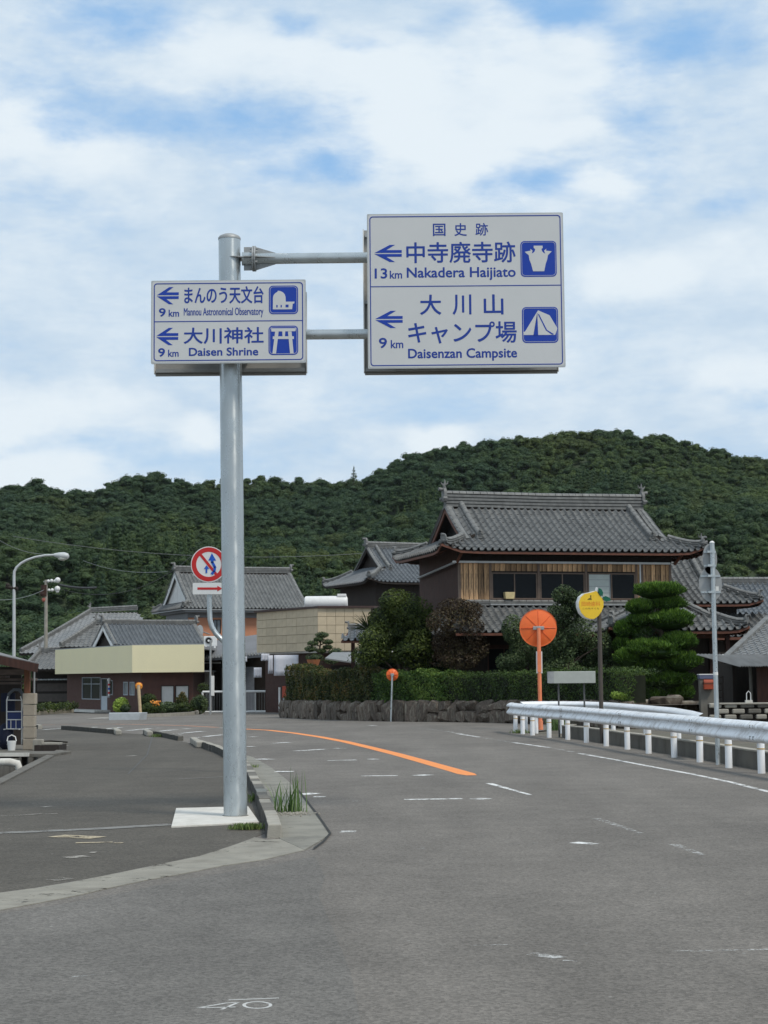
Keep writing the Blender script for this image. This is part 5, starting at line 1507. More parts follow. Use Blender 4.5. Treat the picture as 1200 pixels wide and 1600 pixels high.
# letterbox pier
lbx = thing('letterbox_pier', 'grey concrete gate pier with blue slate cap behind the right signpost', 'gate pier', (at(1105, 1110, 53).x, 53, 0))
a, b = at(1093, 1061, 53), at(1117, 1110, 53); hw = (b.x - a.x) / 2
obj('pier', MB().bx(-hw, hw, -.15, .15, 0, a.z), m_conc_dark, lbx, bevel=.01)
obj('cap', MB().bx(-hw - .02, hw + .02, -.18, .17, a.z, at(1100, 1054.5, 53).z), mat('blue slate', (.10, .115, .19), .5), lbx, bevel=.01)
obj('cap_edge', MB().bx(-hw - .03, hw + .03, -.19, .18, at(1100, 1054.5, 53).z, at(1100, 1053.5, 53).z + .01), m_white, lbx)
a, b = at(1099, 1064, 52.8), at(1114, 1077, 52.8); cxl = at(1105, 1110, 53).x
lb_ = MB(); lb_.bx(a.x - cxl, b.x - cxl, -.32, -.155, b.z, a.z - .03); lb_.tube([(a.x - cxl, -.235, a.z - .04), (b.x - cxl, -.235, a.z - .04)], .085, 10)
o = obj('letterbox', lb_, mat('rust red letterbox', (.32, .055, .02), .45, var=.08), None, bevel=.008); o.location = (cxl, 53, 0); tag(o, 'rusty red letterbox mounted on the grey gate pier', 'letterbox')
o2_ = obj('lid', MB().bx(a.x - cxl - .015, b.x - cxl + .015, -.335, -.15, a.z - .075, a.z - .055), m_copper, o)
# block wall with openings
bwll = thing('block_wall', 'low grey garden wall of rounded blocks with dark gaps below the shed', 'wall', (0, 51.5, 0))
r_ = random.Random(3)
for row in range(3):
    zb_ = at(1150, 1124 - row * 9.0, 51.5).z; zt_ = at(1150, 1124 - row * 9.0 - 7.6, 51.5).z
    x = at(1108 + (row % 2) * 10, 1110, 51.5).x
    while x < at(1300, 1110, 51.5).x:
        w_ = .34 + r_.uniform(-.04, .06)
        o = obj('wall_block', MB().bx(-w_ / 2, w_ / 2, -.12, .12, zb_, zt_), m_conc_dark if r_.random() < .5 else m_conc, bwll, bevel=.035); o.location = (x + w_ / 2, 0, 0); x += w_ + .10
obj('wall_core', MB().bx(at(1106, 1110, 51.6).x, at(1300, 1110, 51.6).x, .02, .13, 0, at(1150, 1100, 51.6).z), m_wood_dark, bwll)
obj('coping', MB().bx(at(1122, 1110, 51.5).x, at(1300, 1110, 51.5).x, -.16, .16, at(1150, 1101, 51.5).z, at(1150, 1098, 51.5).z), m_conc, bwll, bevel=.02)
# small white frame on the wall
a = at(1166, 1098, 51.5); st = thing('wire_stand', 'tiny white wire stand with a dark centre on top of the block wall', 'stand', (at(1170, 1098, 51.5).x, 51.5, at(1150, 1098, 51.5).z))
mb = MB()
for sx in (-.06, .06): mb.tube([(sx, 0, .0), (sx, 0, .26)], .012, 5)
mb.tube([(-.06, 0, .26), (0, 0, .33), (.06, 0, .26)], .012, 5); obj('frame', mb, m_white, st); obj('base', MB().bx(-.10, .10, -.06, .06, 0, .07), m_conc_new, st)

# ============================================================ BACK HOUSE (dark roof, centre)
bk = at(575, 908, 108)
back = thing('house', 'distant house with dark blue grey gabled roof between beige shop and big house', 'house', (bk.x, 108, -.5), radians(24))
irimoya(back, 6.6, 3.7, 6.6, 3.7, (1.5 + (1057 - 908) / F * 108) + .5, 2.35, 1.5, .42, m_tile_b, m_ridge, ridge_h=.4, up=.3, sag=.25, barge=m_wood_dark, gable=m_wood_dark, horn=False, rafters=False, fascia=m_wood_dark)
zb_ = 1.5 + (1057 - 908) / F * 108 + .5
obj('wall', MB().bx(.9, 12.3, .9, 6.5, 0, zb_ + .3), m_wood_dark, back)

# ============================================================ SALMON HOUSE (left)
sY_ = 122.0
sa0 = at(285, 950, sY_)
sal = thing('house', 'two storey house with white gable, grey tiled roof and salmon plaster upper walls', 'house', (sa0.x, sY_, -.55), radians(21.5))
zes = sa0.z + .55
irimoya(sal, 4.85, 4.2, 4.85, 4.2, zes, 2.75, .55, .16, m_tile, m_ridge, ridge_h=.42, up=.0, sag=.12, barge=m_white, gable=m_plaster, horn=False, rafters=False, desc=False, gin=.22, fascia=m_galv_dull)
def lxs(px, yl, o=sal, Y0=sY_, ph=radians(21.5)):
    d = ray(px, 950); k = d.x / d.y; return (k * (Y0 + yl * cos(ph)) - o.location.x + yl * sin(ph)) / (cos(ph) - k * sin(ph))
wl, wr = .6, 9.1
h_ = [(lxs(333, .75), lxs(345, .75), zes - 1.7, zes - .75)]
wall_grid(mb := MB(), wl, wr, 0, zes - .4, .75, .12, h_); mb.bx(wl, wl + .12, .87, 6.4, 0, zes - .4); mb.bx(wr - .12, wr, .87, 6.4, 0, zes - .4); obj('wall', mb, m_terra, sal)
obj('cornice', MB().bx(wl - .05, wr + .05, .68, 6.5, zes - .62, zes - .28), m_grey_pl, sal)
obj('soffit', MB().bx(wl - .35, wr + .3, .1, 7.0, zes - .28, zes - .12), m_grey_pl, sal)
obj('side_band', MB().bx(wl - .03, wl, .75, 6.4, zes - 1.6, zes - .3), m_grey_pl, sal)
window(sal, *h_[0], .78, m_wood_dark, m_glass_l, 1)
# purlin line in gable
obj('gable_rail', MB().bx(.85, .92, 2.6, 5.8, zes + .62, zes + .72), mat('blue grey rail', (.2, .22, .32), .6), sal)
# dish
dY = 121.0; dp = at(313, 986, dY); dish = thing('satellite_dish', 'small white satellite dish on the salmon plaster wall', 'satellite dish', dp, radians(-30))
mb = MB(); mb.tube([(0, -.02, 0), (0, -.06, 0), (0, .04, 0)], [.001, .30, .34], 20); mb = MB(); mb.tube([(0, .08, 0), (0, .03, 0), (0, -.05, 0), (0, -.055, 0), (0, .01, 0), (0, .06, 0)], [.02, .2, .36, .35, .2, .01], 20); ds = obj('reflector', mb, m_white, dish, True); ds.scale = (.8, 1, 1.15)
obj('feed_arm', MB().tube([(0, 0, -.3), (-.1, -.4, -.28), (-.1, -.45, -.18)], .03, 6), m_white, dish); obj('mount', MB().tube([(0, .05, 0), (.1, .9, -.2)], .04, 6), m_galv_dull, dish)
# grey lean-to roof with the fan unit on top
lz = at(318, 1030, 112).z; lt = thing('grey_lean_to', 'low grey roofed lean-to with doors between the cream shop and the beige shop', 'outbuilding', (0, 112, -.55))
def Q_(px, py, Y): p = at(px, py, Y); return V((p.x, Y - 112, p.z + .55))
a, b, c, d = Q_(308, 1030, 110.5), Q_(412, 1023, 107.0), Q_(412, 990, 113.0), Q_(320, 1003, 116.0)
mb = MB(); mb.add([a, b, c, d, a - V((0, 0, .14)), b - V((0, 0, .14)), c - V((0, 0, .14)), d - V((0, 0, .14))], [(0, 1, 2, 3), (7, 6, 5, 4), (0, 4, 5, 1), (1, 5, 6, 2), (2, 6, 7, 3), (3, 7, 4, 0)])
obj('roof', mb, mat('plain grey roofing', (.17, .172, .18), .75, var=.1, scale=.8, dirt=.3, dirtcol=(.1, .1, .1)), lt)
tt = MB()
for k in range(22): t = k / 22; p = a.lerp(b, t); tt.tube([p + V((0, -.05, .03)), p.lerp(d.lerp(c, t), .12) + V((0, 0, .03))], .05, 6)
obj('eave_tiles', tt, m_ridge, lt)
def face_box(mb, p, q, Yp, Yq, zt, zb_, t=.1):
    """vertical slab between two pixel columns"""
    A_2, B_2 = Q_(p, 1050, Yp), Q_(q, 1050, Yq); mb.prism([V((A_2.x, A_2.y, 0)), V((B_2.x, B_2.y, 0)), V((B_2.x, B_2.y + t, 0)), V((A_2.x, A_2.y + t, 0))], (0, 0, zb_), (0, 0, zt)); return mb
obj('wall', face_box(MB(), 300, 420, 113.5, 110.5, lz + .85, -.1), m_wood_dark, lt)
obj('white_wall', face_box(MB(), 299, 334, 113.2, 112.5, 2.5, .1), m_plaster, lt)
obj('door', face_box(MB(), 378, 397, 110.9, 110.6, 2.75, 0), mat('grey blue door', (.19, .21, .24), .6), lt, label='plain grey blue door behind the white rail')
obj('door', face_box(MB(), 346, 372, 111.7, 111.0, 2.7, 0), m_grey_pl, lt)
obj('fascia_rail', face_box(MB(), 318, 345, 112.3, 111.7, at(330, 1035, 112).z + .58, at(330, 1037, 112).z + .55), m_white, lt)
# fan unit
a, b = at(318.5, 994, 112.5), at(338.5, 1016, 112.5)
fu = thing('air_conditioner', 'white outdoor fan unit on legs on the lean-to roof', 'air conditioner', ((a.x + b.x) / 2, 112.5, b.z))
w_, h2 = (b.x - a.x), (a.z - b.z)
obj('casing', MB().bx(-w_ / 2, w_ / 2, 0, .35, h2 * .30, h2), m_white, fu, bevel=.02)
mb = MB(); ring(mb, disc(.24, -w_ * .12, h2 * .68, 24), disc(.19, -w_ * .12, h2 * .68, 24), -.03, 0); obj('fan_grille', mb, m_galv_dull, fu)
obj('fan_shadow_hub', MB().tube([(-w_ * .12, -.01, h2 * .68), (-w_ * .12, .0, h2 * .68)], .19, 20), m_black, fu); obj('fan_hub', MB().tube([(-w_ * .12, -.03, h2 * .68), (-w_ * .12, -.01, h2 * .68)], .07, 12), m_white, fu)
mb = MB(); 
for sx in (-.28, .28): mb.bx(sx - .06, sx + .06, 0, .3, 0, h2 * .30)
mb.bx(-w_ / 2, w_ / 2, 0, .3, -.02, .05); obj('leg', mb, m_white, fu)
# thin conduit pole in front of the lean-to
tY = 97.; tb = at(329, 1116, tY); tpn = thing('conduit_pole', 'thin grey pole standing in front of the white rail, left of the big sign pole', 'pole', (tb.x, tY, gz(tY)))
obj('shaft', MB().tube([(0, 0, 0), (0, 0, at(329, 1000, tY).z - gz(tY))], .055, 10), m_galv_dull, tpn, True); obj('meter_box', MB().bx(.03, .20, -.08, .08, 1.0, 2.3 * .9), m_white, tpn, bevel=.01)

# ============================================================ CREAM FASCIA SHOP
c0_, c1_, c2_ = at(206.5, 1050, 105), at(86, 1050, 119), at(318.5, 1050, 104.5)
shop = thing('cream_shop', 'barber shop with cream fascia band over dark brown brick walls', 'shop', (c0_.x, 105, gz(105)))
g5 = gz(105); ft = at(206.5, 1008.2, 105).z - g5; fb2 = at(206.5, 1051, 105).z - g5
def rel(p): return V((p.x - c0_.x, p.y - 105, 0))
K0, K1, K2_ = V((0, 0, 0)), rel(c1_), rel(c2_)
n1 = V((K1.y, -K1.x, 0)).normalized(); n1 = n1 if n1.y < 0 or n1.x < 0 else -n1
if n1.x > 0: n1 = -n1
n2 = V((0, -1, 0)) 
din = V((3.0, 10, 0)).normalized()
ip = lambda p, k: p + k
thk = .22
e1 = (K1 - K0).normalized(); e2 = (K2_ - K0).normalized()
mb = MB(); mb.prism([K0, K1, K1 - n1 * thk, K0 - n1 * thk + e2 * .1], (0, 0, fb2), (0, 0, ft)); obj('fascia', mb, m_cream, shop)
mb = MB(); mb.prism([K0 + e2 * .0, K2_, K2_ + V((0, thk, 0)), V((0.1, thk, 0))], (0, 0, fb2 + .002), (0, 0, ft - .002)); obj('fascia', mb, m_cream, shop)
mb = MB(); mb.prism([K0 + V((.1, .1, 0)), K1 - n1 * .1, K1 - n1 * 6, K2_ + V((0, 8, 0)), K2_ + V((-.1, .1, 0))], (0, 0, ft - .25), (0, 0, ft - .1)); mb.prism([K0 + V((.1, .1, 0)), K1 - n1 * .1, K1 - n1 * 6, K2_ + V((0, 8, 0)), K2_ + V((-.1, .1, 0))], (0, 0, fb2 + .02), (0, 0, fb2 + .1)); obj('flat_roof', mb, m_grey_pl, shop)
mb = MB(); mb.prism([K0, K1, K1 - n1 * .1, K0 + V((.05, .1, 0))], (0, 0, ft), (0, 0, ft + .05)); mb.prism([K0 + e2 * .05, K2_, K2_ + V((0, .1, 0)), V((.05, .1, 0))], (0, 0, ft + .001), (0, 0, ft + .048)); obj('fascia_capping', mb, m_galv_dull, shop)
# walls, inset under the fascia
W0 = K0 - n1 * .45 + V((.1, .5, 0)); W1 = W0 + e1 * (K1.length - .6); W2 = V((at(301, 1080, 105.5).x - c0_.x, W0.y, 0))


def walled(parent, a, b, nrm, z0, z1, holes_px, m, name='wall', t=.15, hz_=None):
    """vertical wall from a to b (local), holes as (s0, s1, z0, z1) along it; returns an Empty frame whose x runs a->b and -y is outward"""
    d = (b - a); Lw = d.length; ang = math.atan2(d.y, d.x)
    fr = bpy.data.objects.new(name, None)
    mb = MB(); wall_grid(mb, 0, Lw, z0, z1, 0, t, holes_px)
    o = obj(name, mb, m, parent); o.location = (a.x, a.y, 0); o.rotation_euler[2] = ang
    return o, Lw


def s_on(px, a, b, org, ang0=0):
    """distance along the line a->b (local to org, unrotated) where the pixel column px crosses it"""
    d = ray(px, 1050); k = d.x / d.y; A2 = a + org; D2 = (b - a).normalized()
    return (k * A2.y - A2.x) / (D2.x - k * D2.y)


org = V((c0_.x, 105, 0))
# left wall runs from W1 (far) to W0 (near) so that -y points outward
def sL(px): return s_on(px, W1, W0, org)
def sR(px): return s_on(px, W0, W2, org)
def zl_(py, px, a=None): return None
hL = [(sL(128.5), sL(157), .75, 2.15), (sL(158.5), sL(168), .02, 2.08), (sL(170), sL(176.5), 1.05, 1.95), (sL(193), sL(200), 1.05, 1.85), (sL(203), sL(210.5) if sL(210.5) < (W0 - W1).length - .05 else (W0 - W1).length - .1, 1.05, 1.85)]
wl_, Lw = walled(shop, W1, W0, n1, 0, fb2, hL, m_brick, 'brick_wall')
hR = [(sR(251.5), sR(272), .45, 1.62), (sR(274), sR(295), .45, 1.62)]
wr_, Lw2 = walled(shop, W0, W2, n2, 0, fb2, hR, m_brick, 'brick_wall')
m_fr = mat('pale blue grey frame', (.40, .44, .48), .5, var=.05)
def win_on(w_, h, glass, bars=0, hor=(), name='window', frame=m_fr, **k):
    return window(w_, h[0], h[1], h[2], h[3], .03, frame, glass, bars, .05, hor, name, **k)
win_on(wl_, hL[0], m_glass, 1, (.7,)); dr = win_on(wl_, hL[1], m_glass, 0, (), 'door')
obj('door_panel', MB().bx(hL[1][0] + .05, hL[1][1] - .05, .0, .02, .05, .98), m_fr, dr)
win_on(wl_, hL[2], m_glass, 0); win_on(wl_, hL[3], m_glass_l, 0); win_on(wl_, hL[4], m_glass_l, 0)
m_blind = mat('white shutter', (.60, .60, .585), .6, var=.05, dirt=.15)
for h in hR: w3 = win_on(wr_, h, m_blind, 0, (), frame=m_wood_dark)
obj('door_step', MB().bx(hL[0][0] - 1, hL[1][1] + .6, -1.0, 0, -.02, .12), m_conc_new, wl_)
obj('curtain', MB().bx(hL[0][0] + (hL[0][1] - hL[0][0]) * .55, hL[0][1] - .08, .06, .08, .82, 2.08), m_glass_l, wl_)
# brick joints: courses as real geometry in one part
bj = MB()
zz = .0
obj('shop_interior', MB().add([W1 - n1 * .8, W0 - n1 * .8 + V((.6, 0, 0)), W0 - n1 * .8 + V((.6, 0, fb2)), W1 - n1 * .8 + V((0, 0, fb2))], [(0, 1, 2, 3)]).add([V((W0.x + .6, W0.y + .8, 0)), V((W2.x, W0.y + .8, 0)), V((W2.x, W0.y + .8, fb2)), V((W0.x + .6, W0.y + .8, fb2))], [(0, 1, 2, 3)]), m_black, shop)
obj('right_wall', MB().bx(W2.x - .15, W2.x, W0.y + .15, W0.y + 7, 0, fb2), m_brick, shop)
# barber pole
bpx = s_on(178, W1, W0, org); bpo = thing('barber_pole', 'red and white striped barber pole on brackets beside the shop door', 'barber pole', (0, 0, 0))
bpo.location = org + W1 + (W0 - W1).normalized() * bpx + n1 * .3 + V((0, 0, g5))
for i in range(7):
    mb = MB(); mb.tube([(0, 0, 1.0 + i * .125), (0, 0, 1.125 + i * .125)], .07, 12); o = obj('stripe', mb, [m_signwhite, m_signred, m_signwhite, m_signblue][i % 4], bpo, True)
obj('globe', MB().ball((0, 0, 1.98), .12, 12, 8), m_white, bpo, True); obj('base', MB().tube([(0, 0, .9), (0, 0, 1.0)], .14, 12), m_galv_dull, bpo)
# little tiled house standing over the shop
g1 = at(178, 1010, 115); gab = thing('gabled_house', 'small tiled roof with white arched gable rising right behind the cream fascia', 'house', (g1.x, 115, -.55), radians(30))
zeg = at(160, 1008, 115).z + .55
irimoya(gab, 3.3, 2.0, 3.3, 2.0, zeg, 1.45, .55, 0, m_tile_b, m_ridge, ridge_h=.3, ridge_w=.26, up=0, sag=.15, barge=m_white, gable=m_wood_dark, horn=False, rafters=False, desc=False, gin=.3, fascia=m_wood_dark)
obj('wall', MB().bx(.5, 6.3, .4, 3.6, 0, zeg), m_wood_dark, gab)
# big pale roof far left and the low tiled roof beside the shop
def roof_quad(house, px4, Y0, Y1, m, base, ridge_m=m_ridge, tw=.3, hips=True, ridgecap=True):
    (x0, y0), (x1, y1), (x2, y2), (x3, y3) = px4
    a, b, c, d = at(x0, y0, Y0), at(x1, y1, Y0), at(x2, y2, Y1), at(x3, y3, Y1)
    a, b, c, d = [V((p.x - house.location.x, p.y - house.location.y, p.z - base)) for p in (a, b, c, d)]
    Lq = b.x - a.x; P = Patch(a, (1, 0, 0), (0, 1, 0), Lq, Y1 - Y0, d.z - a.z, lambda v: v * (d.x - a.x), lambda v: Lq - v * (b.x - c.x), .08)
    P.sheet(mb := MB(), .12); obj('roof_deck', mb, m_wood_dark, house); tiles(P, house, m, tw, .36, .05)
    if ridgecap: ridge_bar(house, [d, c], ridge_m, .34, .38, layers=2); oni(house, d + V((0, 0, .15)), (-1, 0, 0), ridge_m, .7, True)
    if hips: ridge_bar(house, [P.P(v * (d.x - a.x), v) + V((0, 0, .02)) for v in np.linspace(1, .02, 6)], ridge_m, .30, .28, 'corner_ridge', 2)
    return P
fl_ = thing('house', 'wide pale grey tiled roof sloping down to the left behind the shop', 'house', (at(100, 1020, 130).x, 130, -.55))
Pq = roof_quad(fl_, [(30, 1021), (250, 1021), (215, 953), (141, 957)], 128, 137, m_tile_l, -.55)
side_house = thing('house', 'small dark tiled roof end between the wide pale roof and the white arched gable', 'house', (at(120, 1010, 120).x, 120, -.55))
Ps = roof_quad(side_house, [(94, 1011), (190, 1011), (165, 975), (150, 975)], 119, 122, m_tile, -.55)
obj('wall', MB().bx(Ps.P(.5, 0).x, Ps.P(3, 0).x, .2, 2.5, 0, Ps.P(0, 0).z), m_wood_dark, side_house)
obj('wall', MB().bx(at(55, 1020, 130).x - fl_.location.x, 8, 1, 8, 0, Pq.P(0, 0).z + .2), m_wood_dark, fl_)
# second sloped ridge line in front of it
ll = thing('house', 'low dark timber house with small tiled roof left of the cream shop', 'house', (at(70, 1045, 122).x, 122, -.55))
Pl = roof_quad(ll, [(38, 1046), (130, 1046), (120, 1018), (62, 1020)], 121, 125, m_tile, -.55)
x0, x1 = at(50, 1060, 122.5).x - ll.location.x, at(128, 1060, 122.5).x - ll.location.x
obj('wall', MB().bx(x0, x1, .5, 3.5, 0, Pl.P(0, 0).z), m_wood_dark, ll)
for i, (p, q_, y0, y1) in enumerate([(58, 105, 1068, 1080), (58, 105, 1084, 1096)]):
    a, b = at(p, y0, 122.4), at(q_, y1, 122.4); obj('shutter_panel', MB().bx(a.x - ll.location.x, b.x - ll.location.x, .42, .5, b.z + .55, a.z + .55), mat('grey brown panel', (.10, .085, .075), .7, var=.15), ll)
obj('gutter', MB().tube([(x0 - .2, -.3, at(60, 1062, 121.7).z + .55), (x1, -.3, at(60, 1062, 121.7).z + .55)], .05, 8), m_galv, ll)
# raised bed
rbx = thing('raised_bed', 'long low planting bed with pale stone edge beside the low timber house', 'planter', (at(80, 1108, 100).x, 100, gz(100)))
a, b = at(50, 1112, 100), at(106, 1112, 106)
mb = MB(); p0_, p1_ = V((a.x - rbx.location.x, 0, 0)), V((b.x - rbx.location.x, 6, 0)); mb.prism([p0_, p1_, p1_ + V((0, 2, 0)), p0_ + V((0, 2, 0))], (0, 0, 0), (0, 0, .32)); obj('edging', mb, mat('buff stone edging', (.30, .27, .21), .85, var=.15), rbx)
cr = [((p0_.lerp(p1_, t) + V((.1, .7, .42)))[:], (.55, .5, .28)) for t in np.linspace(0, 1, 8)]
link('plants', crown_mesh('plants', cr, 1600, .13, 5, .5, .4), L_green, rbx)

# ============================================================ BEIGE SHOP
bc0, bc1, bc2 = at(497, 1017, 92), at(401, 1017, 97.6), at(580, 1017, 92.4)
bsh = thing('beige_shop', 'flat roofed shop clad in beige panels with white cloth hangings below', 'shop', (bc0.x, 92, gz(92)))
gb = gz(92); bt = at(497, 950, 92).z - gb; bb_ = at(497, 1017, 92).z - gb
def relb(p): return V((p.x - bc0.x, p.y - 92, 0))
J0, J1, J2 = V((0, 0, 0)), relb(bc1), relb(bc2)
for a, b, nc, nr_ in ((J1, J0, 6, 5), (J0, J2, 6, 5)):
    d = b - a; ang = math.atan2(d.y, d.x); Lp = d.length; pwid = Lp / nc; ph_ = (bt - bb_) / nr_
    fr = bpy.data.objects.new('panel_wall', None); C.objects.link(fr); fr.parent = bsh; fr.location = a; fr.rotation_euler[2] = ang
    pm_ = MB().bx(.007, pwid - .007, 0, .05, .009, ph_ - .009).mesh('cladding_panel'); pm_.materials.append(m_beige)
    for i in range(nc):
        for j in range(nr_): o = link('cladding_panel', pm_, None, fr); o.location = (i * pwid, random.uniform(-.006, .006), bb_ + j * ph_)
    obj('panel_backing', MB().bx(.02, Lp - .02, .052, .12, bb_ + .01, bt - .01), mat('brown joint', (.20, .14, .085), .8), fr)
roofp = [J0 + V((0, -.12, 0)), J2 + V((.15, -.1, 0)), J2 + V((2.5, 6, 0)), J1 + V((2.8, 6, 0)), J1 + V((-.15, -.1, 0))]
mb = MB(); mb.prism(roofp, (0, 0, bt + .0), (0, 0, bt + .10)); obj('roof_edge', mb, mat('dark brown flashing', (.06, .035, .03), .6), bsh)
ins_ = [J0 + V((0, .3, 0)), J2 + V((-.3, .3, 0)), J2 + V((2.2, 5.5, 0)), J1 + V((2.8, 5.5, 0)), J1 + V((.3, .3, 0))]
mb = MB(); mb.prism(ins_, (0, 0, bb_ - .08), (0, 0, bb_ + .05)); obj('soffit', mb, m_white, bsh)
# lower wall (recessed)
a, b = J1 + V((.4, 1.1, 0)), J0 + V((.2, 1.2, 0)); d = b - a
mb = MB(); mb.prism([a, b, b + V((0, .15, 0)), a + V((0, .15, 0))], (0, 0, 0), (0, 0, bb_)); b3 = J2 + V((-.2, 1.2, 0)); mb.prism([b, b3, b3 + V((0, .15, 0)), b + V((0, .15, 0))], (0, 0, .0), (0, 0, bb_)); obj('lower_wall', mb, m_brick, bsh)
def cloth(p, q_, y0, y1, Y, label):
    a, b = at(p, y0, Y), at(q_, y1, Y); w_ = b.x - a.x; h_3 = a.z - b.z; n = 9; vs = []; fs = []
    for j in range(5):
        for i in range(n + 1): vs.append((w_ * i / n, .05 * sin(i * 1.9 + j * .4) * (j / 4 + .2), -h_3 * j / 4))
    for j in range(4):
        for i in range(n): k = j * (n + 1) + i; fs.append((k, k + 1, k + n + 2, k + n + 1))
    o = obj('hanging_cloth', MB().add(vs, fs), mat('white cloth', (.56, .57, .62), .9, var=.06), None, 'all'); o.location = a
    sm = o.modifiers.new('thick', 'SOLIDIFY'); sm.thickness = .015
    tag(o, label, 'cloth', 'white cloths hung under the beige shop')
cloth(428, 466.5, 1023.5, 1055.5, 93.4, 'largest white cloth under the beige shop front')
cloth(419, 426.5, 1024, 1052.5, 94.0, 'narrow white cloth just left of the largest one')
cloth(408, 421, 1021.5, 1032.5, 95.0, 'short tilted white cloth high under the beige cladding')
cloth(396.5, 409, 1043, 1058.5, 96.0, 'small square white cloth lowest beside the steel pole')
cloth(375, 386, 1026, 1034, 103.0, 'little pale cloth strip tucked next to the steel pole')
# tank on the roof
tk0, tk1 = at(475, 941, 95), at(543, 939.5, 95); tank = thing('water_tank', 'white horizontal cylindrical water tank on the beige shop roof', 'tank', (tk0.x, 95, bt + gb + .1))
h3 = .44
lz_ = [(0, .30), (.04, .40), (.12, h3), (2.0, h3), (2.2, h3), (2.28, .4), (2.32, .3)]; Lt = tk1.x - tk0.x; sc3 = Lt / 2.32
zc = at(500, 941.5, 95).z - tank.location.z - .0
obj('tank_body', MB().tube([(x * sc3, .4, zc) for x, r in lz_], [r * .82 for x, r in lz_], 22), m_white, tank, True)
obj('tank_cap', MB().bx(Lt * .76, Lt * .97, .15, .65, zc + .30, zc + .46), m_white, tank, bevel=.03)
mb = MB()
for f in (.15, .8): mb.bx(Lt * f, Lt * f + .12, .05, .75, 0, max(zc - .2, .02))
obj('cradle', mb, m_galv_dull, tank)
# white rail in front
rY = 99.; ra_, rb2 = at(316.5, 1113, rY), at(440, 1113, rY)
rail = thing('white_rail', 'low white tubular rail in front of the shop doors, crossing behind the big pole', 'railing', (ra_.x, rY, gz(rY)))
hR_ = at(330, 1081, rY).z - at(330, 1112.5, rY).z; Lr_ = rb2.x - ra_.x; z0r = at(330, 1112.5, rY).z - gz(rY)
for nm, z in (('top_rail', z0r + hR_), ('bottom_rail', z0r)): obj(nm, MB().tube([(0, 0, z), (Lr_, 0, z)], .06, 8), m_white, rail, True)
for x in (0, Lr_): obj('post', MB().tube([(x, 0, 0), (x, 0, z0r + hR_)], .055, 8), m_white, rail, True)
for k in range(1, 3): obj('post', MB().tube([(Lr_ * k / 3, 0, z0r), (Lr_ * k / 3, 0, z0r + hR_)], .03, 6), m_white, rail, True)
# mesh panel of fine bars
mb = MB()
for k in range(30): x = Lr_ * (k + .5) / 30; mb.tube([(x, 0, z0r), (x, 0, z0r + hR_)], .007, 3)
obj('bars', mb, m_galv_dull, rail)
# orange-red post/box and white bollard at the rail's right end
a, b = at(441, 1072, 94), at(447, 1090, 94); o = obj('red_box', MB().bx(0, b.x - a.x, 0, .25, 0, a.z - b.z), mat('faded red box', (.42, .08, .045), .5), None, bevel=.02); o.location = b - V((b.x - a.x, 0, 0)); o.location = (a.x, 94, b.z)
tag(o, 'small faded red box at the left end of the hedge', 'box'); obj('stand', MB().bx(.03, .1, .05, .2, gz(94) - b.z, 0), m_galv_dull, o)
a = at(437, 1109, 95); o = obj('bollard', MB().tube([(0, 0, 0), (0, 0, at(437, 1074, 95).z - gz(95))], .06, 10), m_white, None, True); o.location = (a.x, 95, gz(95)); tag(o, 'slim white bollard at the right end of the white rail', 'bollard')

# ============================================================ GARDEN WALL, HEDGE, LOT
wp = px2([(441, 1121), (458, 1122), (480, 1123.3), (520, 1124.8), (560, 1126), (611, 1127.2), (660, 1127.8), (720, 1128.5), (780, 1129.5), (830, 1131), (900, 1133), (985, 1137)])
lotp = [(p.x, p.y) for p in wp] + [(gp(900, 1133).x + 3, 62), (16, 56), (30, 56), (30, 110), (-2, 110), (wp[0].x, wp[0].y + 14)]
lot = MB()
def lotz(Y): return .62 + gz(Y) * .6
for p in lotp: pass
bm = bmesh.new(); bm.faces.new([bm.verts.new((x, y, lotz(y))) for x, y in [(wp[0].x + .3, wp[0].y + .3)] + [(p.x + .1, p.y + .35) for p in wp[1:]] + [(16, 57), (30, 57), (30, 95), (-2, 95), (-2.5, 84)]])
bmesh.ops.triangulate(bm, faces=bm.faces[:]); me = bpy.data.meshes.new('garden_ground'); bm.to_mesh(me); bm.free(); link('garden_ground', me, m_soil, kind='structure')
sw_ = thing('stone_wall', 'low dark wall of rough mossy boulders under the long clipped hedge', 'wall', (wp[0].x, wp[0].y, 0)); so_ = V((wp[0].x, wp[0].y, 0))
bcore = MB().sweep([p + V((.12, .32, -.1)) - so_ for p in wp], [(-.14, 0), (.14, 0), (.14, .72), (-.14, .72)])
obj('wall_core', bcore, mat('dark joint earth', (.02, .016, .012), .95), sw_)
r_ = random.Random(11)


def rock(sx, sy, sz, seed):
    r = np.random.default_rng(seed); P = r.normal(0, 1, (26, 3)); P /= np.linalg.norm(P, axis=1)[:, None]; P = np.sign(P) * np.abs(P) ** .62
    P /= np.abs(P).max(1)[:, None] ** .5; P *= np.array([sx, sy, sz]) * 1.02
    bm = bmesh.new(); [bm.verts.new(p) for p in P]; hull = bmesh.ops.convex_hull(bm, input=bm.verts[:])
    bmesh.ops.delete(bm, geom=[v for v in bm.verts if not v.link_faces], context='VERTS')
    bm.verts.index_update(); o = MB(); o.add([tuple(v.co) for v in bm.verts], [tuple(v.index for v in f.verts) for f in bm.faces]); bm.free(); return o


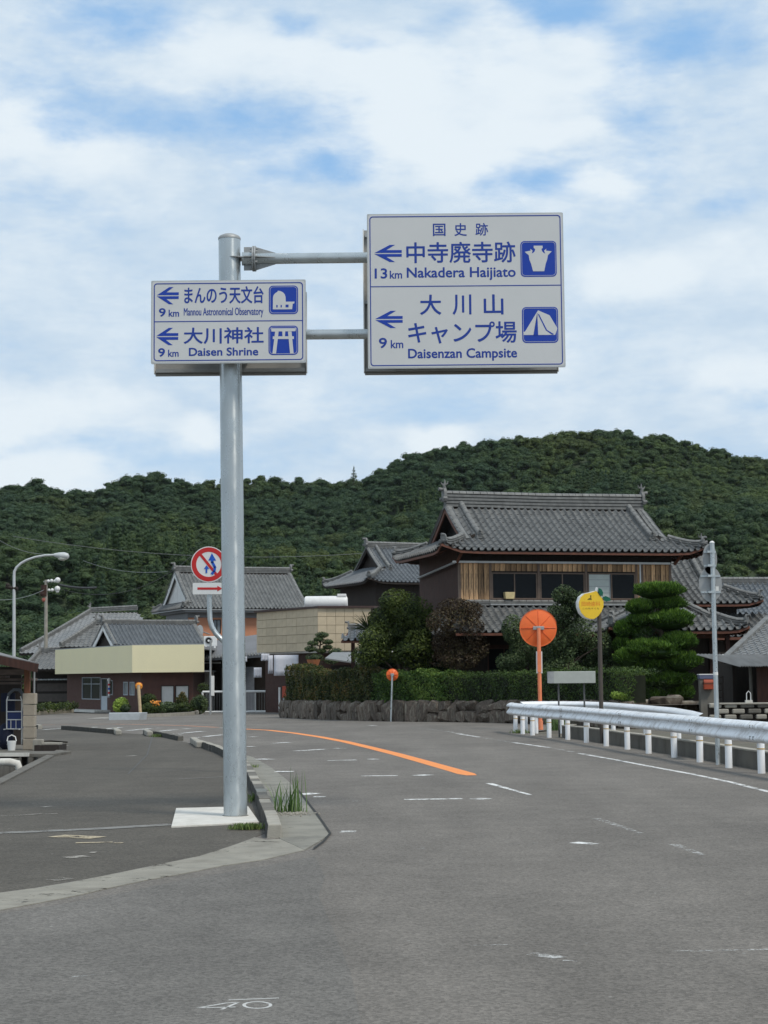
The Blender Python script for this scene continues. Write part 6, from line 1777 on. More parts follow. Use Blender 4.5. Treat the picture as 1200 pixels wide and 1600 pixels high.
rocks = [rock(1, 1, 1, 40 + k).mesh('stone') for k in range(14)]
for m_ in rocks: m_.materials.append(m_stone)
seglen = [(b - a).length for a, b in zip(wp, wp[1:])]; tot = sum(seglen)
def along(s):
    for a, b, l in zip(wp, wp[1:], seglen):
        if s <= l: return a.lerp(b, s / l), (b - a).normalized()
        s -= l
    return wp[-1], (wp[-1] - wp[-2]).normalized()
s = 0.0; ns = 0
while s < tot - .3:
    w_ = r_.uniform(.42, .85); rows = 1 if r_.random() < .45 else 2; z = -.05
    hs = [.76] if rows == 1 else [r_.uniform(.32, .46)] ; hs = hs if rows == 1 else hs + [.76 - hs[0]]
    for h in hs:
        p, d = along(min(s + w_ / 2, tot)); o = link('stone', r_.choice(rocks), None, sw_, False)
        o.location = p - so_ + V((0, .12 + r_.uniform(-.03, .05), z + h / 2)); o.scale = (w_ * .56 * r_.choice((-1, 1)), .2, h * .58 * r_.choice((-1, 1))); o.rotation_euler = (r_.uniform(-.1, .1), r_.uniform(-.2, .2), math.atan2(d.y, d.x)); z += h; ns += 1
    s += w_ * .98
# hedge: three stretches with different leaf colours
def hedge(name, s0, s1, z0, z1f, depth, m, label, n, core=True, seed=0, size=.075):
    Ps, Ns, Rs = [], [], []
    u = rng.uniform(0, 1, n); side = rng.uniform(0, 1, n); v = rng.uniform(0, 1, n); dd = rng.uniform(0, 1, n)
    P = np.zeros((n, 3)); N = np.zeros((n, 3))
    for i in range(n):
        s = s0 + (s1 - s0) * u[i]; p, d = along(s); zt = z1f(u[i])
        no = V((d.y, -d.x, 0)); no = no if no.y < 0 else -no
        lumpz = .05 * sin(s * 3.1 + seed) + .04 * sin(s * 7.3)
        if side[i] < .62:
            q = p - no * (.12 + .0) + no * (.05 * sin(s * 5 + v[i] * 6)) ; z = z0 + (zt - z0) * v[i]; P[i] = (q.x + no.x * rng.uniform(-.10, .04), q.y + no.y * rng.uniform(-.10, .04), z + gz(q.y)); N[i] = (no.x, no.y, .35)
        else:
            q = p - no * (.12 + depth * dd[i]); P[i] = (q.x, q.y, zt + gz(q.y) + lumpz + rng.uniform(-.08, .06)); N[i] = (no.x * .2, no.y * .2, 1)
    L_ = lump(P, 3.0, seed + 2)
    R = np.clip(.42 + .25 * L_ + rng.normal(0, .2, n), 0, 1)
    vq = leaf_quads(P, N, size, .6, .7); f = np.arange(len(vq)).reshape(-1, 4)
    t = thing(name, label, 'hedge', tuple(along((s0 + s1) / 2)[0]))
    me = np_mesh('leaves', vq - np.array(t.location)[None], f, R); link('leaves', me, m, t, kind='stuff')
    if core:
        K_ = 10; path = []
        for k in range(K_ + 1):
            p, d = along(s0 + .1 + (s1 - s0 - (.1 if s1 < tot - .1 else 1.3)) * k / K_); no = V((d.y, -d.x, 0)); no = no if no.y < 0 else -no
            path.append(p - no * (.2 + depth / 2) + V((0, 0, gz(p.y) + z0)) - t.location)
        hh = (z1f(.5) - z0) - .05
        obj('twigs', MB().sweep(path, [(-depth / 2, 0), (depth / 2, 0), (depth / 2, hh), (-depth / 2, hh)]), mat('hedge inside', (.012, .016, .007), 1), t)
    return t


def s_at(px):
    best = min(range(400), key=lambda k: abs((lambda p: 600 + F * p.x / p.y)(along(tot * k / 399)[0]) - px)); return tot * best / 399
s_a, s_b, s_c = s_at(575), s_at(690), tot
hedge('clipped_hedge', .15, s_a, .68, lambda u: 2.2 - .42 * u + .10 * sin(u * 9), .9, L_hedge_r, 'reddish green loosely clipped hedge at the left end of the stone wall', 26000, seed=1, size=.085)
hedge('clipped_hedge', s_a, s_b, .66, lambda u: 1.72 + .05 * sin(u * 12), .9, L_hedge_b, 'bright yellow green hedge stretch right behind the small orange mirror', 11000, seed=5, size=.085)
hedge('clipped_hedge', s_b, s_c, .68, lambda u: 1.63, 1.0, L_hedge, 'dark green flat topped hedge running behind the guardrail end', 17000, seed=9, size=.065)


# ============================================================ TREES AND SHRUBS
def tree(name, label, cat, base, blobs, n, size, m, trunk=.08, seed=0, core=.0, group=None, shell=.45, gap=.25, lumpa=.3, limbs=True, lumpk=2.2):
    """blobs: list of (px, py, rx_px, ry_px[, depth offset]) on the plane Y"""
    bx_, by_, Y, zb = base
    b0 = at(bx_, by_, Y); t = thing(name, label, cat, (b0.x, Y, zb)); bl = []; k = Y / F
    for q in blobs:
        p = at(q[0], q[1], Y); dy = q[4] if len(q) > 4 else random.uniform(-.3, .3) * q[2] * k
        bl.append(((p.x - b0.x, dy, p.z - zb), (q[2] * k, q[2] * k * .9, q[3] * k)))
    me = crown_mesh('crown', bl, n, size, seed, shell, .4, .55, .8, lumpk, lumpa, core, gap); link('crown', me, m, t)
    tr = MB(); top = max(bl, key=lambda b: b[0][2])[0]
    tr.tube([(0, 0, -.1), (top[0] * .2 + .05, top[1] * .3, top[2] * .35), (top[0] * .6, top[1] * .6, top[2] * .7), top], [trunk, trunk * .85, trunk * .6, trunk * .25], 8)
    if limbs:
        for c, r in bl:
            s_ = min(.75, max(.25, (c[2] - r[2]) / max(top[2], .1) * .8)); a = V((top[0] * s_ * .7, top[1] * s_ * .7, top[2] * s_)); tr.tube([a, a.lerp(V(c), .5) + V((0, 0, .1)), V(c)], [trunk * .5, trunk * .35, trunk * .12], 6)
    obj('trunk', tr, m_bark, t, True)
    return t


G = .6
tree('garden_tree', 'rounded green clipped tree left of the big house, behind the hedge', 'tree', (625, 1050, 67.6, .5), [(602, 968, 30, 28), (638, 956, 36, 26), (625, 988, 45, 28), (666, 974, 20, 28), (590, 1000, 36, 24), (640, 1015, 44, 28), (580, 1022, 30, 20), (612, 940, 26, 16), (655, 985, 30, 30)], 21000, .095, L_green, .09, 1, .6, gap=.1)
tree('garden_tree', 'dark low evergreen filling the space under the rounded green tree', 'tree', (600, 1050, 71.5, .5), [(575, 1025, 28, 22), (610, 1035, 36, 18), (650, 1035, 34, 20), (700, 1040, 30, 14)], 6000, .08, L_dark, .07, 2, .6)
tree('palm_shrub', 'spiky fan of thin leaves sticking out left over the beige shop corner', 'shrub', (578, 1050, 69, .5), [(568, 1000, 10, 14)], 260, .10, L_green, .05, 3)
sp_ = [o for o in bpy.data.objects if o.name.startswith('palm_shrub')][0]
vs = []; fs = []; c_ = at(576, 985, 69) - V(sp_.location); rr_ = random.Random(2)
for k in range(60):
    a = rr_.uniform(-.2, pi * .95); l = rr_.uniform(.5, 1.0); d = V((-cos(a * .9) * .9 if k % 3 else cos(a) * .6, rr_.uniform(-.4, .4), abs(sin(a)) * .8 + .1)).normalized(); s_ = d.cross(V((0, 1, 0))).normalized() * .012
    p1 = c_ + d * l * .6; p2 = c_ + d * l + V((0, 0, -.12 * l)); o_ = len(vs); vs += [c_ - s_, c_ + s_, p1 + s_, p2, p1 - s_]; fs.append((o_, o_ + 1, o_ + 2, o_ + 3, o_ + 4))
obj('fronds', MB().add(vs, fs), L_green, sp_)
tree('bronze_tree', 'bronze purple leaved tree in front of the left corner of the big house', 'tree', (715, 1050, 65.2, G), [(712, 948, 30, 18), (735, 955, 22, 20), (695, 972, 28, 22), (728, 985, 34, 24), (700, 1005, 28, 22), (742, 1008, 22, 20), (720, 1030, 26, 14), (690, 1030, 20, 10)], 13000, .085, L_purple, .09, 4, .0, gap=.3)
tree('garden_tree', 'dark evergreen in front of the lower roof, behind the large orange mirror', 'tree', (815, 1050, 63.0, G), [(800, 985, 20, 22), (818, 1010, 26, 26), (800, 1035, 24, 20), (850, 1025, 30, 28), (835, 980, 14, 16)], 12000, .085, L_dark, .08, 5, .0)
tree('garden_tree', 'tall loose dark green tree between the large orange mirror and the lemon sign', 'tree', (885, 1050, 61.6, G), [(880, 930, 20, 18), (895, 945, 24, 20), (875, 962, 26, 22), (900, 985, 32, 26), (870, 1005, 30, 24), (905, 1025, 34, 26), (880, 1045, 30, 18), (945, 1045, 24, 30), (935, 1010, 22, 26)], 22000, .085, L_dark, .09, 6, .0, gap=.4)
tree('garden_tree', 'shadowy low bush behind the grey box sign', 'shrub', (930, 1085, 61, .4), [(860, 1070, 24, 16), (895, 1072, 26, 16), (935, 1072, 26, 22), (965, 1085, 18, 14)], 7000, .075, L_hedge, .05, 7, .6)
# cloud pruned pine
pY = 61.0
pb = at(1030, 1098, pY); pine = thing('pine_tree', 'cloud pruned pine with stacked bright green needle pads, tallest plant of the garden', 'pine tree', (pb.x, pY, .35))
pads = [(1028, 926, 36, 11), (1000, 952, 21, 10), (1044, 945, 25, 11), (1046, 972, 37, 13), (1001, 971, 18, 10), (1000, 990, 17, 11), (974, 986, 14, 12), (1058, 1006, 31, 13), (1010, 1016, 32, 11), (972, 1010, 13, 13), (1022, 1020, 42, 12), (978, 1032, 18, 12), (1063, 1037, 27, 13), (1015, 1042, 34, 14), (1042, 1064, 43, 13), (984, 1060, 22, 11), (982, 1079, 26, 12), (1062, 1085, 25, 12), (1020, 1088, 24, 10)]
k = pY / F; tr = MB(); top = at(1030, 922, pY) - V(pine.location)
tk = [V((0, 0, -.2)), V((.18, .1, .7)), V((.0, .1, 1.5)), V((.16, 0, 2.3)), V((0, 0, 3.2)), V((top.x, 0, top.z))]
tr.tube(tk, [.14, .125, .11, .09, .07, .03], 10)
for i, (x, y, rx3, ry3) in enumerate(pads):
    c = at(x, y, pY) - V(pine.location); c.y = random.uniform(-.45, .35); rx4, ry4 = rx3 * k, ry3 * k
    ry4 *= 1.22; n = int(620 + 6400 * rx4 * rx4)
    D = rng.normal(0, 1, (n, 3)); D /= np.linalg.norm(D, axis=1)[:, None]; D[:, 2] = np.where(rng.uniform(0, 1, n) < .75, np.abs(D[:, 2]), -np.abs(D[:, 2]) * .5)
    L_ = lump(D * rx4 * 3, 2.2, i); rad = (.84 + .16 * rng.uniform(0, 1, n)) * (1 + .20 * L_)
    P = np.array([0, 0, 0]) + D * np.array([rx4, rx4 * .9, ry4]) * rad[:, None]
    # needles: thin upright blades
    T = D * .45 + rng.normal(0, .42, (n, 3)); T[:, 2] += .85; T /= np.linalg.norm(T, axis=1)[:, None]; B = np.cross(T, rng.normal(0, 1, (n, 3))); B /= np.linalg.norm(B, axis=1)[:, None]
    ln = .135 * rng.uniform(.6, 1.3, n)[:, None]; wd3 = .021
    v = np.stack([P - B * wd3, P + B * wd3, P + T * ln + B * wd3 * .3, P + T * ln - B * wd3 * .3], 1).reshape(-1, 3); f = np.arange(len(v)).reshape(-1, 4)
    R = np.clip(.40 + .42 * D[:, 2] + .22 * rng.normal(0, 1, n), 0, 1)  # needle colour painted paler toward pad tops, imitating light from above
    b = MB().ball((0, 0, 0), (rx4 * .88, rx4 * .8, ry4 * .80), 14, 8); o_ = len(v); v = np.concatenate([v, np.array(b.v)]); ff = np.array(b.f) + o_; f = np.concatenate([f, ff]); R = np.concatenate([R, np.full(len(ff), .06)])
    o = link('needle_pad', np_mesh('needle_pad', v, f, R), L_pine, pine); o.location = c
    s_ = min(.95, max(.1, c.z / top.z - .08)); a = V((0, 0, top.z * s_)); tr.tube([a, a.lerp(c, .5) + V((0, 0, .05)), c], [.05, .04, .02], 6)
obj('trunk', tr, m_bark, pine, True)
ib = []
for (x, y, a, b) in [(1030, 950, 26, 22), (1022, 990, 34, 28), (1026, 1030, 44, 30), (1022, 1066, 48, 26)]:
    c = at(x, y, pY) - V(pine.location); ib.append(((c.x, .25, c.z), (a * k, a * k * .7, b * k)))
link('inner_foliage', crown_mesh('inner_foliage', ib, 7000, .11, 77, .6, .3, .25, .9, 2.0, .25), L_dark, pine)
# rocks and small plants near the pine foot
for i, (x, y, rx3, rz3) in enumerate([(1040, 1098, 26, 12), (1066, 1104, 22, 12), (1005, 1098, 20, 8), (1085, 1112, 16, 9), (1054, 1090, 12, 7)]):
    p = at(x, y, 54 + i * .7); o = link('garden_rock', rock(rx3 * .02, .4, rz3 * .02, 70 + i).mesh('garden_rock'), m_stone, None, False); o.location = p - V((0, 0, .05)); o['label'] = ['large brown boulder under the middle of the pine', 'brown boulder left of the grey gate pier', 'low rock under the left side of the pine', 'small rock touching the gate pier foot', 'little upper rock behind the boulders under the pine'][i]; o['category'] = 'rock'
tree('lime_plant', 'small yellow green leafy plant above the guardrail left of the pine foot', 'plant', (968, 1098, 52, .5), [(963, 1086, 9, 6), (974, 1088, 9, 6)], 500, .07, L_lime, .02, 8)
# small pine by the beige shop
nY = 84.0
nb = at(500, 1045, nY); npn = thing('small_pine', 'small cloud pruned pine with flat layered pads in front of the beige shop', 'pine tree', (nb.x, nY, gz(nY)))
k = nY / F
pl3 = [(503, 992, 11, 5), (498, 999, 8, 3.5), (489, 1005, 9, 4), (512, 1003, 9, 4), (512, 1011, 8, 3.5), (486, 1014, 10, 5), (502, 1017, 8, 4), (524, 1018, 12, 6), (492, 1028, 15, 7), (518, 1032, 12, 6)]
tr = MB(); tp = at(503, 990, nY) - V(npn.location); tr.tube([(0, 0, 0), (.1, 0, tp.z * .45), (-.05, 0, tp.z * .75), tp], [.09, .07, .05, .02], 8)
for x, y, a, b in pl3:
    c = at(x, y, nY) - V(npn.location); o = link('needle_pad', crown_mesh('needle_pad', [((0, 0, 0), (a * k, a * k, b * k))], 420, .11, 3, .7, .5, .25, core=.7), L_dark, npn); o.location = c + V((0, random.uniform(-.15, .15), 0)); tr.tube([V((0, 0, c.z - .15)), c], [.035, .015], 5)
obj('trunk', tr, m_bark, npn, True)
pp_ = at(490, 1037, 83); o = obj('flower_pot', MB().tube([(0, 0, 0), (0, 0, .28), (0, 0, .34)], [.2, .3, .32], 12), mat('terracotta pot', (.42, .16, .07), .8), None, True); o.location = pp_ - V((0, 0, .15)); tag(o, 'terracotta flower pot showing over the hedge below the small pine', 'flower pot')
# garden gate roof left of the rounded tree
gt = thing('garden_gate_roof', 'small tiled gate roof poking out left of the rounded green tree', 'gate', (at(560, 1000, 70).x, 70, lotz(70)))
a0 = at(536, 1002, 69); 
def Gt(px, py, Y): p = at(px, py, Y); return V((p.x - gt.location.x, Y - 70, p.z - gt.location.z))
q0, q1, q2, q3 = Gt(533, 1001, 69), Gt(640, 1000, 69), Gt(640, 983, 71), Gt(545, 983, 71)
P = Patch(q0, (1, 0, 0), (0, 1, 0), q1.x - q0.x, 2.0, q3.z - q0.z, lambda v: v * .3, None, .1)
P.sheet(mb := MB(), .08); obj('roof_deck', mb, m_copper, gt); tiles(P, gt, m_tile_b, .25, .3)
ridge_bar(gt, [q3, q2], m_ridge, .25, .2, layers=2); oni(gt, q3 + V((0, 0, .05)), (-1, 0, 0), m_ridge, .5, False)
mb = MB(); mb.bx(q0.x + .35, q0.x + .5, .6, .75, 0, q0.z + .2); mb.bx(q1.x - .5, q1.x - .35, .6, .75, 0, q0.z + .2); obj('post', mb, m_wood_red, gt)
sheetp = thing('tin_roof_shed', 'low dark shed with slanting pale tin roof behind the left hedge', 'shed', (at(560, 1040, 80).x, 80, gz(80)))
def Gs(px, py, Y): p = at(px, py, Y); return V((p.x - sheetp.location.x, Y - 80, p.z - gz(80)))
q0, q1, q2, q3 = Gs(508, 1028, 79), Gs(562, 1036, 79), Gs(572, 1019, 82), Gs(520, 1019, 82)
mb = MB(); mb.add([q0, q1, q2, q3] + [q - V((0, 0, .06)) for q in (q0, q1, q2, q3)], [(0, 1, 2, 3), (7, 6, 5, 4), (0, 4, 5, 1), (1, 5, 6, 2), (2, 6, 7, 3), (3, 7, 4, 0)]); obj('roof', mb, m_tile_l, sheetp)
mb = MB(); mb.bx(q0.x + .2, q1.x - .1, .3, 2.5, 0, min(q0.z, q1.z) - .08); obj('wall', mb, m_wood_dark, sheetp)
# ------------------------------------------------------------ shrubs by the cream shop
def bush(px, py, rx5, ry5, Y, m, label, n=2200, size=.11, name='shrub', core=.7, sprawl=()):
    return tree(name, label, 'shrub', (px, py + ry5, Y, gz(Y)), [(px, py, rx5, ry5)] + list(sprawl), n, size, m, .04, int(px), core, gap=.15, lumpa=.15)
bush(190, 1101, 12.5, 11, 101, L_lime, 'round lime green shrub next to the shop door', 1800, .10)
bush(197, 1108, 9, 7, 100.5, L_dark, 'dark low shrub in front of the lime green one', 900)
bush(230, 1094, 15, 12, 100, L_green, 'green shrub left of the orange flowers', 1500)
bush(238, 1107, 18, 10, 98.5, L_green, 'low spreading shrub behind the buff mirror post foot', 1500)
bush(264, 1107, 18, 10, 98.5, L_dark, 'dark spreading shrub under the white shutters', 1500)
bush(284, 1096, 11, 11, 99, L_hedge_r, 'pointed yellowish green shrub before the right white shutter', 1300, .09, 'conical_shrub', .75, [(285, 1088, 5, 7)])
bush(290, 1108, 17, 10, 98, L_green, 'low green shrub right of the dark spreading one', 1500)
bush(311, 1100, 13, 14, 98, L_dark, 'dark shrub beside the white rail', 1500)
bush(318, 1075, 11, 9, 100, L_green, 'sparse pale shrub against the white wall', 420, .09, 'shrub', 0.0)
fm_ = MB()
for k in range(26): a = random.uniform(0, 6.28); r = random.uniform(0, .25); fm_.ball((r * 1.4 * cos(a), r * sin(a) * .6, .05 * sin(a) + random.uniform(0, .2)), .045, 6, 4)
o = obj('orange_flowers', fm_, mat('orange petals', (.8, .32, .06), .7), None); o.location = at(243, 1101, 98.2); tag(o, 'small clump of orange flowers among the shrubs', 'flowers')
# kerb bed edge and white trough
a, b, c, d = at(172, 1114, 97), at(216, 1114.5, 97), at(214, 1125, 93), at(172, 1124, 93)
x0, x1 = gp(172, 1125).x, gp(214, 1125).x; yk = gp(190, 1125).y
o = obj('planter_trough', MB().add([(x0, yk, -.05), (x1, yk, -.05), (x1 + .25, yk + .7, -.05), (x0 - .1, yk + .7, -.05), (x0, yk, .3), (x1 + .08, yk, .3), (x1 + .3, yk + .7, .3), (x0 - .1, yk + .7, .3)], [(3, 2, 1, 0), (4, 5, 6, 7), (0, 1, 5, 4), (1, 2, 6, 5), (2, 3, 7, 6), (3, 0, 4, 7)]), mat('pale blue grey concrete', (.42, .45, .47), .8, var=.08), None, bevel=.02)
o.location = (0, 0, gz(yk)); tag(o, 'pale blue grey concrete planter block in front of the round lime shrub', 'planter')
strip('pale_step', [(150, 1123.5), (171, 1122.5)], .9, m_conc_new, .03, kind='structure')
bedp = px2([(218, 1121), (260, 1119.5), (300, 1117), (318, 1112.5)])
obj('bed_edging', MB().sweep([p for p in bedp], [(-.08, -.05), (.08, -.05), (.08, .16), (-.08, .16)]), m_conc, kind='structure')
# ------------------------------------------------------------ grass at the kerb
wY = gp(450, 1270); wd_ = thing('weed_clump', 'tall green grassy weeds growing out of the gutter beside the kerb', 'weeds', (wY.x, wY.y, 0))
def blades(name, parent, n, spread, hmin, hmax, w_, lean, m, seed, cen=(0, 0, 0), seedheads=False):
    r = random.Random(seed); vs = []; fs = []; R = []
    for i in range(n):
        x, y = r.gauss(0, spread[0]) + cen[0], r.gauss(0, spread[1]) + cen[1]; h = r.uniform(hmin, hmax); a = r.uniform(0, 6.28); d = V((cos(a), sin(a) * .5, 0)) * lean * h * r.uniform(.2, 1)
        s_ = V((cos(a + 1.57 + r.uniform(-1, 1)), sin(a + 1.57), 0)) * w_; o_ = len(vs); p = V((x, y, 0))
        for t in (0, .35, .7): q = p + d * t * t + V((0, 0, h * t)); vs += [q - s_ * (1 - t * .6), q + s_ * (1 - t * .6)]
        vs.append(p + d + V((0, 0, h))); fs += [(o_, o_ + 1, o_ + 3, o_ + 2), (o_ + 2, o_ + 3, o_ + 5, o_ + 4), (o_ + 4, o_ + 5, o_ + 6, o_ + 6)]; c_ = r.random(); R += [c_] * 3
    # triangles for the tips
    me = bpy.data.meshes.new(name); me.from_pydata([tuple(v) for v in vs], [], [tuple(dict.fromkeys(f)) for f in fs]); at2 = me.attributes.new('rnd', 'FLOAT', 'FACE'); at2.data.foreach_set('value', R); me.update()
    return link(name, me, m, parent)
L_weed = leafmat('weed leaves', [(0, (.045, .09, .03)), (1, (.26, .36, .13)), (.5, (.11, .19, .06))], .3)
sL_ = 1 / 145.
blades('grass_blades', wd_, 16, (.035, .05), .26, .48, .013, .38, L_weed, 1, (.06, 0, 0)); blades('grass_blades', wd_, 11, (.03, .05), .18, .36, .013, .45, L_weed, 2, (-.11, .1, 0)); blades('grass_blades', wd_, 26, (.09, .08), .05, .16, .007, .6, L_weed, 3)
blades('tall_stem', wd_, 5, (.05, .04), .48, .60, .007, .25, L_weed, 12, (.09, 0, 0))
def patch_grass(px, py, rx6, ry6, n, h, label, seed, m=L_grass):
    p = gp(px, py); t = thing('grass_tuft', label, 'grass', (p.x, p.y, gz(p.y) + .01)); k = p.y / F
    blades('grass_blades', t, n, (rx6 * k * .5, ry6 * k * 6), h * .4, h, .006, .9, m, seed); return t
patch_grass(386, 1297, 26, .9, 420, .07, 'bright low grass tuft at the right corner of the white footing', 4)
patch_grass(247, 1152, 9, .5, 160, .1, 'green tuft in the kerb gap far up the forecourt', 5)
patch_grass(394, 1252, 6, 3, 60, .10, 'thin dry grass between the steel pole and the kerb', 6)
patch_grass(392, 1200, 16, 1, 60, .07, 'sparse dry weeds on the kerb right of the steel pole', 7)
patch_grass(812, 1146, 12, .6, 200, .12, 'yellowish grass round the left foot of the guardrail', 8)
patch_grass(872, 1142, 14, .8, 300, .45, 'green weeds showing under the guardrail beside the orange post', 9, L_weed)
gv = thing('gravel_patch', 'small heap of grey gravel at the foot of the gutter weeds', 'gravel', tuple(gp(462, 1273))); gv['kind'] = 'stuff'
mb = MB(); r_ = random.Random(9)
for i in range(150): mb.ball((r_.gauss(0, .09), r_.gauss(0, .16), .012), (r_.uniform(.006, .016),) * 3, 5, 3)
o = obj('gravel', mb, m_conc, gv); o['kind'] = 'stuff'

# ============================================================ TIMBER STORE at the left edge
hY = 39.2
cs = thing('timber_store', 'open timber shed with reddish roof on a pale block pillar at the left edge', 'shed', (at(46, 1170, hY).x, hY, 0))
def Lc(px, py, Y=hY): p = at(px, py, Y); return V((p.x - cs.location.x, Y - hY, p.z))
zt_ = Lc(46, 1083).z; hb = zt_ / 5
bm_ = MB().bx(-.125, .125, -.13, .13, .004, hb - .006).mesh('pillar_block'); bm_.materials.append(mat('buff concrete block', (.36, .315, .25), .9, var=.12, scale=6, bump=.4, dirt=.4, dirtcol=(.18, .15, .12), rnd=.1))
for i in range(5):
    o = link('pillar_block', bm_, None, cs, bevel=.012); o.location = (random.uniform(-.006, .006), 0, i * hb); o.scale = (1.08, 1.08, 1) if i == 4 else (1, 1, 1)
a = Lc(43, 1040); obj('post', MB().bx(a.x - .06, a.x + .06, -.06, .06, zt_, a.z + .02), mat('orange brown timber', (.16, .065, .032), .75, var=.25, stretch=(6, 6, 1)), cs)
obj('drain_pipe', MB().tube([Lc(53.5, 1042), Lc(53.5, 1083)], .02, 6), m_galv_dull, cs)
# roof: slopes down to the right
r0, r1 = Lc(60, 1036, hY - .9), Lc(60, 1037, hY + 3.0); r2, r3 = Lc(-120, 990, hY + 3.0), Lc(-120, 994, hY - .9)
r1 = r0 + V((-.95, 3.9, -.02)); r3 = r0 + V((-2.8, 0, .62)); r2 = r3 + V((0, 3.9, 0))
mb = MB(); pr = [r0, r1, r2, r3]; mb.add([p for p in pr] + [p - V((0, 0, .07)) for p in pr], [(0, 1, 2, 3), (7, 6, 5, 4), (0, 4, 5, 1), (1, 5, 6, 2), (2, 6, 7, 3), (3, 7, 4, 0)]); obj('roof', mb, mat('dull sheet roof', (.16, .155, .15), .6, var=.15), cs)
obj('fascia_board', MB().sweep([r0 + V((0, -.03, -.10)), r3 + V((0, -.03, -.10))], [(-.02, -.10), (.02, -.10), (.02, .08), (-.02, .08)]), m_wood_red, cs)
for k in range(4): y_ = .1 + k * .9; obj('rafter', MB().tube([r0 + V((-.08 - .25 * y_, y_, -.10)), r3 + V((0, y_, -.10))], .045, 4), m_wood_red, cs)
obj('tie_beam', MB().bx(-2.8, a.x, -.05, .05, a.z - .20, a.z - .08), mat('old pale timber', (.12, .09, .075), .8, var=.3, stretch=(1, 6, 6)), cs)
for k, (x_, z_) in enumerate(((-.33, .42), (-.62, .50), (-.95, .36))): obj('stored_plank', MB().box((x_ - .3, .5, a.z - z_ + .12), (1.3, .5, .05)), mat('grey brown plank', (.13, .10, .085), .8, var=.3, rnd=.3), cs)
obj('back_wall', MB().bx(-3.2, -.8, 3.0, 3.1, 0, a.z), m_wood_dark, cs)
obj('floor_slab', MB().bx(-3.2, .12, -.6, 3.2, -.5, -.0), m_conc_dark, cs)
# cart with blue crates
ct = thing('hand_cart', 'upright white tube hand cart holding a blue crate, parked inside the timber store', 'cart', (Lc(22, 1160).x + cs.location.x, hY + .1, .0))
def Lk(px, py, y=0): p = at(px, py, hY + .1); return V((p.x - ct.location.x, y, p.z))
fr = MB()
for x in (10.5, 34): fr.tube([Lk(x, 1163), Lk(x, 1094), Lk(x + (2 if x < 20 else -2), 1088)], .013, 8)
for y in (1112, 1124.5, 1139, 1094): fr.tube([Lk(10.5, y), Lk(34, y)], .011, 8)
for x in (17, 25): fr.tube([Lk(x, 1125), Lk(x, 1139)], .008, 6)
for x in (10.5, 34): fr.tube([Lk(x, 1139), Lk(x, 1139) + V((0, -.3, 0))], .011, 6)
obj('frame', fr, m_white, ct, True)
a, b = Lk(11.5, 1114), Lk(33, 1124); m_bc = mat('blue plastic crate', (.012, .028, .12), .45, var=.08)
bc = thing('blue_crate', 'dark blue plastic crate held in the white hand cart', 'crate', tuple(ct.location)); 
obj('bin', MB().bx(a.x, b.x, .02, .3, Lk(0, 1139).z, a.z + .02), m_bc, bc, bevel=.01); obj('rim', MB().bx(a.x - .01, b.x + .01, -.0, .32, a.z, a.z + .04), m_bc, bc)
hood = MB(); c_ = Lk(24, 1090)
hood.tube([c_ + V((-.17, .05, -.05)), c_ + V((-.15, .05, .08)), c_ + V((-.05, .05, .17)), c_ + V((.07, .05, .17)), c_ + V((.14, .05, .08)), c_ + V((.16, .05, -.05))], .035, 8); 
ho = obj('hood_roll', hood, mat('grey canvas', (.10, .11, .12), .8), ct, True); obj('dark_sheet', MB().bx(Lk(12, 0).x, Lk(33, 0).x, .1, .14, Lk(0, 1112).z, c_.z + .10), mat('navy cloth', (.01, .014, .035), .8), ct)
for sx in (11, 33): obj('wheel', MB().tube([Lk(sx, 1160) + V((-.02, .15, 0)), Lk(sx, 1160) + V((.02, .15, 0))], .06, 14), m_black, ct)
tb_ = thing('blue_tarp_bundle', 'dark blue bundle lying on the floor left of the hand cart', 'bundle', (Lc(4, 1160).x + cs.location.x, hY + .3, 0)); p = MB().ball((0, 0, .28), (.18, .3, .30), 12, 8); obj('sheet', p, mat('navy cloth', (.01, .014, .035), .8), tb_, True)
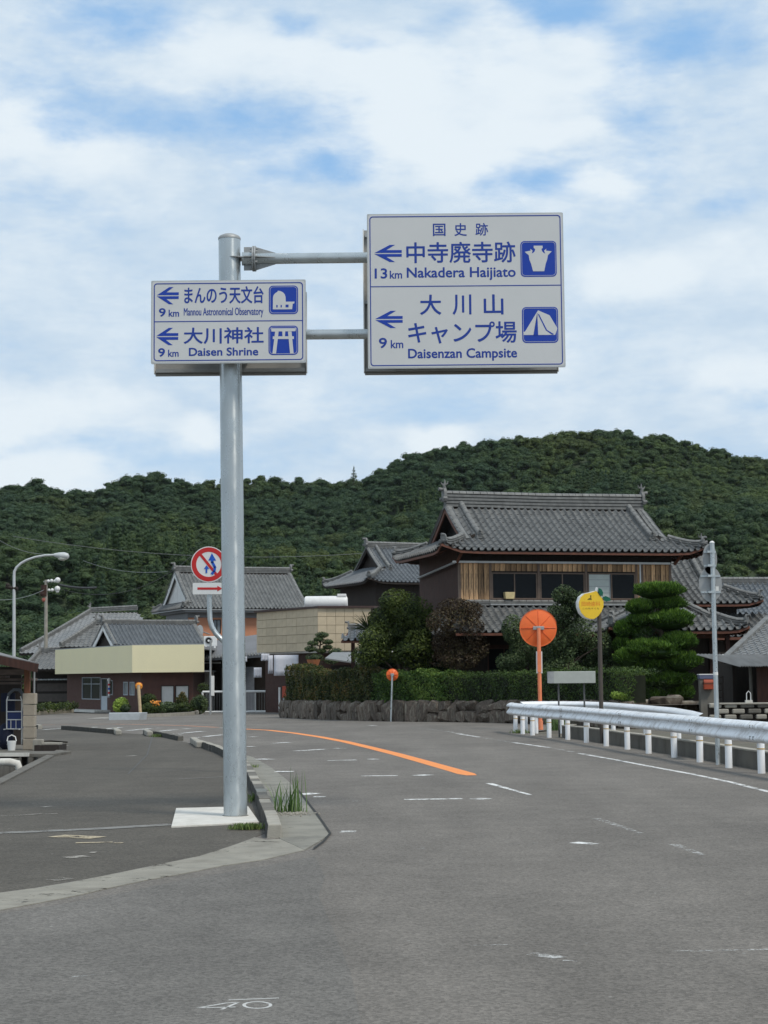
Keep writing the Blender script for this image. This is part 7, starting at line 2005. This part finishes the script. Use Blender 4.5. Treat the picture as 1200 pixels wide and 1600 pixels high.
a = Lk(25, 1148); bk_ = thing('white_bucket', 'small white bucket with handle on the ground in front of the hand cart', 'bucket', (a.x + ct.location.x, hY - .35, 0.0))
obj('pail', MB().tube([(0, 0, 0), (0, 0, .20), (0, 0, .205), (0, 0, .02)], [.075, .10, .09, .06], 16), m_white, bk_, True); obj('handle', MB().tube([(-.1, 0, .2), (-.08, 0, .29), (0, 0, .33), (.08, 0, .29), (.1, 0, .2)], .012, 6), m_white, bk_, True)
# little pale block stub, dark box lid, slab, pipe
p = gp(60, 1173); o = obj('concrete_stub', MB().bx(-.10, .10, -.12, .12, 0, .24), m_conc, None, bevel=.015); o.location = (p.x, p.y, 0); tag(o, 'small pale concrete stub at the right foot of the block pillar', 'block')
p = gp(76, 1173); bx_ = thing('drain_box', 'dark open concrete box with pale broken top beside the drain', 'drain', (p.x + .02, p.y, 0)); mb = MB()
mb.bx(-.26, .26, -.35, -.28, 0, .13); mb.bx(-.26, .26, .5, .57, 0, .13); mb.bx(-.26, -.2, -.28, .5, 0, .13); mb.bx(.2, .26, -.28, .5, 0, .13); obj('box', mb, m_wood_dark, bx_); mb = MB().box((0.02, .2, .145), (.42, .5, .03), Matrix.Rotation(.15, 3, 'Z')); obj('broken_lid', mb, m_conc, bx_)
p = gp(33, 1182); o = obj('drain_slab', MB().box((0, 0, .0), (1.5, 1.3, .07), Matrix.Rotation(-.1, 3, 'Z')), m_conc_dark, None, bevel=.01); o.location = (p.x - .02, p.y + .6, .02); tag(o, 'worn concrete slab bridging the drain in front of the timber store', 'slab')
o2_ = obj('pale_edge', MB().box((-.25, -.67, .02), (.9, .06, .07), Matrix.Rotation(-.1, 3, 'Z')), m_conc_new, o)
a, b = gp(4, 1199), gp(33, 1198); o = obj('drain_pipe', MB().tube([V((-.45, 0, .03)), V((.0, 0, .03)), V((.13, .02, .0)), V((.17, .03, -.12)), V((.17, .03, -.3))], .07, 14), m_conc_new, None, True); o.location = (b.x - .2, b.y, .05); tag(o, 'pale grey pipe elbow dropping into the open drain at the left edge', 'pipe')
